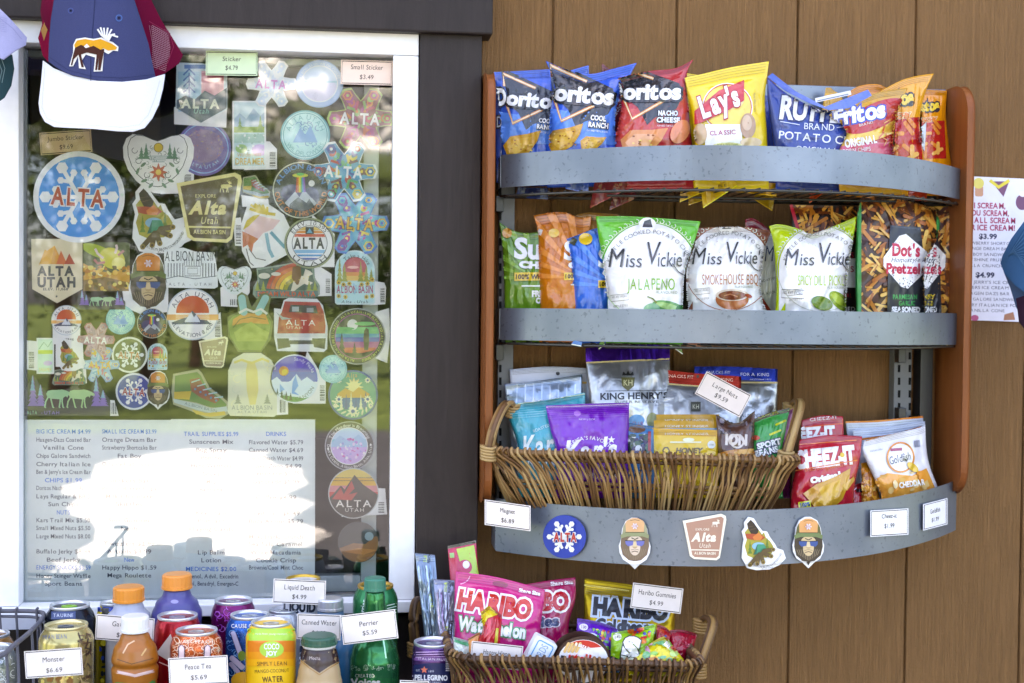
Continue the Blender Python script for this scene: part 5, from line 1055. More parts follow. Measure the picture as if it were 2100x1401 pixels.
# bag feet poking through the wires under the top shelf
def foot(pts, d, c, label, txt=None): 
    cx_, cy_ = np.mean(pts, 0); flat('bag_corner', pts, lambda V: d+.012*np.sin((V[:, 0]-cx_)/14), .002, c, 'foil', Ln([pts[0], pts[1]], 2, shade(c, 1.35))+(T(txt, cx_, cy_-4, 34, 5, '4a4020', -8) if txt else []), label, 'bag corner', 'bag bottoms poking through the top wire shelf', curved=14)
for pts, d_, c_, l_, *t_ in (([(1210, 426), (1280, 390), (1292, 372), (1220, 372)], .13, '7a2826', 'dark red bag corner poking lowest through the wires, left one'),
    ([(1250, 430), (1300, 408), (1312, 380), (1262, 380)], .11, '6c2220', 'dark red bag corner poking through the wires, right of the lowest red one'),
    ([(1394, 414), (1446, 392), (1450, 370), (1398, 372)], .15, 'c89a14', 'small yellow bag corner left of the lettered yellow one'),
    ([(1442, 426), (1512, 380), (1504, 366), (1436, 372)], .165, 'd0a818', 'lettered yellow bag corner poking lowest through the wires', 'SIMPLE'),
    ([(1412, 420), (1456, 406), (1462, 384), (1414, 384)], .12, 'b08c14', 'dull yellow bag corner just behind the lettered yellow one'),
    ([(1506, 392), (1592, 402), (1596, 376), (1520, 372)], .15, 'b88814', 'flat yellow bag bottom right of the lettered corner'),
    ([(1546, 408), (1584, 432), (1590, 396), (1556, 388)], .09, 'a08018', 'small drooping yellow corner under the top shelf'),
    ([(1660, 416), (1696, 390), (1700, 374), (1662, 376)], .13, 'b84018', 'red orange bag corner poking through at right'),
    ([(1716, 400), (1792, 406), (1796, 380), (1720, 378)], .12, 'b86a18', 'orange bag bottom at the right end of the top shelf'),
    ([(1800, 400), (1900, 412), (1902, 392), (1804, 382)], .09, 'a83018', 'red bag bottom at the far right of the top shelf'),
    ([(1160, 386), (1206, 396), (1208, 374), (1164, 374)], .12, '2c50a0', 'blue bag bottom left of the red corners'),
    ([(1060, 404), (1124, 408), (1124, 386), (1062, 384)], .06, '1c2c54', 'dark navy bag bottom at the far left of the top shelf')): foot(pts, d_, c_, l_, *t_)
# ---- middle shelf
def sun(cx, cy, s, col, ray):
    q = sum([Pg([(0, 60), (200*cos(radians(a)), 60+200*sin(radians(a))), (200*cos(radians(a+7)), 60+200*sin(radians(a+7)))], ray) for a in range(180, 361, 15)], [])
    q += T('Sun', 0, -6, 92, 42, 'e8ecec', 2, b=.04)+T('CHIPS', 4, 30, 78, 13, 'e8ecec', 3, b=.08)+Pg([(-46, 46), (60, 44), (60, 62), (-46, 64)], 'e0bc30')+T('100% WHOLE', -2, 55, 86, 9.5, '4a3018', 0, b=.05)+T('FRENCH', 22, 92, 60, 12, 'e8ecec', 0, b=.06)+T('ONION', 26, 107, 50, 11, 'e8ecec', 0, b=.06)+Rc(-10, 75, 40, 3, 'e0e8e0')
    return xf(q, s, None, cx, cy)
bag('green whole grain chip bag at the left end of the middle shelf', [(1024, 456), (1050, 472), (1080, 478), (1120, 474)], [(1036, 702), (1130, 702)], .10, .085, .02, '5a8a1e', sun(1098, 516, .94, '', '74a434')+El(1040, 478, 10, None, 'c88a20'), left=[(1030, 500), (1034, 580)], right=[(1128, 560)])
bag('brown orange bag half hidden behind the orange whole grain chip bag', [(1176, 442), (1210, 436), (1270, 440)], [(1180, 702), (1270, 702)], .10, .09, .015, '9c6a1c', tex(rrect(1220, 470, 80, 50), ['b8862c', '8a5414', 'c89a3c'], 22, 3, 5, 12))
bag('orange whole grain chip bag, second from the left on the middle shelf', [(1094, 442), (1130, 436), (1160, 436), (1186, 446), (1212, 444)], [(1106, 702), (1220, 702)], .125, .10, .026, 'c87014', sun(1196, 520, .85, '', 'e08c3c')+El(1136, 478, 11, 9, 'e0b850')+Rc(1107, 476, 9, 12, 'd8d8d8', 20), left=[(1104, 480), (1104, 560), (1108, 630)], right=[(1214, 560)], seal=(.09, .05))
bag('bright blue whole grain chip bag tilted left on the middle shelf', [(1151, 494), (1180, 484), (1224, 468), (1250, 470)], [(1180, 704), (1262, 704)], .15, .13, .024, '1c64c8', sun(1266, 536, .85, '', '3a80dc')+El(1201, 490, 14, 12, 'e8c020')+Rc(1176, 495, 12, 14, '4a4c34', 30), left=[(1168, 512), (1174, 570), (1180, 650)], right=[(1256, 560)], seal=(.05, .05))
def vickie(cx, cy, s, top, band_, flav, fc, art, arch='c8d8b8', w2=None):
    q = El(0, 22, 92, 92, 'f2f3ea', 0, 36)+Pg([(-92, 20), (92, 20), (92, 150), (-92, 150)], 'f2f3ea')+Rg(0, 22, 96, 1.6, arch, 94)+Pg([(-92, 120), (-78, 96), (-78, 150), (-92, 150)], top)+Pg([(92, 96), (84, 110), (84, 150), (96, 150)], top)
    for a in range(200, 341, 7): q += Ln(ring_pts(100*cos(radians(a)), 22+98*sin(radians(a)), 4, 4, 8, a, 0, 260), 1.2, shade('dfe8d0', 1))
    q += El(-4, -66, 17, 15, 'f2f3ea')+Pg([(-14, -62), (-10, -74), (2, -78), (6, -62)], '4a5058')+AT('KETTLE COOKED POTATO CHIPS', 0, 30, 84, -92, 7.5, '7a7c78', k=1.15)
    q += T('iss', -30, 2, 34, 26, '3a3c3e', 0, sh=.12)+T('M', -64, -3, 32, 36, '3a3c3e', 0, sh=.2)+T('V', 8, -12, 30, 44, '3a3c3e', 0, sh=.15)+T('ickie\'s', 48, 0, 66, 28, '3a3c3e', 0, sh=.12)+Ln([(44, 8), (56, 24), (66, 30), (76, 24), (74, 14)], 1.8, '3a3c3e')
    q[-1:] = q[-1:]
    q += T(flav, 4, 48, w2 or 92, 22, fc, 0, jit=.04)+T('FLAVOURED', 34, 64, 40, 5, '8a9a7a')+Ln(rrect(-58, 74, 34, 12, -6), 1, '7a7c70', True)+T('NO ARTIFICIAL', -58, 72, 30, 4, '6a6c60', -6)+T('KETTLE STYLE', -56, 90, 28, 4, '6a6c60', -6)
    return xf(q+art, s, None, cx, cy)
art1 = El(38, 94, 34, 13, '5a9c5c', 14)+El(36, 91, 24, 6, '9cc878', 14)+El(4, 96, 16, 11, '78b08c', -10)+Ln([(-4, 72), (6, 76), (14, 84)], 3, '6a7a3c')+El(60, 100, 10, 12, '3c8450')
art2 = El(8, 92, 36, 22, 'b86a3c')+El(8, 82, 36, 13, 'd8c8b4')+El(8, 83, 30, 10, '7c3c20')+Ln([(-10, 84), (4, 80), (20, 86)], 2.5, 'c08058')+El(44, 84, 8, 4, 'a8442c', 20)
art3 = El(42, 94, 30, 15, '7c9a1c', 42)+El(38, 90, 22, 8, 'a8c03c', 42)+El(2, 98, 24, 15, '5a7c1c', 18)+El(62, 86, 14, 8, '98301c', 30)+Ln([(50, 70), (56, 80)], 2, '6a8a2c')
bag('dark chip bag barely visible between the jalapeno and smokehouse bags', [(1390, 560), (1440, 560)], [(1395, 704), (1445, 704)], .12, .12, .01, '3c2c28')
bag('pale kettle chip bag showing between the smokehouse and dill pickle bags', [(1540, 480), (1600, 478)], [(1540, 704), (1612, 704)], .12, .11, .02, 'c4c8b8', T('M', 1578, 520, 20, 32, '2c3c54', 0, sh=.2)+T('NO ARTIFICIAL', 1582, 572, 44, 5, '5a5c54', -14)+T('FLAVOURS', 1582, 600, 40, 5, '5a5c54', -10)+Ln([(1552, 600), (1580, 640)], 7, 'a83428'))
bag('crimson snack bag top peeking out behind the smokehouse bag', [(1528, 450), (1545, 448), (1572, 466), (1580, 480)], [(1530, 700), (1590, 700)], .09, .08, .01, '98142c')
bag('brown and white smokehouse barbecue kettle chip bag on the middle shelf', [(1426, 468), (1470, 466), (1530, 466), (1582, 474)], [(1416, 704), (1582, 704)], .165, .14, .03, '9c5c40', vickie(1494, 528, .94, '9c5c40', '', 'SMOKEHOUSE BBQ', 'b87848', art2, 'a86a4c', 124), left=[(1426, 500), (1408, 560), (1412, 640)], right=[(1566, 520), (1560, 600), (1576, 650)], seal=(.05, .05), wr=.8)
bag('green and white jalapeno kettle chip bag, biggest bag of the middle shelf', [(1222, 444), (1300, 444), (1437, 454)], [(1242, 704), (1400, 706)], .185, .16, .034, '58b82c', vickie(1332, 532, 1.06, '58b82c', '', 'JALAPENO', '7cb83c', art1, 'b8dc9c'), left=[(1228, 490), (1240, 560), (1246, 620)], right=[(1426, 490), (1404, 560), (1400, 620)], seal=(.06, .05), wr=.7)
bag('black and red pretzel pouch seen behind the dill pickle bag', [(1620, 420), (1700, 420), (1757, 424)], [(1640, 706), (1757, 706)], .13, .11, .014, '241c1c',
    tex([(1622, 420), (1757, 424), (1757, 500), (1640, 500)], ['c88a34', 'a8641c', '6a3414', 'd8a850', '3a1c10'], 110, 7, 8, 22, 'stick')+Ln([(1622, 420), (1645, 500)], 7, 'b01c34')+Rc(1745, 560, 30, 60, 'e0e4f0')+T('Dot\'s', 1722, 520, 60, 18, 'b01c40')+T('Pretzels', 1712, 549, 80, 18, 'b01c40')+T('SEASONED', 1722, 634, 64, 9, 'e8e8ec')+T('ORIGINAL', 1728, 606, 40, 8, 'b02430'), seal=(.03, .04), kind='vinyl')
bag('lime green spicy dill pickle kettle chip bag with corners turned up', [(1577, 464), (1600, 460), (1640, 470), (1664, 480), (1700, 468), (1757, 444)], [(1588, 706), (1734, 706)], .185, .16, .032, 'b4cc14', vickie(1684, 530, .94, 'b4cc14', '', 'SPICY DILL PICKLE', 'a8c838', art3, 'b8bcb0', 110)+Ln(rrect(1626, 603, 46, 17, 2), 1.2, '5a5c50', True)+T('NO ARTIFICIAL', 1626, 601, 42, 6, '4a4c44', 2), left=[(1586, 500), (1592, 580), (1590, 640)], right=[(1748, 500), (1738, 560), (1734, 640)], seal=(.05, .05), wr=.9)
PZ = ['c8923c', 'b8742c', 'a05a20', 'd8b060', '6a3818', '3c2014', 'c89a50', '4a2c28']
def dots(x0, x1, y0, y1, rim_, cx, sc, fl1, fl2, fc, seed):
    full = [(x0, y0), (x1, y0), (x1, y1), (x0, y1)]
    q = Pg(full, '3c2218')+tex(full, PZ, 330, seed, 9, 24, 'stick')
    q += Ln([(x0+2, y0), (x0+2, y1)], 9, rim_)+Ln([(x1-2, y0), (x1-2, y1)], 5, rim_)+Pg([(x0, y1-24), (x1, y1-24), (x1, y1+20), (x0, y1+20)], rim_)
    q += Pg([(cx-32*sc, 462), (cx+30*sc, 466), (cx+36*sc, 520), (cx+44*sc, 700), (cx-40*sc, 700), (cx-36*sc, 520)], '262a32')+Ln([(cx-30, 464), (cx+30, 470)], 3, '3c414c')
    q += Pg([(cx, 480), (cx+52*sc, 524), (cx+50*sc, 548), (cx+4, 592), (cx-10, 588), (cx-46*sc, 546), (cx-46*sc, 528), (cx-14, 484)], 'e4e6f2')
    q += T('Dot\'s', cx, 513, 58*sc, 24, 'c02048', 2, b=.04)+T('Homestyle', cx, 533, 60*sc, 9, '3c405c', 0, sh=.3)+T('Pretzels', cx, 551, 82*sc, 20, 'c02048', 1, b=.04)
    q += T(fl1, cx-2, 609, 50*sc, 9, fc, 0, b=.03)+T(fl2, cx+2, 622, 34*sc, 9, fc, 0, b=.03)+T('SEASONED', cx, 635, 58*sc, 10, 'e8e8ec', 1, b=.06)+T('PRETZEL TWISTS', cx, 646, 56*sc, 5, 'c8c8cc', 0)
    q += El(cx-17 if sc > .9 else cx, y0+33, 5, None, '141010')
    return q
bag('yellow edged honey mustard pretzel pouch at the right end of the middle shelf', [(1900, 424), (1974, 421)], [(1880, 706), (1964, 708)], .10, .085, .012, 'c89a18', dots(1888, 1976, 424, 700, 'e0b818', 1898, .8, 'HONEY', 'MUSTARD', 'd8c020', 5), right=[(1977, 460), (1968, 510), (1958, 550), (1960, 600), (1950, 640)], left=[(1896, 500)], seal=(.03, .04), kind='vinyl', wr=1.4)
bag('green edged parmesan garlic pretzel pouch, large one on the middle shelf', [(1767, 406), (1850, 410), (1918, 430)], [(1758, 706), (1898, 708)], .17, .15, .022, '1c7a3c', dots(1760, 1925, 406, 664, '2a8c48', 1858, 1.0, 'PARMESAN', 'GARLIC', '2c9c50', 9), left=[(1758, 450), (1754, 560)], right=[(1928, 460), (1916, 500), (1896, 540), (1896, 620)], seal=(.03, .04), kind='vinyl')
# feet under the middle shelf
for pts, c, lb in (([(1172, 706), (1192, 710), (1194, 702), (1178, 698)], '2c6cb0', 'blue corner poking under the middle shelf'), ([(1228, 716), (1240, 706), (1240, 700), (1230, 702)], '4a9c2c', 'green corner poking under the middle shelf'),
                   ([(1372, 706), (1400, 726), (1396, 704), (1380, 700)], '4a7c2c', 'dotted green corner poking under the middle shelf'), ([(1408, 712), (1440, 716), (1436, 704), (1412, 702)], 'a8684c', 'brown corner poking under the middle shelf')):
    flat('bag_corner', pts, .16, .003, c, 'foil', Ln([pts[0], pts[1]], 2, 'd8e0d0'), lb, 'bag corner')
# ================================================================ baskets
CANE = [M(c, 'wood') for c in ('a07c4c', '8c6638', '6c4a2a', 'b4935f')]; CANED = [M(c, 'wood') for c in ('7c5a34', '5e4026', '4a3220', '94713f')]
def basket(cx_px, rim_l, rim_r, py_rim, py_bot, dF, dB, label, mats, nst, hl, hr, zbot=None, seed=1, midf=.55, turn=0, tx=0, lim=None):
    r = random.Random(seed); a, b = W(rim_l, py_rim[0], dF), W(rim_r, py_rim[1], dF); zr = (a[2]+b[2])/2; zb_ = zbot if zbot is not None else W(cx_px, py_bot, dF)[2]
    xa, xb = a[0], b[0]; sl = (b[2]-a[2])/(xb-xa)
    root = empty('wicker_basket', ((xa+xb)/2, -(dF+dB)/2, zb_), label, 'basket')
    def loop(z, ins, n=64):
        x0, x1, y0, y1 = xa+ins, xb-ins, -dF+ins*1.5, -dB-ins; R = .035; P = []
        for cx_, cy_, a0 in ((x1-R, y0+R, -90), (x1-R, y1-R, 0), (x0+R, y1-R, 90), (x0+R, y0+R, 180)):
            for k in range(7): an = radians(a0+15*k); P.append(Vector((cx_+R*cos(an), cy_+R*sin(an), 0)))
        # resample
        P.append(P[0]); L = [0]
        for i in range(1, len(P)): L.append(L[-1]+(P[i]-P[i-1]).length)
        out = []
        for k in range(n):
            s = L[-1]*k/n; i = max(j for j in range(len(L)) if L[j] <= s+1e-9); i = min(i, len(P)-2)
            p = P[i].lerp(P[i+1], (s-L[i])/max(1e-9, L[i+1]-L[i])); xm = (xa+xb)/2; xx = xm+(p.x-xm)*(1-tx*ins/.022/(xb-xa)*2); out.append(Vector((xx, p.y-turn*(p.x-xm)/(xb-xa), z+sl*(p.x-(xa+xb)/2))))
        return out
    H = zr-zb_; taper = .022
    def cl(P): return [Vector((p[0], max(p[1], lim(p)), p[2])) for p in P] if lim else P
    def wob(P, k): return [q for q in cl([p+Vector((0, 0, noise.noise(p*40+Vector((k, 0, 0)))*.0014)) for p in P])]
    tube('rim_rod', wob(loop(zr-.006, .002, 90), 1), .0052, mats[1], root, 7, closed=True)
    tube('rim_rod', wob(loop(zr-.015, .004, 90), 5), .0034, mats[2], root, 6, closed=True)
    for q in (0, .008): tube('mid_rod', wob(loop(zb_+H*(1-midf)-q, .004+taper*midf, 90), 9+q*900), .0033, mats[int(q > 0)+0], root, 6, closed=True)
    for q in (0, .007): tube('base_rod', wob(loop(zb_+.006+q, .003+taper, 90), 19+q*900), .0036, mats[2], root, 6, closed=True)
    # floor
    fl = MB()
    for k in range(12): y = -dF+taper+.05+(dF-dB-2*taper-.06)*k/11; fl.tube([(xa+taper+.06, y, zb_+.004+sl*(xa-xb)/2), (xb-taper-.03, y, zb_+.004+sl*(xb-xa)/2)], .004, 5)
    o = fl.build('floor_rods', mats[2], root, True); o['kind'] = 'stuff'
    # stakes: outer ones wrap over the rim and lean one way, inner ones the other
    n = nst; T0 = loop(zr, .0, 4*n); M0 = loop(zb_+H*(1-midf), taper*midf, 4*n); B0 = loop(zb_+.003, taper, 4*n)
    for k in range(n):
        i = 4*k+r.choice((0, 0, 1)); N_ = 4*n
        for lay in (0, 1):
            off = .0052 if lay == 0 else -.0036; j = (i+(2 if lay else 0)) % N_; m_ = (j+(r.choice((3, 4, 5)) if lay == 0 else r.choice((-2, -3, -4)))) % N_; e = (m_+(r.choice((1, 2, 3)) if lay == 0 else -2)) % N_
            c = Vector(((xa+xb)/2, -(dF+dB)/2, 0))
            def out(p, o_): v = (p-Vector((c.x, c.y, p.z))); tx = v.x if abs(v.x) > (xb-xa)/2-.03 else 0; ty = v.y if abs(v.y) > (dF-dB)/2-.03 else 0; u = Vector((tx, ty, 0)); u = u.normalized() if u.length > 0 else Vector((0, -1, 0)); return p+u*o_
            top = T0[j]
            pts = [out(top, -off*.6)+Vector((0, 0, -.012)), out(top, 0)+Vector((0, 0, .0012)), out(top, off*1.2)+Vector((0, 0, -.008)), out(T0[j].lerp(M0[m_], .5), off*.8), out(M0[m_], off*(1 if lay == 0 else -1.1)), out(M0[m_].lerp(B0[e], .6), off*.5), out(B0[e], off*.4)] if lay == 0 else \
                  [out(T0[j], off)+Vector((0, 0, -.01)), out(T0[j].lerp(M0[m_], .5), off*.4), out(M0[m_], .0058), out(B0[e], -.001)]
            pts = cl(smoothline3(pts))
            tube('cane', pts, r.uniform(.0017, .0027), r.choice(mats), root, 5, rfun=lambda t: 1.15-.35*t)
    # handles: bundled canes arching at both ends
    for side, H_ in ((0, hl), (1, hr)):
        if not H_: continue
        for k in range(5):
            pts = [Wv(px+(k-2)*2.6+noise.noise(Vector((px, k, 0)))*2, py, d+(abs(k-2))*-.002) for px, py, d in H_]
            o = tube('handle', smoothline3(pts), .0042, mats[(k+side) % 4], root, 6)
        px, py, d = H_[0]; mbw = MB()
        for px, py, d in (H_[0], H_[-1]):
            for k in range(5): mbw.tube([Wv(px+15*cos(t), py+k*6-8+3*sin(t*1.3), d+.009*sin(t)) for t in [2*pi*q/10 for q in range(10)]], .0026, 5, closed=True)
        o = mbw.build('handle_binding', mats[3], root, True); o['kind'] = 'stuff'
    return root
def smoothline3(P, n=5):
    P = [Vector(p) for p in P]; Q = [2*P[0]-P[1]]+P+[2*P[-1]-P[-2]]; out = []
    for i in range(1, len(Q)-2):
        for k in range(n):
            t = k/n; a, b, c, d = Q[i-1], Q[i], Q[i+1], Q[i+2]; out.append(.5*((2*b)+(c-a)*t+(2*a-5*b+4*c-d)*t*t+(3*b-a-3*c+d)*t**3))
    return out+[P[-1]]
basket(1330, 1012, 1628, (925, 933), 1044, .170, .045, 'wicker basket of nut and snack pouches on the bottom shelf of the rack', CANE, 124,
       [(1002, 926, .12), (1012, 880, .118), (1030, 838, .10), (1044, 826, .08), (1052, 838, .06)], [(1612, 936, .17), (1628, 880, .165), (1640, 835, .14), (1636, 822, .115), (1622, 838, .09)], zbot=1.203, seed=4, midf=.40, turn=.075, tx=.032, lim=lambda p: -9 if p[2] > 1.252 else -(bow(min(1, max(.0, (p[0]-BB[0])/(BB[1]-BB[0]))))-.009+max(0, p[2]-1.240)*3))
XS = lambda x: np.clip((.170+.075*((x-1012)/616-.5)-.02)/.198, .4, .95)
# ---- pouches in the upper basket (bottoms reach the basket floor)
def pouch(label, top, bot, d0, d1, T_, col, shapes=(), **k):
    k.setdefault('cat', 'snack pouch'); k.setdefault('seal', (.05, .04)); return bag(label, top, bot, d0, d1, T_, col, shapes, name='snack_pouch', shelf=False, **k)
SV = 'b8bcc0'
pouch('pale silver pouch at the back left of the upper basket', [(1045, 758), (1130, 752), (1240, 758)], [(1060, 1020), (1250, 1020)], .075, .05, .012, 'b4bcca', El(1144, 766, 4, None, '30343c')+Rc(1202, 785, 16, 4, 'c8a850'), kind='vinyl')
pouch('clear grey ribbed pouch behind the teal nut pouch', [(1033, 788), (1110, 780), (1194, 768)], [(1060, 1020), (1200, 1020)], .10, .07, .012, '8ea0b4', sum([Rc(x, 808, 3, 40, 'b0c0d0', 2) for x in range(1060, 1194, 17)], []), kind='holo')
pouch('blue grey foil pouch half hidden left of the purple banded silver pouch', [(1040, 810), (1120, 800), (1236, 840)], [(1060, 1020), (1200, 1020)], .085, .075, .01, '6f8496', kind='holo')
pouch('silver nut pouch with a purple header, tallest in the upper basket', [(1201, 714), (1290, 708), (1373, 708)], [(1210, 1020), (1380, 1020)], .115, .075, .024, SV,
      T('SNACKS FIT', 1250, 724, 52, 6, 'cfc0e0', -1)+T('FOR A KING', 1321, 721, 54, 6, 'cfc0e0', -2)+El(1286, 722, 3, None, '1c1024')+Ln([(1202, 744), (1290, 740), (1373, 736)], 3, 'd8c890')
      + Pg([(1274, 774), (1302, 774), (1300, 792), (1288, 802), (1276, 792)], '5a5a34')+T('KH', 1288, 785, 20, 12, 'c8c89c')+Pg([(1276, 770), (1278, 762), (1284, 767), (1288, 760), (1292, 767), (1298, 762), (1300, 770)], '202020')
      + T('KING HENRY\'S', 1300, 812, 140, 13, '20242c', -1, b=.03)+Ln([(1242, 802), (1370, 800)], 1.2, '3c4048')+T('SUPER RESERVE', 1306, 824, 92, 5, '4c5058', 0)+El(1306, 862, 16, 12, '5c9cd0')+T('CLUB', 1308, 868, 22, 6, 'a83048', 0)+El(1338, 862, 12, 16, '8c9468'), kind='metalfoil', seal=(.09, .04), seal_col='4a1c9c', pk='vinyl')
pouch('silver nut pouch with a dark blue header at the back right of the upper basket', [(1424, 752), (1500, 752), (1595, 757)], [(1430, 1020), (1590, 1020)], .095, .06, .016, SV, T('SNACKS FIT', 1474, 764, 50, 6, 'c8cce0', 1)+T('FOR A KING', 1548, 768, 60, 6, 'c8cce0', 1)+T('established 1975', 1560, 778, 44, 3, 'c8cce0', 1)+Ln([(1426, 784), (1595, 785)], 3, 'd0c090')+T('ALMOND', 1540, 852, 40, 7, '30343c'), kind='metalfoil', seal=(.10, .04), seal_col='14287c', pk='vinyl')
pouch('silver nut pouch with a brick red header behind the fallen price card', [(1345, 756), (1430, 766), (1520, 772)], [(1350, 1020), (1520, 1020)], .12, .085, .018, SV, T('SNACKS FIT', 1396, 772, 56, 6, 'e0ccc0', 3)+T('FOR A KING', 1474, 778, 60, 6, 'e0ccc0', 3)+El(1431, 772, 3, None, '201418')+Ln([(1346, 786), (1430, 792), (1520, 800)], 3, 'd8c890')+Rc(1427, 834, 20, 20, '3c403c')+T('KH', 1427, 834, 14, 9, 'c8ccc0')+T('KING', 1440, 806, 40, 5, '5a5e64'), kind='metalfoil', seal=(.10, .04), seal_col='8a2418', pk='vinyl')
pouch('teal nut pouch with white script behind the purple one', [(1036, 828), (1110, 822), (1200, 805)], [(1062, 1020), (1200, 1020)], .135, .105, .022, '18a0b4', Ln([(1038, 832), (1200, 808)], 2, 'b8d8c8')+T('Kar\'s', 1116, 912, 90, 44, 'dfeaf0', -8, sh=.25, b=.02)+T('Nuts', 1110, 950, 60, 24, 'dfeaf0', -6, sh=.25)+T('ROASTED', 1110, 878, 36, 6, 'cfe8ec', -22)+sum([Ln([(1040+k, 836+k*2.2), (1120, 828+k*2.4)], .8, '7cc8d4') for k in range(2, 12, 2)], []), kind='foil', left=[(1044, 860), (1062, 920)], pw=.4)
pouch('purple nut pouch with white script, front left of the upper basket', [(1119, 832), (1200, 828), (1290, 826)], [(1140, 1022), (1288, 1022)], .175, .145, .026, '7218b0',
      Ln([(1120, 835), (1290, 829)], 2, 'c8a8dc')+T('Kar\'s', 1212, 924, 108, 44, 'e8e4f0', -4, sh=.25, b=.03)+AT('AMERICA\'S FAVORITE', 1208, 960, 62, -92, 7.5, 'e8e4f0', k=1)+St(1254, 902, 8, 5, .42, 'e8e4f0')+El(1184, 848, 7, 6, 'b478d4')+T('NEW LOOK', 1204, 860, 34, 3.5, 'd8c0e8')+T('NUT MIX', 1236, 976, 60, 13, 'e8e4f0', -2)+sum([Ln([(1122, 838+k), (1288, 832+k)], .8, '9044c8') for k in range(0, 24, 4)], []), left=[(1128, 880), (1140, 930)], right=[(1290, 880)], pw=.4)
pouch('dark green and blue snack bag between the purple pouch and the yellow packets', [(1284, 866), (1320, 872), (1340, 874)], [(1286, 1022), (1345, 1022)], .165, .15, .014, '2470a8', El(1306, 880, 18, 8, '6a4a34')+tex([(1288, 890), (1335, 890), (1335, 930), (1288, 930)], ['1c3020', '24402c', '2c1c4c', '3c5c44', 'c8ccd0'], 40, 3, 3, 9)+Rc(1332, 905, 6, 40, 'a02830'))
for k, (x0, y0, x1, y1, d) in enumerate(((1346, 850, 1475, 850, .135), (1341, 862, 1474, 864, .148), (1337, 878, 1472, 882, .162))):
    q = T('HONEY STINGER', 1408, y0+12, 90, 4, 'dfe4e8')
    if k == 2: q += El(1412, 902, 12, 4, 'f0ecc8')+Rc(1406, 907, 64, 3, 'f0e8c0')+T('HONEY', 1413, 924, 54, 10, '5c4410', 0, b=.05, sh=.2)+Pg(ring_pts(1366, 924, 8, 8, 6), '4a3810')+Pg(ring_pts(1366, 924, 5, 5, 6), 'e8c430')+El(1459, 912, 8, None, 'd8dcd8')+T('USDA', 1459, 912, 10, 3.5, '4a5a4a')+T('WAFFLE', 1408, 950, 60, 14, '5c4410')
    else: q += Rc(1408, y0+18, 124, 3.5, '4c9cd0')
    pouch(['rearmost golden waffle packet with a blue edge', 'middle golden waffle packet', 'front yellow honey waffle packet in the upper basket'][k], [(x0, y0), (x1, y1)], [(x0, 1022), (x1, 1022)], d, d-.012, .007, ['c89c1c', 'c8981c', 'e4bc1c'][k], q, seal=(.10, .04), seal_col=['b88a14', 'c09014', 'd09c14'][k], cat='snack packet')
pouch('brown chocolate pouch under the fallen price card', [(1468, 850), (1510, 868), (1548, 842)], [(1478, 1022), (1545, 1022)], .165, .145, .018, '5c3c30', T('ION', 1510, 902, 46, 20, 'd8ccc4', 2, b=.06)+Rg(1512, 905, 13, 4, 'd8ccc4')+tex([(1470, 846), (1545, 846), (1545, 890), (1475, 890)], ['3c2c30', '8c8494', '6a5a5c'], 22, 8, 3, 8)+El(1508, 932, 40, 10, 'c07a28', -6)+El(1530, 926, 26, 5, 'e0a850', -6))
pouch('green sport jelly bean pouch leaning right in the upper basket', [(1543, 860), (1580, 846), (1620, 836)], [(1538, 1022), (1606, 1022)], .16, .14, .018, '1f9440', T('CAFFEINE', 1576, 850, 44, 7, 'c8c43c', -14)+T('SPORT', 1578, 910, 52, 11, 'e4e8e8', -14, ol=('24304c', 2), b=.05)+T('BEANS', 1572, 926, 48, 12, 'e4e8e8', -14, ol=('24304c', 2), b=.05)+Ln([(1590, 872), (1612, 862)], 4, 'c4cc2c')+Ln([(1578, 892), (1602, 882)], 4, 'c4cc2c')+El(1550, 898, 8, 5, 'b84424'), left=[(1543, 920)], right=[(1612, 880), (1602, 940)], seal_col='1c1c20', seal=(.06, .04))
pouch('magenta and black pouch edge squeezed against the right end of the upper basket', [(1604, 850), (1626, 838)], [(1592, 1022), (1620, 1022)], .12, .12, .008, '8a1c6c')
# fallen tag
card(1483, 809, 104, 52, 28, [(-9, 'Large Nuts', 58, 9), (8, '$9.59', 30, 9)], .175, 'tilted price card reading Large Nuts $9.59 on the silver pouches', 'd8cdc6')
# ---- right of the basket
XS = None
def cheez(cx, cy, s, full):
    q = T('CHEEZ-IT', 0, 0, 128, 34, 'eef0f2', -6, ol=('c01c2c', 2), b=.07)+El(34, -5, 5, None, 'd8b020')+Ln([(-66, -26), (64, -36)], 2, 'e0702c')+Ln([(-66, 28), (66, 6)], 2, 'e0702c')
    if full: q += T('BAKED SNACK CRACKERS', 0, 22, 90, 4.5, 'e0702c', -8)+T('Original', 0, 42, 66, 11, 'eef0f2', -12, b=.08)+xf_(chip(0, 0, 1, 0)[:2], 52, None, 14, 76, -18)+Pg([(-48, 76), (-20, 56), (-8, 84), (-30, 96)], 'c8923c')+Pg([(34, 60), (58, 40), (60, 48), (44, 70)], 'd8a850')+Rc(-44, 104, 26, 24, 'c8cc34', -8)+T('100%', -44, 99, 22, 8, '1c4c8c', -8, b=.06)+T('REAL CHEESE', -44, 109, 22, 5, '3c4c34', -8)
    return xf_(q, s, None, cx, cy, 0)
bag('red cheese cracker bag behind the front one beside the upper basket', [(1644, 862), (1684, 852), (1729, 854)], [(1640, 1080), (1738, 1080)], .14, .11, .018, 'b01c2c', T('CHEEZ-IT', 1660, 888, 110, 22, 'e4e6ea', -3, b=.07)+Ln([(1650, 876), (1734, 868)], 2, 'd8602c')+T('CHEEZ-IT', 1690, 858, 60, 6, 'e4e6ea', -6), seed=4)
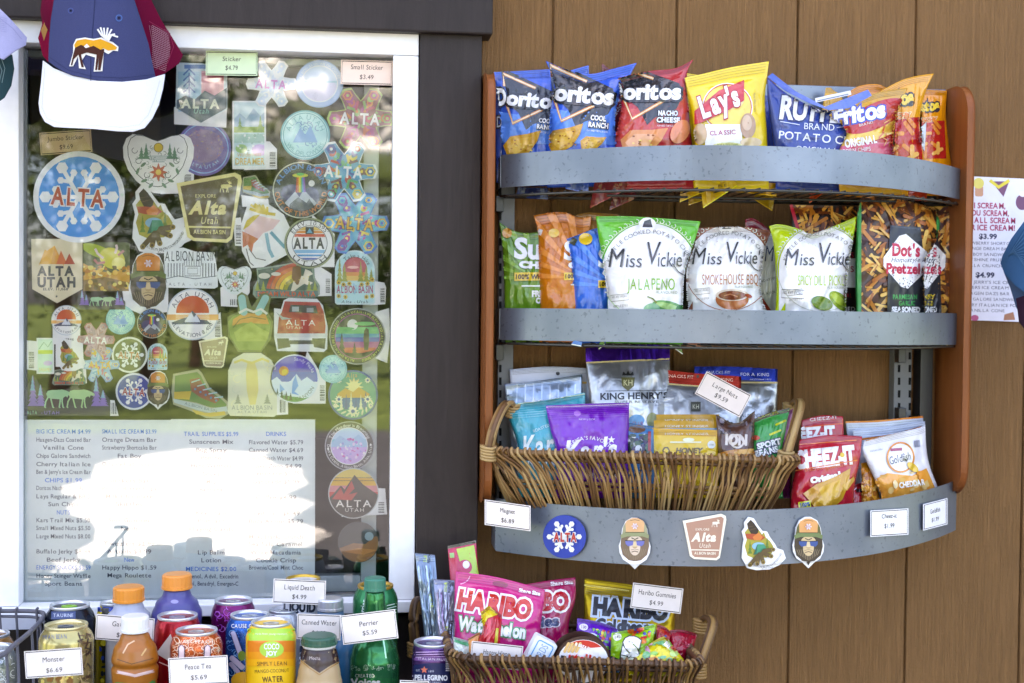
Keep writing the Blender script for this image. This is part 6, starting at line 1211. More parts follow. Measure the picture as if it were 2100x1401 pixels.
bag('red original cheese cracker bag with orange squares, front right of the upper basket', [(1640, 902), (1700, 892), (1768, 895)], [(1622, 1090), (1756, 1092)], .175, .145, .026, 'b8182c', cheez(1694, 938, .98, True), left=[(1634, 950), (1622, 1010)], right=[(1764, 940), (1752, 1000), (1752, 1040)], seal=(.08, .05))
bag('small red cracker bag corner behind the front cracker bag', [(1738, 998), (1766, 990)], [(1740, 1085), (1772, 1085)], .15, .13, .008, 'a81828', T('EZ', 1746, 1003, 20, 12, 'd8d8dc', -40)+Rc(1764, 1006, 16, 7, '241418'))
for k, (tp, d) in enumerate((([(1734, 864), (1800, 862), (1893, 853)], .085), ([(1748, 882), (1820, 876), (1897, 864)], .10), ([(1760, 900), (1830, 890), (1890, 874)], .115))):
    bag(['rearmost silver blue goldfish cracker bag edge with orange trim', 'middle silver blue goldfish cracker bag edge', 'third silver blue goldfish cracker bag edge behind the front one'][k], tp, [(1760, 1080), (1900, 1080)], d, d-.015, .012, 'c4d0e4', (Ln([(p[0], p[1]+2) for p in tp], 4, 'd87c24') if k != 1 else []), seed=20+k, seal=(.09, .04))
bag('orange gold cracker bag side between the red and white bags', [(1766, 950), (1790, 945)], [(1768, 1080), (1815, 1080)], .14, .13, .014, 'd88c18', tex([(1766, 960), (1800, 960), (1812, 1070), (1768, 1070)], ['e8b458', 'c07818', 'e0982c', 'a8601c'], 30, 7, 5, 12), seed=6)
def gold():
    q = Ln([(1774, 903), (1830, 888), (1888, 874)], 5, 'dc8c2c')+Pg([(1790, 985), (1820, 970), (1870, 976), (1900, 960), (1935, 1040), (1800, 1060)], 'e8a040')+Pg([(1796, 1030), (1850, 1020), (1930, 1010), (1935, 1060), (1800, 1060)], 'd88818')+tex([(1800, 975), (1895, 965), (1915, 1020), (1812, 1040)], ['f0c078', 'e89838', 'f0d0a0', 'e0a858'], 40, 3, 5, 12)
    q += Rg(1847, 938, 27, 4, 'dc9040', 30)+El(1847, 938, 25, 28, 'f2f0ee')+T('Goldfish', 1846, 940, 46, 16, '3c4458', -14, sh=.15)+Rc(1838, 922, 24, 6, 'a84868', -4)+El(1872, 958, 14, 7, 'e0b838', 40)+Pg([(1860, 948), (1852, 940), (1862, 942)], '404448')+T('CHEDDAR', 1870, 992, 52, 11, 'f2efe8', -8, b=.04)+T('baked snack crackers', 1797, 923, 26, 4, '8a8c98', -10)+Rc(1881, 910, 12, 14, '8c90a0', -8)
    return q
bag('white and orange cheddar goldfish cracker bag, front right corner of the bottom shelf', [(1772, 904), (1830, 890), (1890, 876), (1897, 868)], [(1812, 1082), (1936, 1078)], .165, .14, .024, 'e4e4ec', gold(), left=[(1770, 930), (1792, 980), (1808, 1020)], right=[(1900, 920), (1908, 960), (1926, 1010)], seal=(.08, .05), seed=9)
# ================================================================ table with drinks and the lower candy basket
TZ = .945
tbl = empty('display_table', (-.2, -.25, 0), 'dark topped display table below the window holding drinks and candy', 'table')
box('table_top', -1.2, .40, -.62, -.09, TZ-.03, TZ, M('2a2a2e', 'paint'), tbl, .003)
for x in (-1.15, .36):
    for y in (-.58, -.1): box('leg', x-.02, x+.02, y-.02, y+.02, 0, TZ-.0305, M('2a2a2e', 'paint'), tbl)
def lathe(name, prof, cx, d, mat, parent=None, n=40, cap=True):
    """prof: (photo row, half width in photo pixels) from top to bottom round an axis at cx, d"""
    sc = mpp(d); V = []; Fc = []; A = W(cx, prof[0][0], d)
    rows = [(W(cx, y, d)[2] if not isinstance(y, tuple) else y[0], hw*sc) for y, hw in prof]
    for z, r in rows: V += [(A[0]+r*cos(2*pi*k/n), -d+r*sin(2*pi*k/n), z) for k in range(n)]
    for i in range(len(rows)-1): Fc += [(i*n+k, (i+1)*n+k, (i+1)*n+(k+1) % n, i*n+(k+1) % n) for k in range(n)]
    if cap:
        Fc += [tuple(range(n)), tuple((len(rows)-1)*n+k for k in range(n))[::-1]]
    o = mesh(name, V, Fc, mat, parent, smooth=True)
    o.data.polygons.foreach_set('use_smooth', [len(p.vertices) < 5 for p in o.data.polygons])
    return o, V, Fc
def lprint(o, V, Fc, shapes, d, kind):
    if not shapes: return
    Vn = np.array(V); px, py = PX(Vn); bv = BVHTree.FromPolygons([Vector((a, b, -c*1000)) for a, b, c in zip(px, py, Vn[:, 1])], Fc)
    df = bvh_depth(bv, d+.03); x0, x1 = px.min()+1, px.max()-1
    keep = []
    for V2, F2, c, g in shapes:
        V2, F3 = split(np.array(V2, float), np.array(F2), 7); m = (V2[F3][:, :, 0].min(1) > x0) & (V2[F3][:, :, 0].max(1) < x1)
        if m.any(): keep.append((V2, F3[m], c, g))
    prints(keep, o, df, kind, 7, base=.0003)
def down(cx, d): return PX(W(cx, 1401, d)*np.array([1, 1, 0])+np.array([0, 0, TZ+.001]))[1]
DD = lambda d: .085+(d-.12)*.6
def can(label, cx, ly, lw, bw, d, col, shapes=(), kind='can', tab='c8ccd0', rim='d0d4d8', group='canned and bottled drinks below the window'):
    d = DD(d); yb = float(down(cx, d)); h = bw/2; l = lw/2
    prof = [(ly+4, l*.97), (ly+8, l*1.0), (ly+16, l+(h-l)*.55), (ly+24, h*.97), (ly+30, h), (yb-14, h), (yb-6, h*.95), (yb, h*.72)]
    # densify for even shading
    e = empty('drink_can', tuple(Wv(cx, yb, d)), label, 'can', group)
    o, V, Fc = lathe('body', prof, cx, d, M(col, kind), e, cap=True)
    lathe('rim', [(ly+5, l*.97), (ly+1, l), (ly-1.5, l*.985), (ly-1.5, l*.92), (ly+4, l*.88), (ly+5.5, l*.86), (ly+4.6, l*.8), (ly+4.4, l*.1)], cx, d, M(rim, 'alu'), e, cap=False)
    # pull tab
    sc = mpp(d); c = W(cx, ly+4, d); mbt = MB(); z = c[2]+.0012
    P = [(c[0]+.010*cos(a)*1.1, c[1]-.004+.0065*sin(a)) for a in [2*pi*k/14 for k in range(14)]]; Q = [(c[0]+.005*cos(a), c[1]-.004+.003*sin(a)) for a in [2*pi*k/14 for k in range(14)]]
    V2 = [(x, y, z+.001) for x, y in P]+[(x, y, z+.001) for x, y in Q]+[(x, y, z-.001) for x, y in P]+[(x, y, z-.001) for x, y in Q]
    F2 = sum([[(k, (k+1) % 14, 14+(k+1) % 14, 14+k), (k, 28+k, 28+(k+1) % 14, (k+1) % 14), (14+k, 14+(k+1) % 14, 42+(k+1) % 14, 42+k)] for k in range(14)], [])
    mesh('tab', V2, F2, M(tab, 'alu' if tab == 'c8ccd0' else 'plastic'), e)
    lprint(o, V, Fc, list(shapes), d, kind if kind != 'can' else 'vinyl'); return e
def bottle(label, cx, prof, d, col, capspec, shapes=(), kind='plastic', parts=()):
    """capspec = (top row, bottom row, half width, colour)"""
    d = DD(d); yb = float(down(cx, d)); prof = list(prof)+[(yb, prof[-1][1]*.95)]
    P = []
    for (a, b), (c, e_) in zip(prof[:-1], prof[1:]):
        for t in range(4): s = t/4; s2 = s*s*(3-2*s); P.append((a+(c-a)*s, b+(e_-b)*s2))
    P.append(prof[-1]); e = empty('drink_bottle', tuple(Wv(cx, yb, d)), label, 'bottle', 'canned and bottled drinks below the window')
    o, V, Fc = lathe('body', P, cx, d, M(col, kind) if isinstance(col, str) else col, e)
    y0, y1, hw, cc = capspec; n = 48; sc = mpp(d); A = W(cx, y0, d); zt_, zb_ = A[2], W(cx, y1, d)[2]; V2 = []; F2 = []
    for z, f in ((zt_, .86), (zt_-.0012, .96), (zt_-.003, 1), (zb_+.004, 1.0), (zb_+.0035, 1.04), (zb_, 1.04)):
        for k in range(n): r = hw*sc*f*(1+(.018 if k % 2 else 0)*(f >= 1)); V2.append((A[0]+r*cos(2*pi*k/n), -d+r*sin(2*pi*k/n), z))
    for i in range(5): F2 += [(i*n+k, (i+1)*n+k, (i+1)*n+(k+1) % n, i*n+(k+1) % n) for k in range(n)]
    F2 += [tuple(range(n)), tuple(5*n+k for k in range(n))[::-1]]
    mesh('bottle_cap', V2, F2, M(cc, 'alu' if cc == 'd8dadc' else 'plastic'), e)
    for nm, pr, c, kd in parts: lathe(nm, pr, cx, d, M(c, kd), e)
    lprint(o, V, Fc, list(shapes), d, kind); return e
def swirls(x0, x1, y0, y1, cols, n, seed, s0=3, s1=7): return tex([(x0, y0), (x1, y0), (x1, y1), (x0, y1)], cols, n, seed, s0, s1, 'curl')
can('dark navy tall can with a green pull tab behind the cream coffee can', 143, 1240, 78, 98, .25, '18202e', T('TAURINE', 132, 1262, 44, 7, 'a8b4c8', 0)+Rc(130, 1262, 50, 16, '2c3e68')+T('TAURINE', 130, 1262, 42, 7, 'b8c0d0', 0), tab='8cc83c')
can('cream and brown coffee can behind the first price card', 136, 1281, 84, 106, .37, 'c8b878', T('MEAN BEAN', 112, 1306, 50, 9, '3c5078', -2)+tex([(160, 1295), (188, 1300), (188, 1401), (158, 1401)], ['5c4434', '7a6448', '3c3028', 'b8a070'], 60, 3, 3, 9, 'stick')+tex([(84, 1385), (150, 1385), (150, 1401), (84, 1401)], ['8a5c28', 'e0c868'], 12, 3, 3, 9), rim='d8cc98', tab='5a6068')
can('orange and grey can partly cut off at the left picture edge behind', -18, 1300, 70, 90, .24, 'b8844c', swirls(-10, 25, 1312, 1370, ['4a5c8c', 'e0e0e0'], 14, 4))
can('silver can cut off at the left picture edge', -12, 1328, 74, 92, .36, 'a8b0b4', swirls(-10, 30, 1345, 1401, ['5a6a5c', 'dfe4e4', '3c4c44'], 30, 5))
can('small yellow and blue can half hidden behind the grey sports drink', 228, 1236, 44, 60, .17, 'd8c020', Rc(222, 1250, 44, 10, '2048a8')+Rc(216, 1300, 14, 120, '2c2c20')+tex([(204, 1290), (232, 1290), (232, 1400), (204, 1400)], ['1c2430', 'e0d038', '2048a8'], 24, 3, 3, 8))
bottle('pale grey sports drink bottle with an orange cap behind the amber juice', 264, [(1232, 26), (1246, 30), (1262, 42), (1285, 46), (1310, 44), (1340, 45)], .24, 'b4b8c8', (1202, 1232, 30, 'e89030'), T('G', 240, 1386, 20, 14, '3a3c40')+Rc(232, 1350, 26, 90, 'c8ccd4'))
bottle('purple sports drink bottle with an orange cap', 363, [(1208, 25), (1218, 28), (1236, 42), (1258, 50), (1284, 48), (1310, 46)], .22, '4a4888', (1176, 1206, 29, 'e8913a'), El(358, 1234, 8, 4, '8c8cc0'))
bottle('amber juice bottle with a white cap in front of its price card', 277, [(1296, 25), (1306, 29), (1330, 42), (1352, 46), (1362, 42), (1370, 46), (1388, 45), (1401, 43)], .43, 'a8641c', (1262, 1294, 27, 'eeeef2'), Ln([(240, 1352), (270, 1362), (315, 1350)], 2, '6a3c10')+Ln([(240, 1378), (277, 1386), (316, 1376)], 6, 'd8b8b0')+Pg([(236, 1399), (300, 1404), (318, 1392), (318, 1430), (236, 1430)], '2c8a4c')+Ln([(252, 1340), (262, 1322), (276, 1314)], 3, 'e0b890')+Ln([(290, 1345), (300, 1330)], 3, 'd8a868'))
can('red tall can behind the orange swirl can', 364, 1262, 80, 92, .32, 'a81420', Pg([(350, 1300), (320, 1340), (346, 1356), (356, 1320)], 'c8c0b8')+Ln([(326, 1358), (350, 1368)], 2, 'd8a8a0'))
can('orange can with white swirls above the peace tea card', 403, 1292, 84, 104, .40, 'd8642c', swirls(354, 452, 1306, 1350, ['f0c8a8', 'f4dcc8', 'e8a070'], 60, 6, 3, 8)+T('LAST PEACH', 402, 1316, 70, 7, 'f4dcc8')+Cap(372, 1352, 372, 1328, 11, 'e4c8c8')+Cap(424, 1352, 426, 1328, 11, 'e4c8c8')+Ln([(366, 1352), (366, 1328), (372, 1322), (378, 1328), (380, 1352)], 1.4, '28304c')+Ln([(418, 1352), (420, 1328), (426, 1322), (432, 1328), (431, 1352)], 1.4, '28304c'))
can('magenta purple can at the back beside the blue can', 479, 1230, 76, 90, .19, '7c1460', swirls(440, 520, 1244, 1320, ['b048c0', '4c0c34', 'c878d0', '2c0820'], 50, 7, 4, 9))
can('bright blue can with a drawn white hand behind the mango can', 512, 1260, 78, 96, .29, '1c62b4', T('CAUSE O', 496, 1284, 44, 8, 'e8ecf0', 0, ol=('1c3c7c', 1))+swirls(464, 510, 1292, 1400, ['4c98dc', '7cbcf0', '184c98'], 50, 8, 3, 8)+Cap(478, 1300, 492, 1340, 11, 'b8b8d4')+Cap(476, 1350, 496, 1368, 11, 'b0b0cc')+Cap(474, 1362, 488, 1378, 9, 'a0a0c0')+Ln([(473, 1300), (487, 1342)], 1.4, '202850')+Ln([(484, 1298), (498, 1338)], 1.4, '202850')+El(496, 1345, 8, 10, '6c9030')+El(498, 1396, 24, 18, 'e0b030'))
can('plain silver can lid tucked behind the mango can', 582, 1250, 60, 76, .15, 'c8ccd4')
can('green, orange and yellow mango coconut water can', 556, 1275, 82, 101, .41, 'e8b81c', Rc(556, 1302, 120, 26, '9cc83c')+Rc(556, 1326, 120, 24, 'dc7c20')+Rc(556, 1345, 120, 16, 'e4941e')+Rc(556, 1359, 120, 14, 'e8a81c')+T('made from young coconuts', 556, 1300, 66, 4, 'e8f0c8')+El(557, 1332, 25, 17, 'a4cc48')+T('COCO', 557, 1326, 32, 11, 'f4f4e8', 0, b=.03)+T('JOY', 557, 1340, 22, 9, 'f4f4e8', 0, b=.04)+T('SIMPLY LEAN', 558, 1361, 62, 8, '5c3c18', -1)+T('MANGO-COCONUT', 558, 1376, 72, 7, '5c3c18', -2)+T('WATER', 559, 1393, 42, 11, '5c3c18', -3, b=.03), kind='vinyl')
can('black and white canned water with a gold lid behind its price card', 622, 1186, 70, 84, .12, 'c4c8d0', T('LIQUID', 614, 1245, 66, 18, '1c2434', 2, b=.06)+T('DEATH', 616, 1272, 62, 18, '1c2434', 2, b=.06)+tex([(582, 1285), (660, 1285), (660, 1400), (582, 1400)], ['1c2434', '2c3850', 'e0e4ea'], 80, 9, 3, 9), rim='c8a23c', kind='vinyl')
bottle('clear water bottle with a ribbed silver cap behind the canned water card', 678, [(1252, 26), (1262, 28), (1290, 36), (1340, 38)], .18, '5c7c98', (1226, 1250, 26, 'd8dadc'), Rc(690, 1370, 40, 90, '1c6490'))
bottle('deep blue bottle standing between the mocha and green bottles', 712, [(1300, 20), (1330, 34), (1360, 38)], .22, '10608c', (1280, 1299, 16, '2c4c8c'))
can('green can with a gold rim behind the green glass bottle', 770, 1200, 74, 92, .16, '1c7c48', T('perrier', 744, 1250, 40, 12, 'dfe8e0', -80)+sum([Rc(803, 1240+6*k, 20, 1.6, 'c8d8cc', -14) for k in range(4)], []), rim='c89a3c')
bottle('green glass sparkling water bottle with a green cap', 769, [(1212, 19), (1230, 21), (1262, 23), (1300, 34), (1330, 46), (1352, 51), (1401, 51)], .31, '1c7440', (1184, 1210, 22, '2c7c64'), Rc(768, 1378, 120, 26, '1c6c40')+swirls(720, 812, 1362, 1376, ['7cb48c', 'a8ccb0'], 40, 5, 1.5, 3)+T('CREATED', 748, 1386, 40, 7, 'dfe8e0', 0)+T('Voices', 750, 1399, 60, 14, 'e8f0e8', 0, b=.04)+Ln([(772, 1232), (774, 1300)], 4, '6cc07c')+Ln([(786, 1310), (792, 1350)], 3, 'a8dcb8'), kind='holo')
bottle('iced coffee bottle with a green lid, brown label and beige drink', 655, [(1322, 30), (1334, 34), (1352, 38), (1380, 43), (1401, 47)], .44, 'b89c74', (1302, 1320, 35, '2c5c48'), Pg([(620, 1330), (690, 1330), (696, 1356), (676, 1366), (655, 1380), (634, 1366), (616, 1352)], '3c2828')+T('Mocha', 646, 1350, 24, 7, 'c8b8b0', 2)+Ln([(618, 1356), (634, 1370), (655, 1384), (676, 1370), (696, 1358)], 2, 'a87c3c'), parts=[('lid_band', [(1317, 34.5), (1324, 34.5), (1326, 33)], 'e0e0dc', 'plastic')])
can('purple and navy fruit soda can with a red star beside the lower basket', 889, 1316, 82, 88, .33, '5c3878', sum([Ln([(848+2*k, 1338+5*k), (930, 1336+5*k)], 1.4, 'c8a8d0') for k in range(4)], [])+Rc(889, 1392, 120, 52, '1c2450')+El(889, 1372, 52, 12, '1c2450')+El(889, 1352, 44, 5, '6c4080')+T('ITALIAN FRUIT', 888, 1352, 62, 5, 'd8c8dc', 3)+St(870, 1374, 8, 5, .45, 'd87058')+T('EST.', 858, 1375, 10, 4, 'c8c8d8')+T('1899', 884, 1377, 12, 4, 'c8c8d8')+T('S.PELLEGRINO', 880, 1390, 76, 10, 'e4e4ec', 1, b=.05)+T('SPARKLING DRINKS', 880, 1400, 50, 4, 'c8c8d8')+Bar(914, 1350, 930, 1376, seed=4, col='d8d8e0', horiz=True))
# price cards among the drinks
card(110, 1360, 118, 56, -4, [(-8, 'Monster', 46, 10), (14, '$6.69', 34, 9)], DD(.50), 'price card reading Monster $6.69')
card(256, 1290, 120, 52, 3.5, [(-9, 'Gatorade', 54, 10), (13, '$4.69', 34, 9)], DD(.335), 'price card reading Gatorade half hidden by the white juice cap', skew=.02)
card(407, 1376, 122, 58, -3, [(-9, 'Peace Tea', 56, 10), (13, '$5.69', 34, 9)], DD(.50), 'price card reading Peace Tea $5.69')
card(614, 1214, 108, 50, 2.5, [(-9, 'Liquid Death', 64, 10), (10, '$4.99', 30, 9)], DD(.19), 'price card reading Liquid Death $4.99')
card(654, 1286, 90, 52, 2, [(-9, 'Canned Water', 72, 10), (12, '$4.69', 30, 9)], DD(.32), 'price card reading Canned Water tucked behind the coffee bottle')
card(757, 1286, 114, 60, -7, [(-8, 'Perrier', 40, 10), (11, '$5.59', 31, 9)], DD(.385), 'price card reading Perrier $5.59')
card(850, 1401, 60, 10, 2, [], DD(.42), 'white card edge at the bottom picture edge below the green bottle')
# wire basket at the far left
wb = empty('wire_basket', tuple(Wv(0, 1400, .25)), 'grey wire basket holding cans at the lower left corner', 'basket'); WM = M('5c5c66', 'paint')
tube('rim_wire', smoothline3([Wv(-90, 1252, .13), Wv(0, 1253, .13), Wv(70, 1254, .13), Wv(90, 1262, .16), Wv(66, 1292, .27), Wv(30, 1322, .38), Wv(0, 1346, .46), Wv(-50, 1352, .47)]), .0032, WM, wb, 8)
tube('side_wire', smoothline3([Wv(-90, 1264, .13), Wv(0, 1264, .13), Wv(72, 1266, .13), Wv(92, 1278, .16)]), .0022, WM, wb, 8)
tube('side_wire', smoothline3([Wv(92, 1400, .16), Wv(60, 1430, .28), Wv(0, 1500, .46)]), .0022, WM, wb, 8)
for x, y, d in ((0, 1250, .132), (34, 1250, .132), (76, 1250, .135), (84, 1270, .18), (66, 1290, .27), (36, 1316, .36), (14, 1334, .42)):
    tube('upright_wire', smoothline3([Wv(x+2, y-3, d+.004), Wv(x, y-1, d+.006), Wv(x-1, y+6, d+.004), Wv(x+2, y+60, d-.002), Wv(x+3, y+190, d-.006)]), .0019, WM, wb, 6)
box('sill_ledge', wx0+.001, W(80, 1300, .04)[0], -.05, -.039, W(0, 1292, .05)[2], W(0, 1266, .05)[2], M('c4c8d4', 'plastic'), wb)
# ---- lower candy basket
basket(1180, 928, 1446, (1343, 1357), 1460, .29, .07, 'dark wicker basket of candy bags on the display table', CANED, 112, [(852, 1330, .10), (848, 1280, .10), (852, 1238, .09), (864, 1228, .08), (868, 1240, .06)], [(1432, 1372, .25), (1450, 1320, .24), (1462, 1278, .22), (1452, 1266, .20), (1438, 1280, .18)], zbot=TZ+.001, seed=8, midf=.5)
cb = dict(cat='candy bag', name='candy_bag', shelf=False)
FR = .235
clr = dict(kind='holo', cat='candy pack', name='candy_pack', shelf=False)
bag('clear wrapped pale blue candy twist pack standing left in the lower basket', [(851, 1134), (892, 1138)], [(876, 1360), (912, 1360)], .14, .10, .007, '8090a4', sum([Ln([(858+k*8, 1160), (880+k*7, 1340)], 4, c) for k, c in enumerate(('a8bccc', '6c849c', 'c0d4e0', '7c98b0'))], [])+T('SOUR', 872, 1146, 14, 7, 'c4dc28', -85)+T('PUNCH', 880, 1146, 18, 6, '20242c', -85)+T('SOUR', 884, 1232, 30, 5, 'c4dc28', 80), wr=2, **clr)
bag('clear wrapped pale pink candy twist pack beside the blue one', [(890, 1188), (932, 1190)], [(898, 1360), (936, 1360)], .17, .13, .007, '989cb0', sum([Ln([(897+k*8, 1215), (904+k*7, 1340)], 4, c) for k, c in enumerate(('c8b8cc', '9c88ac', 'd0d4e4', 'a8a8c0'))], [])+T('SOUR', 914, 1204, 20, 6, 'c4dc28', -88)+T('PUNCH', 922, 1204, 24, 6, '20242c', -88)+T('PUNCH', 924, 1290, 34, 7, '20242c', -82)+T('SOUR', 915, 1295, 24, 6, 'c4dc28', -82), wr=2, **clr)
bag('slim lime and raspberry candy packet sticking up behind the pink gummy bag', [(918, 1120), (976, 1108)], [(936, 1350), (996, 1350)], .13, .09, .008, 'c01848', Pg([(936, 1126), (972, 1118), (982, 1180), (952, 1184)], 'a8c848')+El(953, 1163, 15, 15, 'b8184c')+El(956, 1158, 7, 8, 'e8e0e8')+Rc(927, 1139, 9, 10, '8cb868', -4), seal_col='5a5450', seal=(.03, .03), **cb)
HT = dict(ol=('f0e8ee', 4.5), b=.06, sh=.03)
bag('dark raspberry gummy bag behind the watermelon gummy bag', [(1070, 1200), (1130, 1190), (1180, 1184)], [(1080, 1400), (1176, 1400)], .16, .12, .02, 'a80c50', T('HARIBO', 1090, 1234, 152, 34, 'b81424', -1, **HT)+T('Berries', 1096, 1276, 100, 20, '34406c', -4, ol=('e8d8e4', 2), b=.05)+T('Share Size', 1152, 1196, 46, 7, 'e8e0e6', -4, b=.05), right=[(1180, 1230), (1166, 1290)], **cb)
wm = [(V, F_, c, g) for V, F_, c, g in T('HARIBO', 1014, 1240, 152, 36, 'c8281c', 9, **HT)+T('Watermelon', 1010, 1287, 138, 26, 'e8eee6', 8, ol=('2c8c5c', 2.5), b=.05)+T('Share Size', 1086, 1214, 44, 7, 'f0e8ee', 10, b=.05)+El(1026, 1198, 16, 6, '8c0c3c', 10)+Ln(ring_pts(940, 1178, 24, 20, 12, 0, 10, 80), 2, 'e8a0c8')+El(980, 1335, 40, 14, 'a0083c', 10)]
bag('bright pink watermelon gummy bag, front left of the lower basket', [(935, 1172), (1020, 1184), (1118, 1210)], [(930, 1400), (1100, 1405)], .205, .165, .026, 'cc1878', wm, left=[(932, 1230), (932, 1300)], right=[(1112, 1260), (1104, 1330)], seal=(.10, .05), **cb)
gb_ = Ln([(1198, 1200), (1290, 1212)], 3, 'e8dc80')+T('HARIBO', 1293, 1249, 154, 32, '20242c', 5, ol=('b8c8dc', 4.5), b=.07)+T('Goldbears', 1282, 1284, 120, 22, '20242c', 4, ol=('b8c8dc', 2.5), b=.06)+sum([Ln([(1199, 1190+k), (1300, 1204+k)], 1, '8c7418') for k in range(6, 28, 4)], [])
bag('gold foil gummy bear bag standing at the back of the lower basket', [(1199, 1186), (1290, 1198), (1386, 1214)], [(1194, 1400), (1380, 1400)], .15, .11, .024, 'b8981c', gb_, kind='metalfoil', pk='vinyl', seal=(.14, .05), **cb)
bag('small red and yellow wrapped candy lying on the watermelon bag', [(986, 1256), (1004, 1244), (1030, 1262)], [(982, 1350), (1024, 1350)], .25, .235, .014, 'c01c2c', Pg([(982, 1250), (1004, 1243), (1022, 1260), (1000, 1268), (984, 1300), (974, 1330)], 'e0c81c')+Rc(1002, 1300, 8, 60, 'd84858', 4)+Rc(1018, 1308, 6, 40, 'c8b838', 6), left=[(990, 1290), (980, 1320)], **cb)
bag('orange and yellow candy wrapper behind the happy hippo card', [(960, 1310), (984, 1296)], [(956, 1370), (980, 1370)], .245, .24, .006, 'd88c3c', **cb)
bag('white and green candy wrapper at the left rim of the lower basket', [(930, 1306), (966, 1316)], [(930, 1370), (962, 1372)], .25, .24, .008, 'c8d4c8', Ln([(932, 1312), (962, 1322)], 9, '3c9464')+T('20', 944, 1342, 16, 10, '4c6c58', 4), **cb)
flat('candy_box', rrect(1110, 1338, 48, 56, 28, 5), .262, .02, 'dfe6ee', 'vinyl', Ln(rrect(1110, 1340, 34, 46, 28, 5), 2.5, '4c9cd0', True)+T('NERDS', 1108, 1342, 44, 15, '7c9cc0', -60), 'small white and blue candy box tilted in the lower basket', 'candy box')
# nutella style cup
nc = [(1140, 1345)]+[(1196+58*cos(radians(a)), 1352-50*sin(radians(a))) for a in range(172, 6, -12)]+[(1254, 1352), (1250, 1400), (1146, 1400)]
sN = clip(El(1196, 1354, 56, 47, '3a2018')+El(1196, 1356, 52, 44, 'e8e6e8')+clip(El(1196, 1356, 51, 43, 'c82c1c'), [(1140, 1300), (1260, 1300), (1260, 1352), (1196, 1330), (1140, 1334)])+sum([Cap(1158+k*8, 1336, 1166+k*8, 1320, 6, 'd8b070') for k in range(4)], []), nc[:17] if False else ring_pts(1196, 1354, 57, 48, 40))
sN += T('& BREADSTICKS', 1206, 1330, 56, 6, 'f0e8e4', 20, b=.04)+T('n', 1156, 1348, 12, 14, '2a2426', 6, b=.06)+T('utella', 1196, 1352, 62, 20, 'c8281c', 9, b=.05)+El(1166, 1370, 16, 10, '5c4030')
flat('snack_cup', ring_pts(1196, 1354, 57, 49, 40), lambda V: .262+.014*np.cos((V[:, 0]-1196)/50), .03, '3a2018', 'vinyl', sN, 'round breadstick snack cup with a red and white label in the lower basket', 'snack cup', curved=12)
bag('purple fruit candy bag leaning behind the breadstick cup', [(1184, 1268), (1230, 1276), (1266, 1290)], [(1176, 1370), (1270, 1372)], .215, .20, .016, '5814a4', El(1197, 1286, 9, 7, 'd8d0e0', 8)+T('130', 1197, 1286, 12, 6, '20242c', 8)+El(1212, 1312, 17, 14, 'c8c8e4')+tex([(1215, 1288), (1262, 1296), (1262, 1340), (1225, 1330)], ['2c9c3c', 'c02c2c', 'd8801c', '3c48b0', '7cb83c', 'd0c02c'], 34, 4, 3, 6), **cb)
bag('lime green sour candy bag, centre right of the lower basket', [(1254, 1298), (1300, 1290), (1345, 1280)], [(1250, 1375), (1330, 1375)], .245, .23, .018, '8cc41c', El(1266, 1306, 9, 8, 'e8ecd8', -10)+T('140', 1266, 1306, 12, 6, '20242c', -10)+tex([(1284, 1292), (1336, 1284), (1332, 1322), (1290, 1316)], ['2c9c3c', 'c02c2c', 'e0701c', '3c48b0', '7cb83c', 'e07c2c'], 34, 5, 3, 7)+T('S', 1294, 1330, 30, 40, 'eef0e4', 12, ol=('34402c', 2), b=.08)+T('K', 1286, 1362, 30, 24, 'dfe8d4', 12, ol=('34402c', 2), b=.08), **cb)
bag('red fruit candy bag between the lime bag and the crimson pouch', [(1348, 1280), (1364, 1286), (1376, 1296)], [(1340, 1375), (1372, 1375)], .20, .19, .012, 'b01820', tex([(1352, 1290), (1372, 1296), (1368, 1340), (1350, 1340)], ['d8a02c', '2c3c9c', 'd8d8e0', 'c04820'], 16, 6, 3, 6), **cb)
bag('crimson candy pouch at the right end of the lower basket', [(1374, 1292), (1400, 1292), (1430, 1300)], [(1376, 1375), (1412, 1375)], .205, .185, .014, 'a40c2c', tex([(1386, 1310), (1420, 1312), (1410, 1350), (1390, 1350)], ['c83858', 'd86880', '8c0820'], 20, 6, 4, 8, 'dash'), **cb)
bag('yellow sour gummy candy bag with green swirls, front right of the lower basket', [(1290, 1350), (1330, 1322), (1360, 1306), (1372, 1314)], [(1290, 1385), (1424, 1388)], .262, .25, .018, 'd8cc1c', tex([(1300, 1330), (1370, 1310), (1412, 1370), (1300, 1372)], ['8cc45c', 'b8dc7c', 'e8d84c', 'd8a0c0', '6cb47c'], 30, 7, 5, 12)+tex([(1362, 1306), (1378, 1312), (1420, 1370), (1396, 1366)], ['d85c3c', 'e8883c', 'c84c4c'], 26, 8, 3, 6)+Rc(1369, 1322, 13, 11, 'e8e0d8', 40)+T('110', 1369, 1322, 10, 5, '20242c', 40)+Pg([(1330, 1350), (1345, 1346), (1358, 1358), (1340, 1362)], 'd8882c'), right=[(1400, 1350)], **cb)
bag('dark blue foil candy wrapper right in front of the cup', [(1222, 1362), (1250, 1346), (1270, 1352)], [(1222, 1380), (1270, 1380)], .27, .262, .006, '145078', **cb)
card(1347, 1227, 104, 52, 7, [(-9, 'Haribo Gummies', 78, 10), (10, '$4.99', 29, 9)], .175, 'price card reading Haribo Gummies $4.99', 'dcd4d0')
card(1018, 1345, 106, 50, 6, [(-6, 'Happy Hippo', 56, 10), (13, '$1.59', 29, 9)], .272, 'price card reading Happy Hippo at the rim of the lower basket', 'd8d0cc')
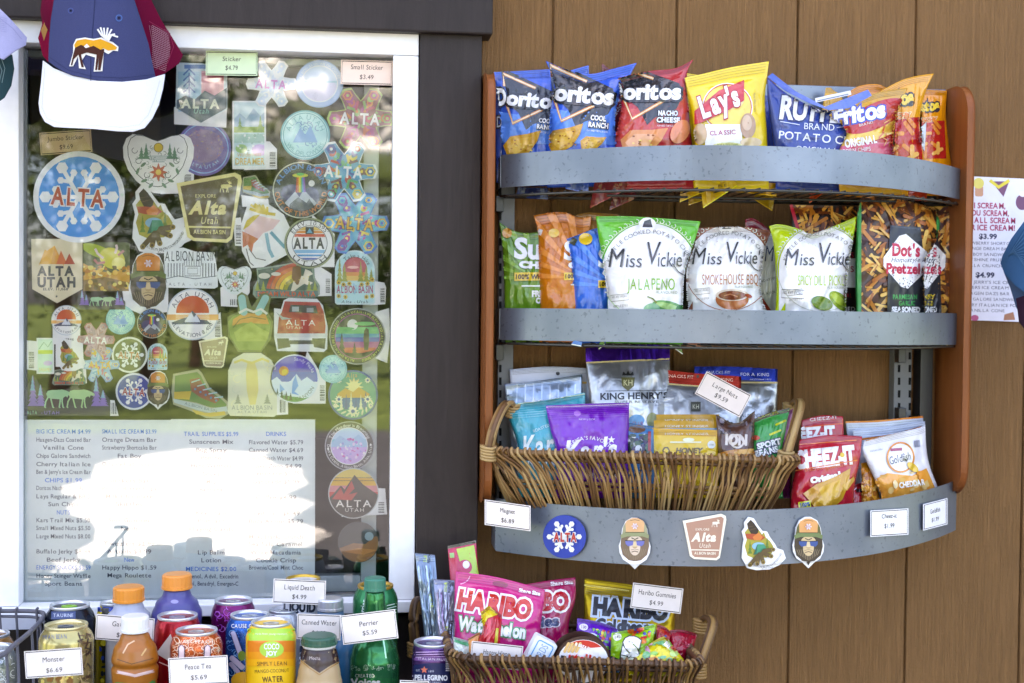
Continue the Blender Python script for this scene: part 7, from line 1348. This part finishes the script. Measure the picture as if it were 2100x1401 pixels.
# ================================================================ caps
def capdf(cx, w, d, bulge): return lambda V: d+bulge*np.clip(1-((V[:, 0]-cx)/w)**2, 0, 1)
def capart(name, pts, df, col, parent, th=.004, kind='cloth'):
    V2, Fc = split(*tess(pts), 11); A = V2[Fc]; ar = (A[:, 1, 0]-A[:, 0, 0])*(A[:, 2, 1]-A[:, 0, 1])-(A[:, 1, 1]-A[:, 0, 1])*(A[:, 2, 0]-A[:, 0, 0]); Fc = np.where((ar > 0)[:, None], Fc[:, ::-1], Fc)
    Vf = W(V2[:, 0], V2[:, 1], df(V2)); n = len(V2)
    return mesh(name, np.concatenate([Vf, Vf+[0, th, 0]]), [tuple(f) for f in Fc]+[tuple(n+k for k in f[::-1]) for f in Fc], M(col, kind), parent, smooth=True)
cap = empty('trucker_cap', tuple(Wv(210, 265, .12)), 'navy front trucker cap with maroon mesh sides, moose patch and white brim', 'cap', None)
crown = lambda V: .095+.075*np.clip(1-((V[:, 0]-205)/150)**2, 0, 1)+.015*np.clip((V[:, 1]+60)/220, 0, 1)
capart('crown', smoothpoly := [(118, -70), (250, -80), (262, -40), (285, 30), (304, 90), (312, 130), (319, 160), (290, 165), (240, 168), (190, 164), (140, 152), (115, 138), (99, 126), (100, 90), (104, 40), (112, -10)], crown, '40466e', cap)
prints(Ln([(197, -60), (194, 10), (190, 60), (186, 120), (186, 166)], 1.2, '2c3254')+Rg(145, 22, 5, 2, '4c5890')+El(145, 22, 2, None, '181c30')+Rg(244, 37, 6, 2, '4c6ca8')+El(244, 37, 2.2, None, '181c30')+Ln([(102, 118), (140, 144), (190, 157), (250, 160), (316, 153)], .8, '30365a'), cap, crown, 'cloth', 10, rename={'artwork': 'stitching'}, base=.0006)
side = lambda V: .045+.06*np.clip(1-((V[:, 0]-205)/185)**2, 0, 1)
_c = Wv(200, 30, .06); _V = []; _F = []
for i in range(13):
    for k in range(24):
        t_ = pi*i/12; p_ = 2*pi*k/24; _V.append((_c.x+.082*sin(t_)*cos(p_), _c.y+.055*sin(t_)*sin(p_), _c.z+.088*cos(t_)))
for i in range(12): _F += [(i*24+k, (i+1)*24+k, (i+1)*24+(k+1) % 24, i*24+(k+1) % 24) for k in range(24)]
mesh('crown_back', _V, _F, M('6c0c30', 'cloth'), cap, smooth=True)
capart('mesh_side', [(262, -60), (300, -20), (330, 40), (352, 75), (375, 112), (366, 130), (340, 148), (319, 159), (312, 125), (300, 75), (283, 20), (262, -42)], side, '6c0c30', cap)
capart('mesh_side', [(116, -60), (100, 5), (78, 78), (88, 115), (99, 127), (100, 90), (104, 30)], side, '8c1038', cap)
prints(sum([Ln([(312, 52+k*4), (350-abs(k-8)*.8, 70+k*3.6)], .9, 'c08c9c') for k in range(0, 22)], [])+sum([Ln([(306+k*4, 52+k), (322+k*2.5, 138-k*2)], .7, 'a87888') for k in range(11)], [])+Ln([(306, 44), (348, 68), (356, 96), (344, 130), (318, 144)], 1.6, '8c2848')+Pg([(84, 62), (98, 30), (98, 60), (90, 84)], 'b8864c'), cap, side, 'cloth', 10, rename={'artwork': 'mesh_weave'}, base=.0006)
brimd = lambda V: .125+.045*np.clip(1-((V[:, 0]-212)/135)**2, 0, 1)+.05*np.clip((V[:, 1]-125)/140, 0, 1)
capart('brim', [(88, 124), (110, 140), (150, 156), (200, 166), (250, 168), (300, 163), (338, 152), (334, 180), (325, 215), (312, 242), (296, 262), (272, 270), (240, 269), (190, 264), (140, 262), (110, 260), (92, 250), (82, 232), (79, 212), (84, 170)], brimd, 'e4e4ee', cap)
prints(Ln([(92, 140), (88, 190), (86, 220), (96, 243), (120, 252), (190, 257), (250, 261), (285, 256), (304, 236), (318, 200), (328, 165)], .8, 'c4c4d4'), cap, brimd, 'cloth', 10, rename={'artwork': 'brim_stitching'}, base=.0006)
ms = Pg([(152, 92), (158, 82), (174, 80), (192, 82), (206, 80), (218, 84), (230, 90), (240, 96), (240, 102), (232, 102), (222, 108), (212, 102), (206, 114), (196, 112), (176, 108), (160, 108), (152, 98)], 'e0942c')
ms = Pg([(150, 92), (156, 80), (174, 77), (192, 80), (208, 77), (220, 82), (232, 87), (243, 96), (242, 105), (232, 104), (222, 111), (213, 106), (210, 146), (192, 147), (195, 118), (176, 112), (168, 124), (176, 142), (162, 140), (160, 116), (150, 136), (142, 136), (150, 108)], 'ece8e4')+Pg([(152, 92), (158, 83), (174, 80), (192, 83), (206, 80), (218, 85), (230, 90), (240, 97), (238, 102), (222, 104), (212, 99), (204, 104), (190, 98), (176, 102), (164, 98), (154, 100)], 'e0a02c')+Pg([(154, 98), (166, 92), (180, 98), (192, 94), (206, 102), (214, 100), (212, 112), (206, 144), (201, 144), (203, 116), (199, 144), (195, 144), (198, 112), (178, 108), (166, 112), (172, 138), (167, 138), (161, 112), (151, 122), (148, 134), (145, 134), (150, 112)], '4c2c24')+Pg([(172, 95), (178, 90), (184, 96), (176, 99)], 'e8e0dc')
for a in ((200, 60), (206, 56), (213, 57), (221, 57), (229, 60), (236, 70), (242, 76)): ms += Ln([(222, 84), ((a[0]+216)/2, 72), a], 3.4, 'e8e6e4')
prints(ms, cap, crown, 'cloth', 8, rename={'artwork': 'moose_patch'}, base=.0012)
c2 = empty('lavender_cap', tuple(Wv(10, 110, .1)), 'pale lavender cap brim cut off at the upper left corner', 'cap'); lv = lambda V: .12+.03*np.cos(V[:, 0]/45)
capart('brim', [(-60, -10), (0, 18), (24, 42), (54, 76), (52, 92), (30, 104), (6, 122), (-60, 90)], lv, 'a8a8d0', c2)
prints(Ln([(-10, 30), (26, 58), (44, 80)], 1, '8c8cb8')+sum([Ln([(-6, 34+4*k), (14, 38+4*k)], .7, '9494c0') for k in range(8)], []), c2, lv, 'cloth', 10, rename={'artwork': 'stitching'})
c3 = empty('green_cap', tuple(Wv(0, 210, .08)), 'dark green cap edge cut off at the left picture edge below the lavender brim', 'cap'); gv = lambda V: .085+.03*np.cos(V[:, 0]/40)
capart('crown', [(-50, 100), (6, 100), (24, 112), (28, 140), (22, 175), (8, 200), (-10, 212), (-50, 212)], gv, '28444a', c3)
prints(Ln([(2, 118), (10, 140), (4, 170)], 1.2, '7c9498')+Ln([(-4, 124), (4, 145), (-2, 170)], 1.2, '7c9498'), c3, gv, 'cloth', 10, rename={'artwork': 'stitching'})
c4 = empty('knit_cap', tuple(Wv(2090, 640, .1)), 'blue ribbed cap hanging over the ice cream poster at the right edge', 'cap'); bv4 = lambda V: .06+.09*np.clip(1-((V[:, 0]-2150)/100)**2, 0, 1)
capart('crown', [(2190, 400), (2140, 420), (2104, 452), (2076, 490), (2058, 525), (2054, 540), (2062, 560), (2084, 585), (2110, 605), (2190, 620)], bv4, '3c6c9c', c4)
prints(sum([Ln([(2064+k*.6, 530-k*.9), (2100+k, 470+k*4.8)], .9, ['28507c', '5c90bc'][k % 2]) for k in range(0, 24)], []), c4, bv4, 'cloth', 12, rename={'artwork': 'ribbing'})
capart('lining', [(2060, 556), (2084, 583), (2110, 600), (2190, 610), (2190, 680), (2106, 665), (2086, 630), (2074, 590)], lambda V: bv4(V)-.012, '4c6484', c4)
capart('brim', [(2086, 612), (2110, 604), (2190, 612), (2190, 690), (2110, 684), (2092, 660)], lambda V: bv4(V)+.012, '3a2434', c4)
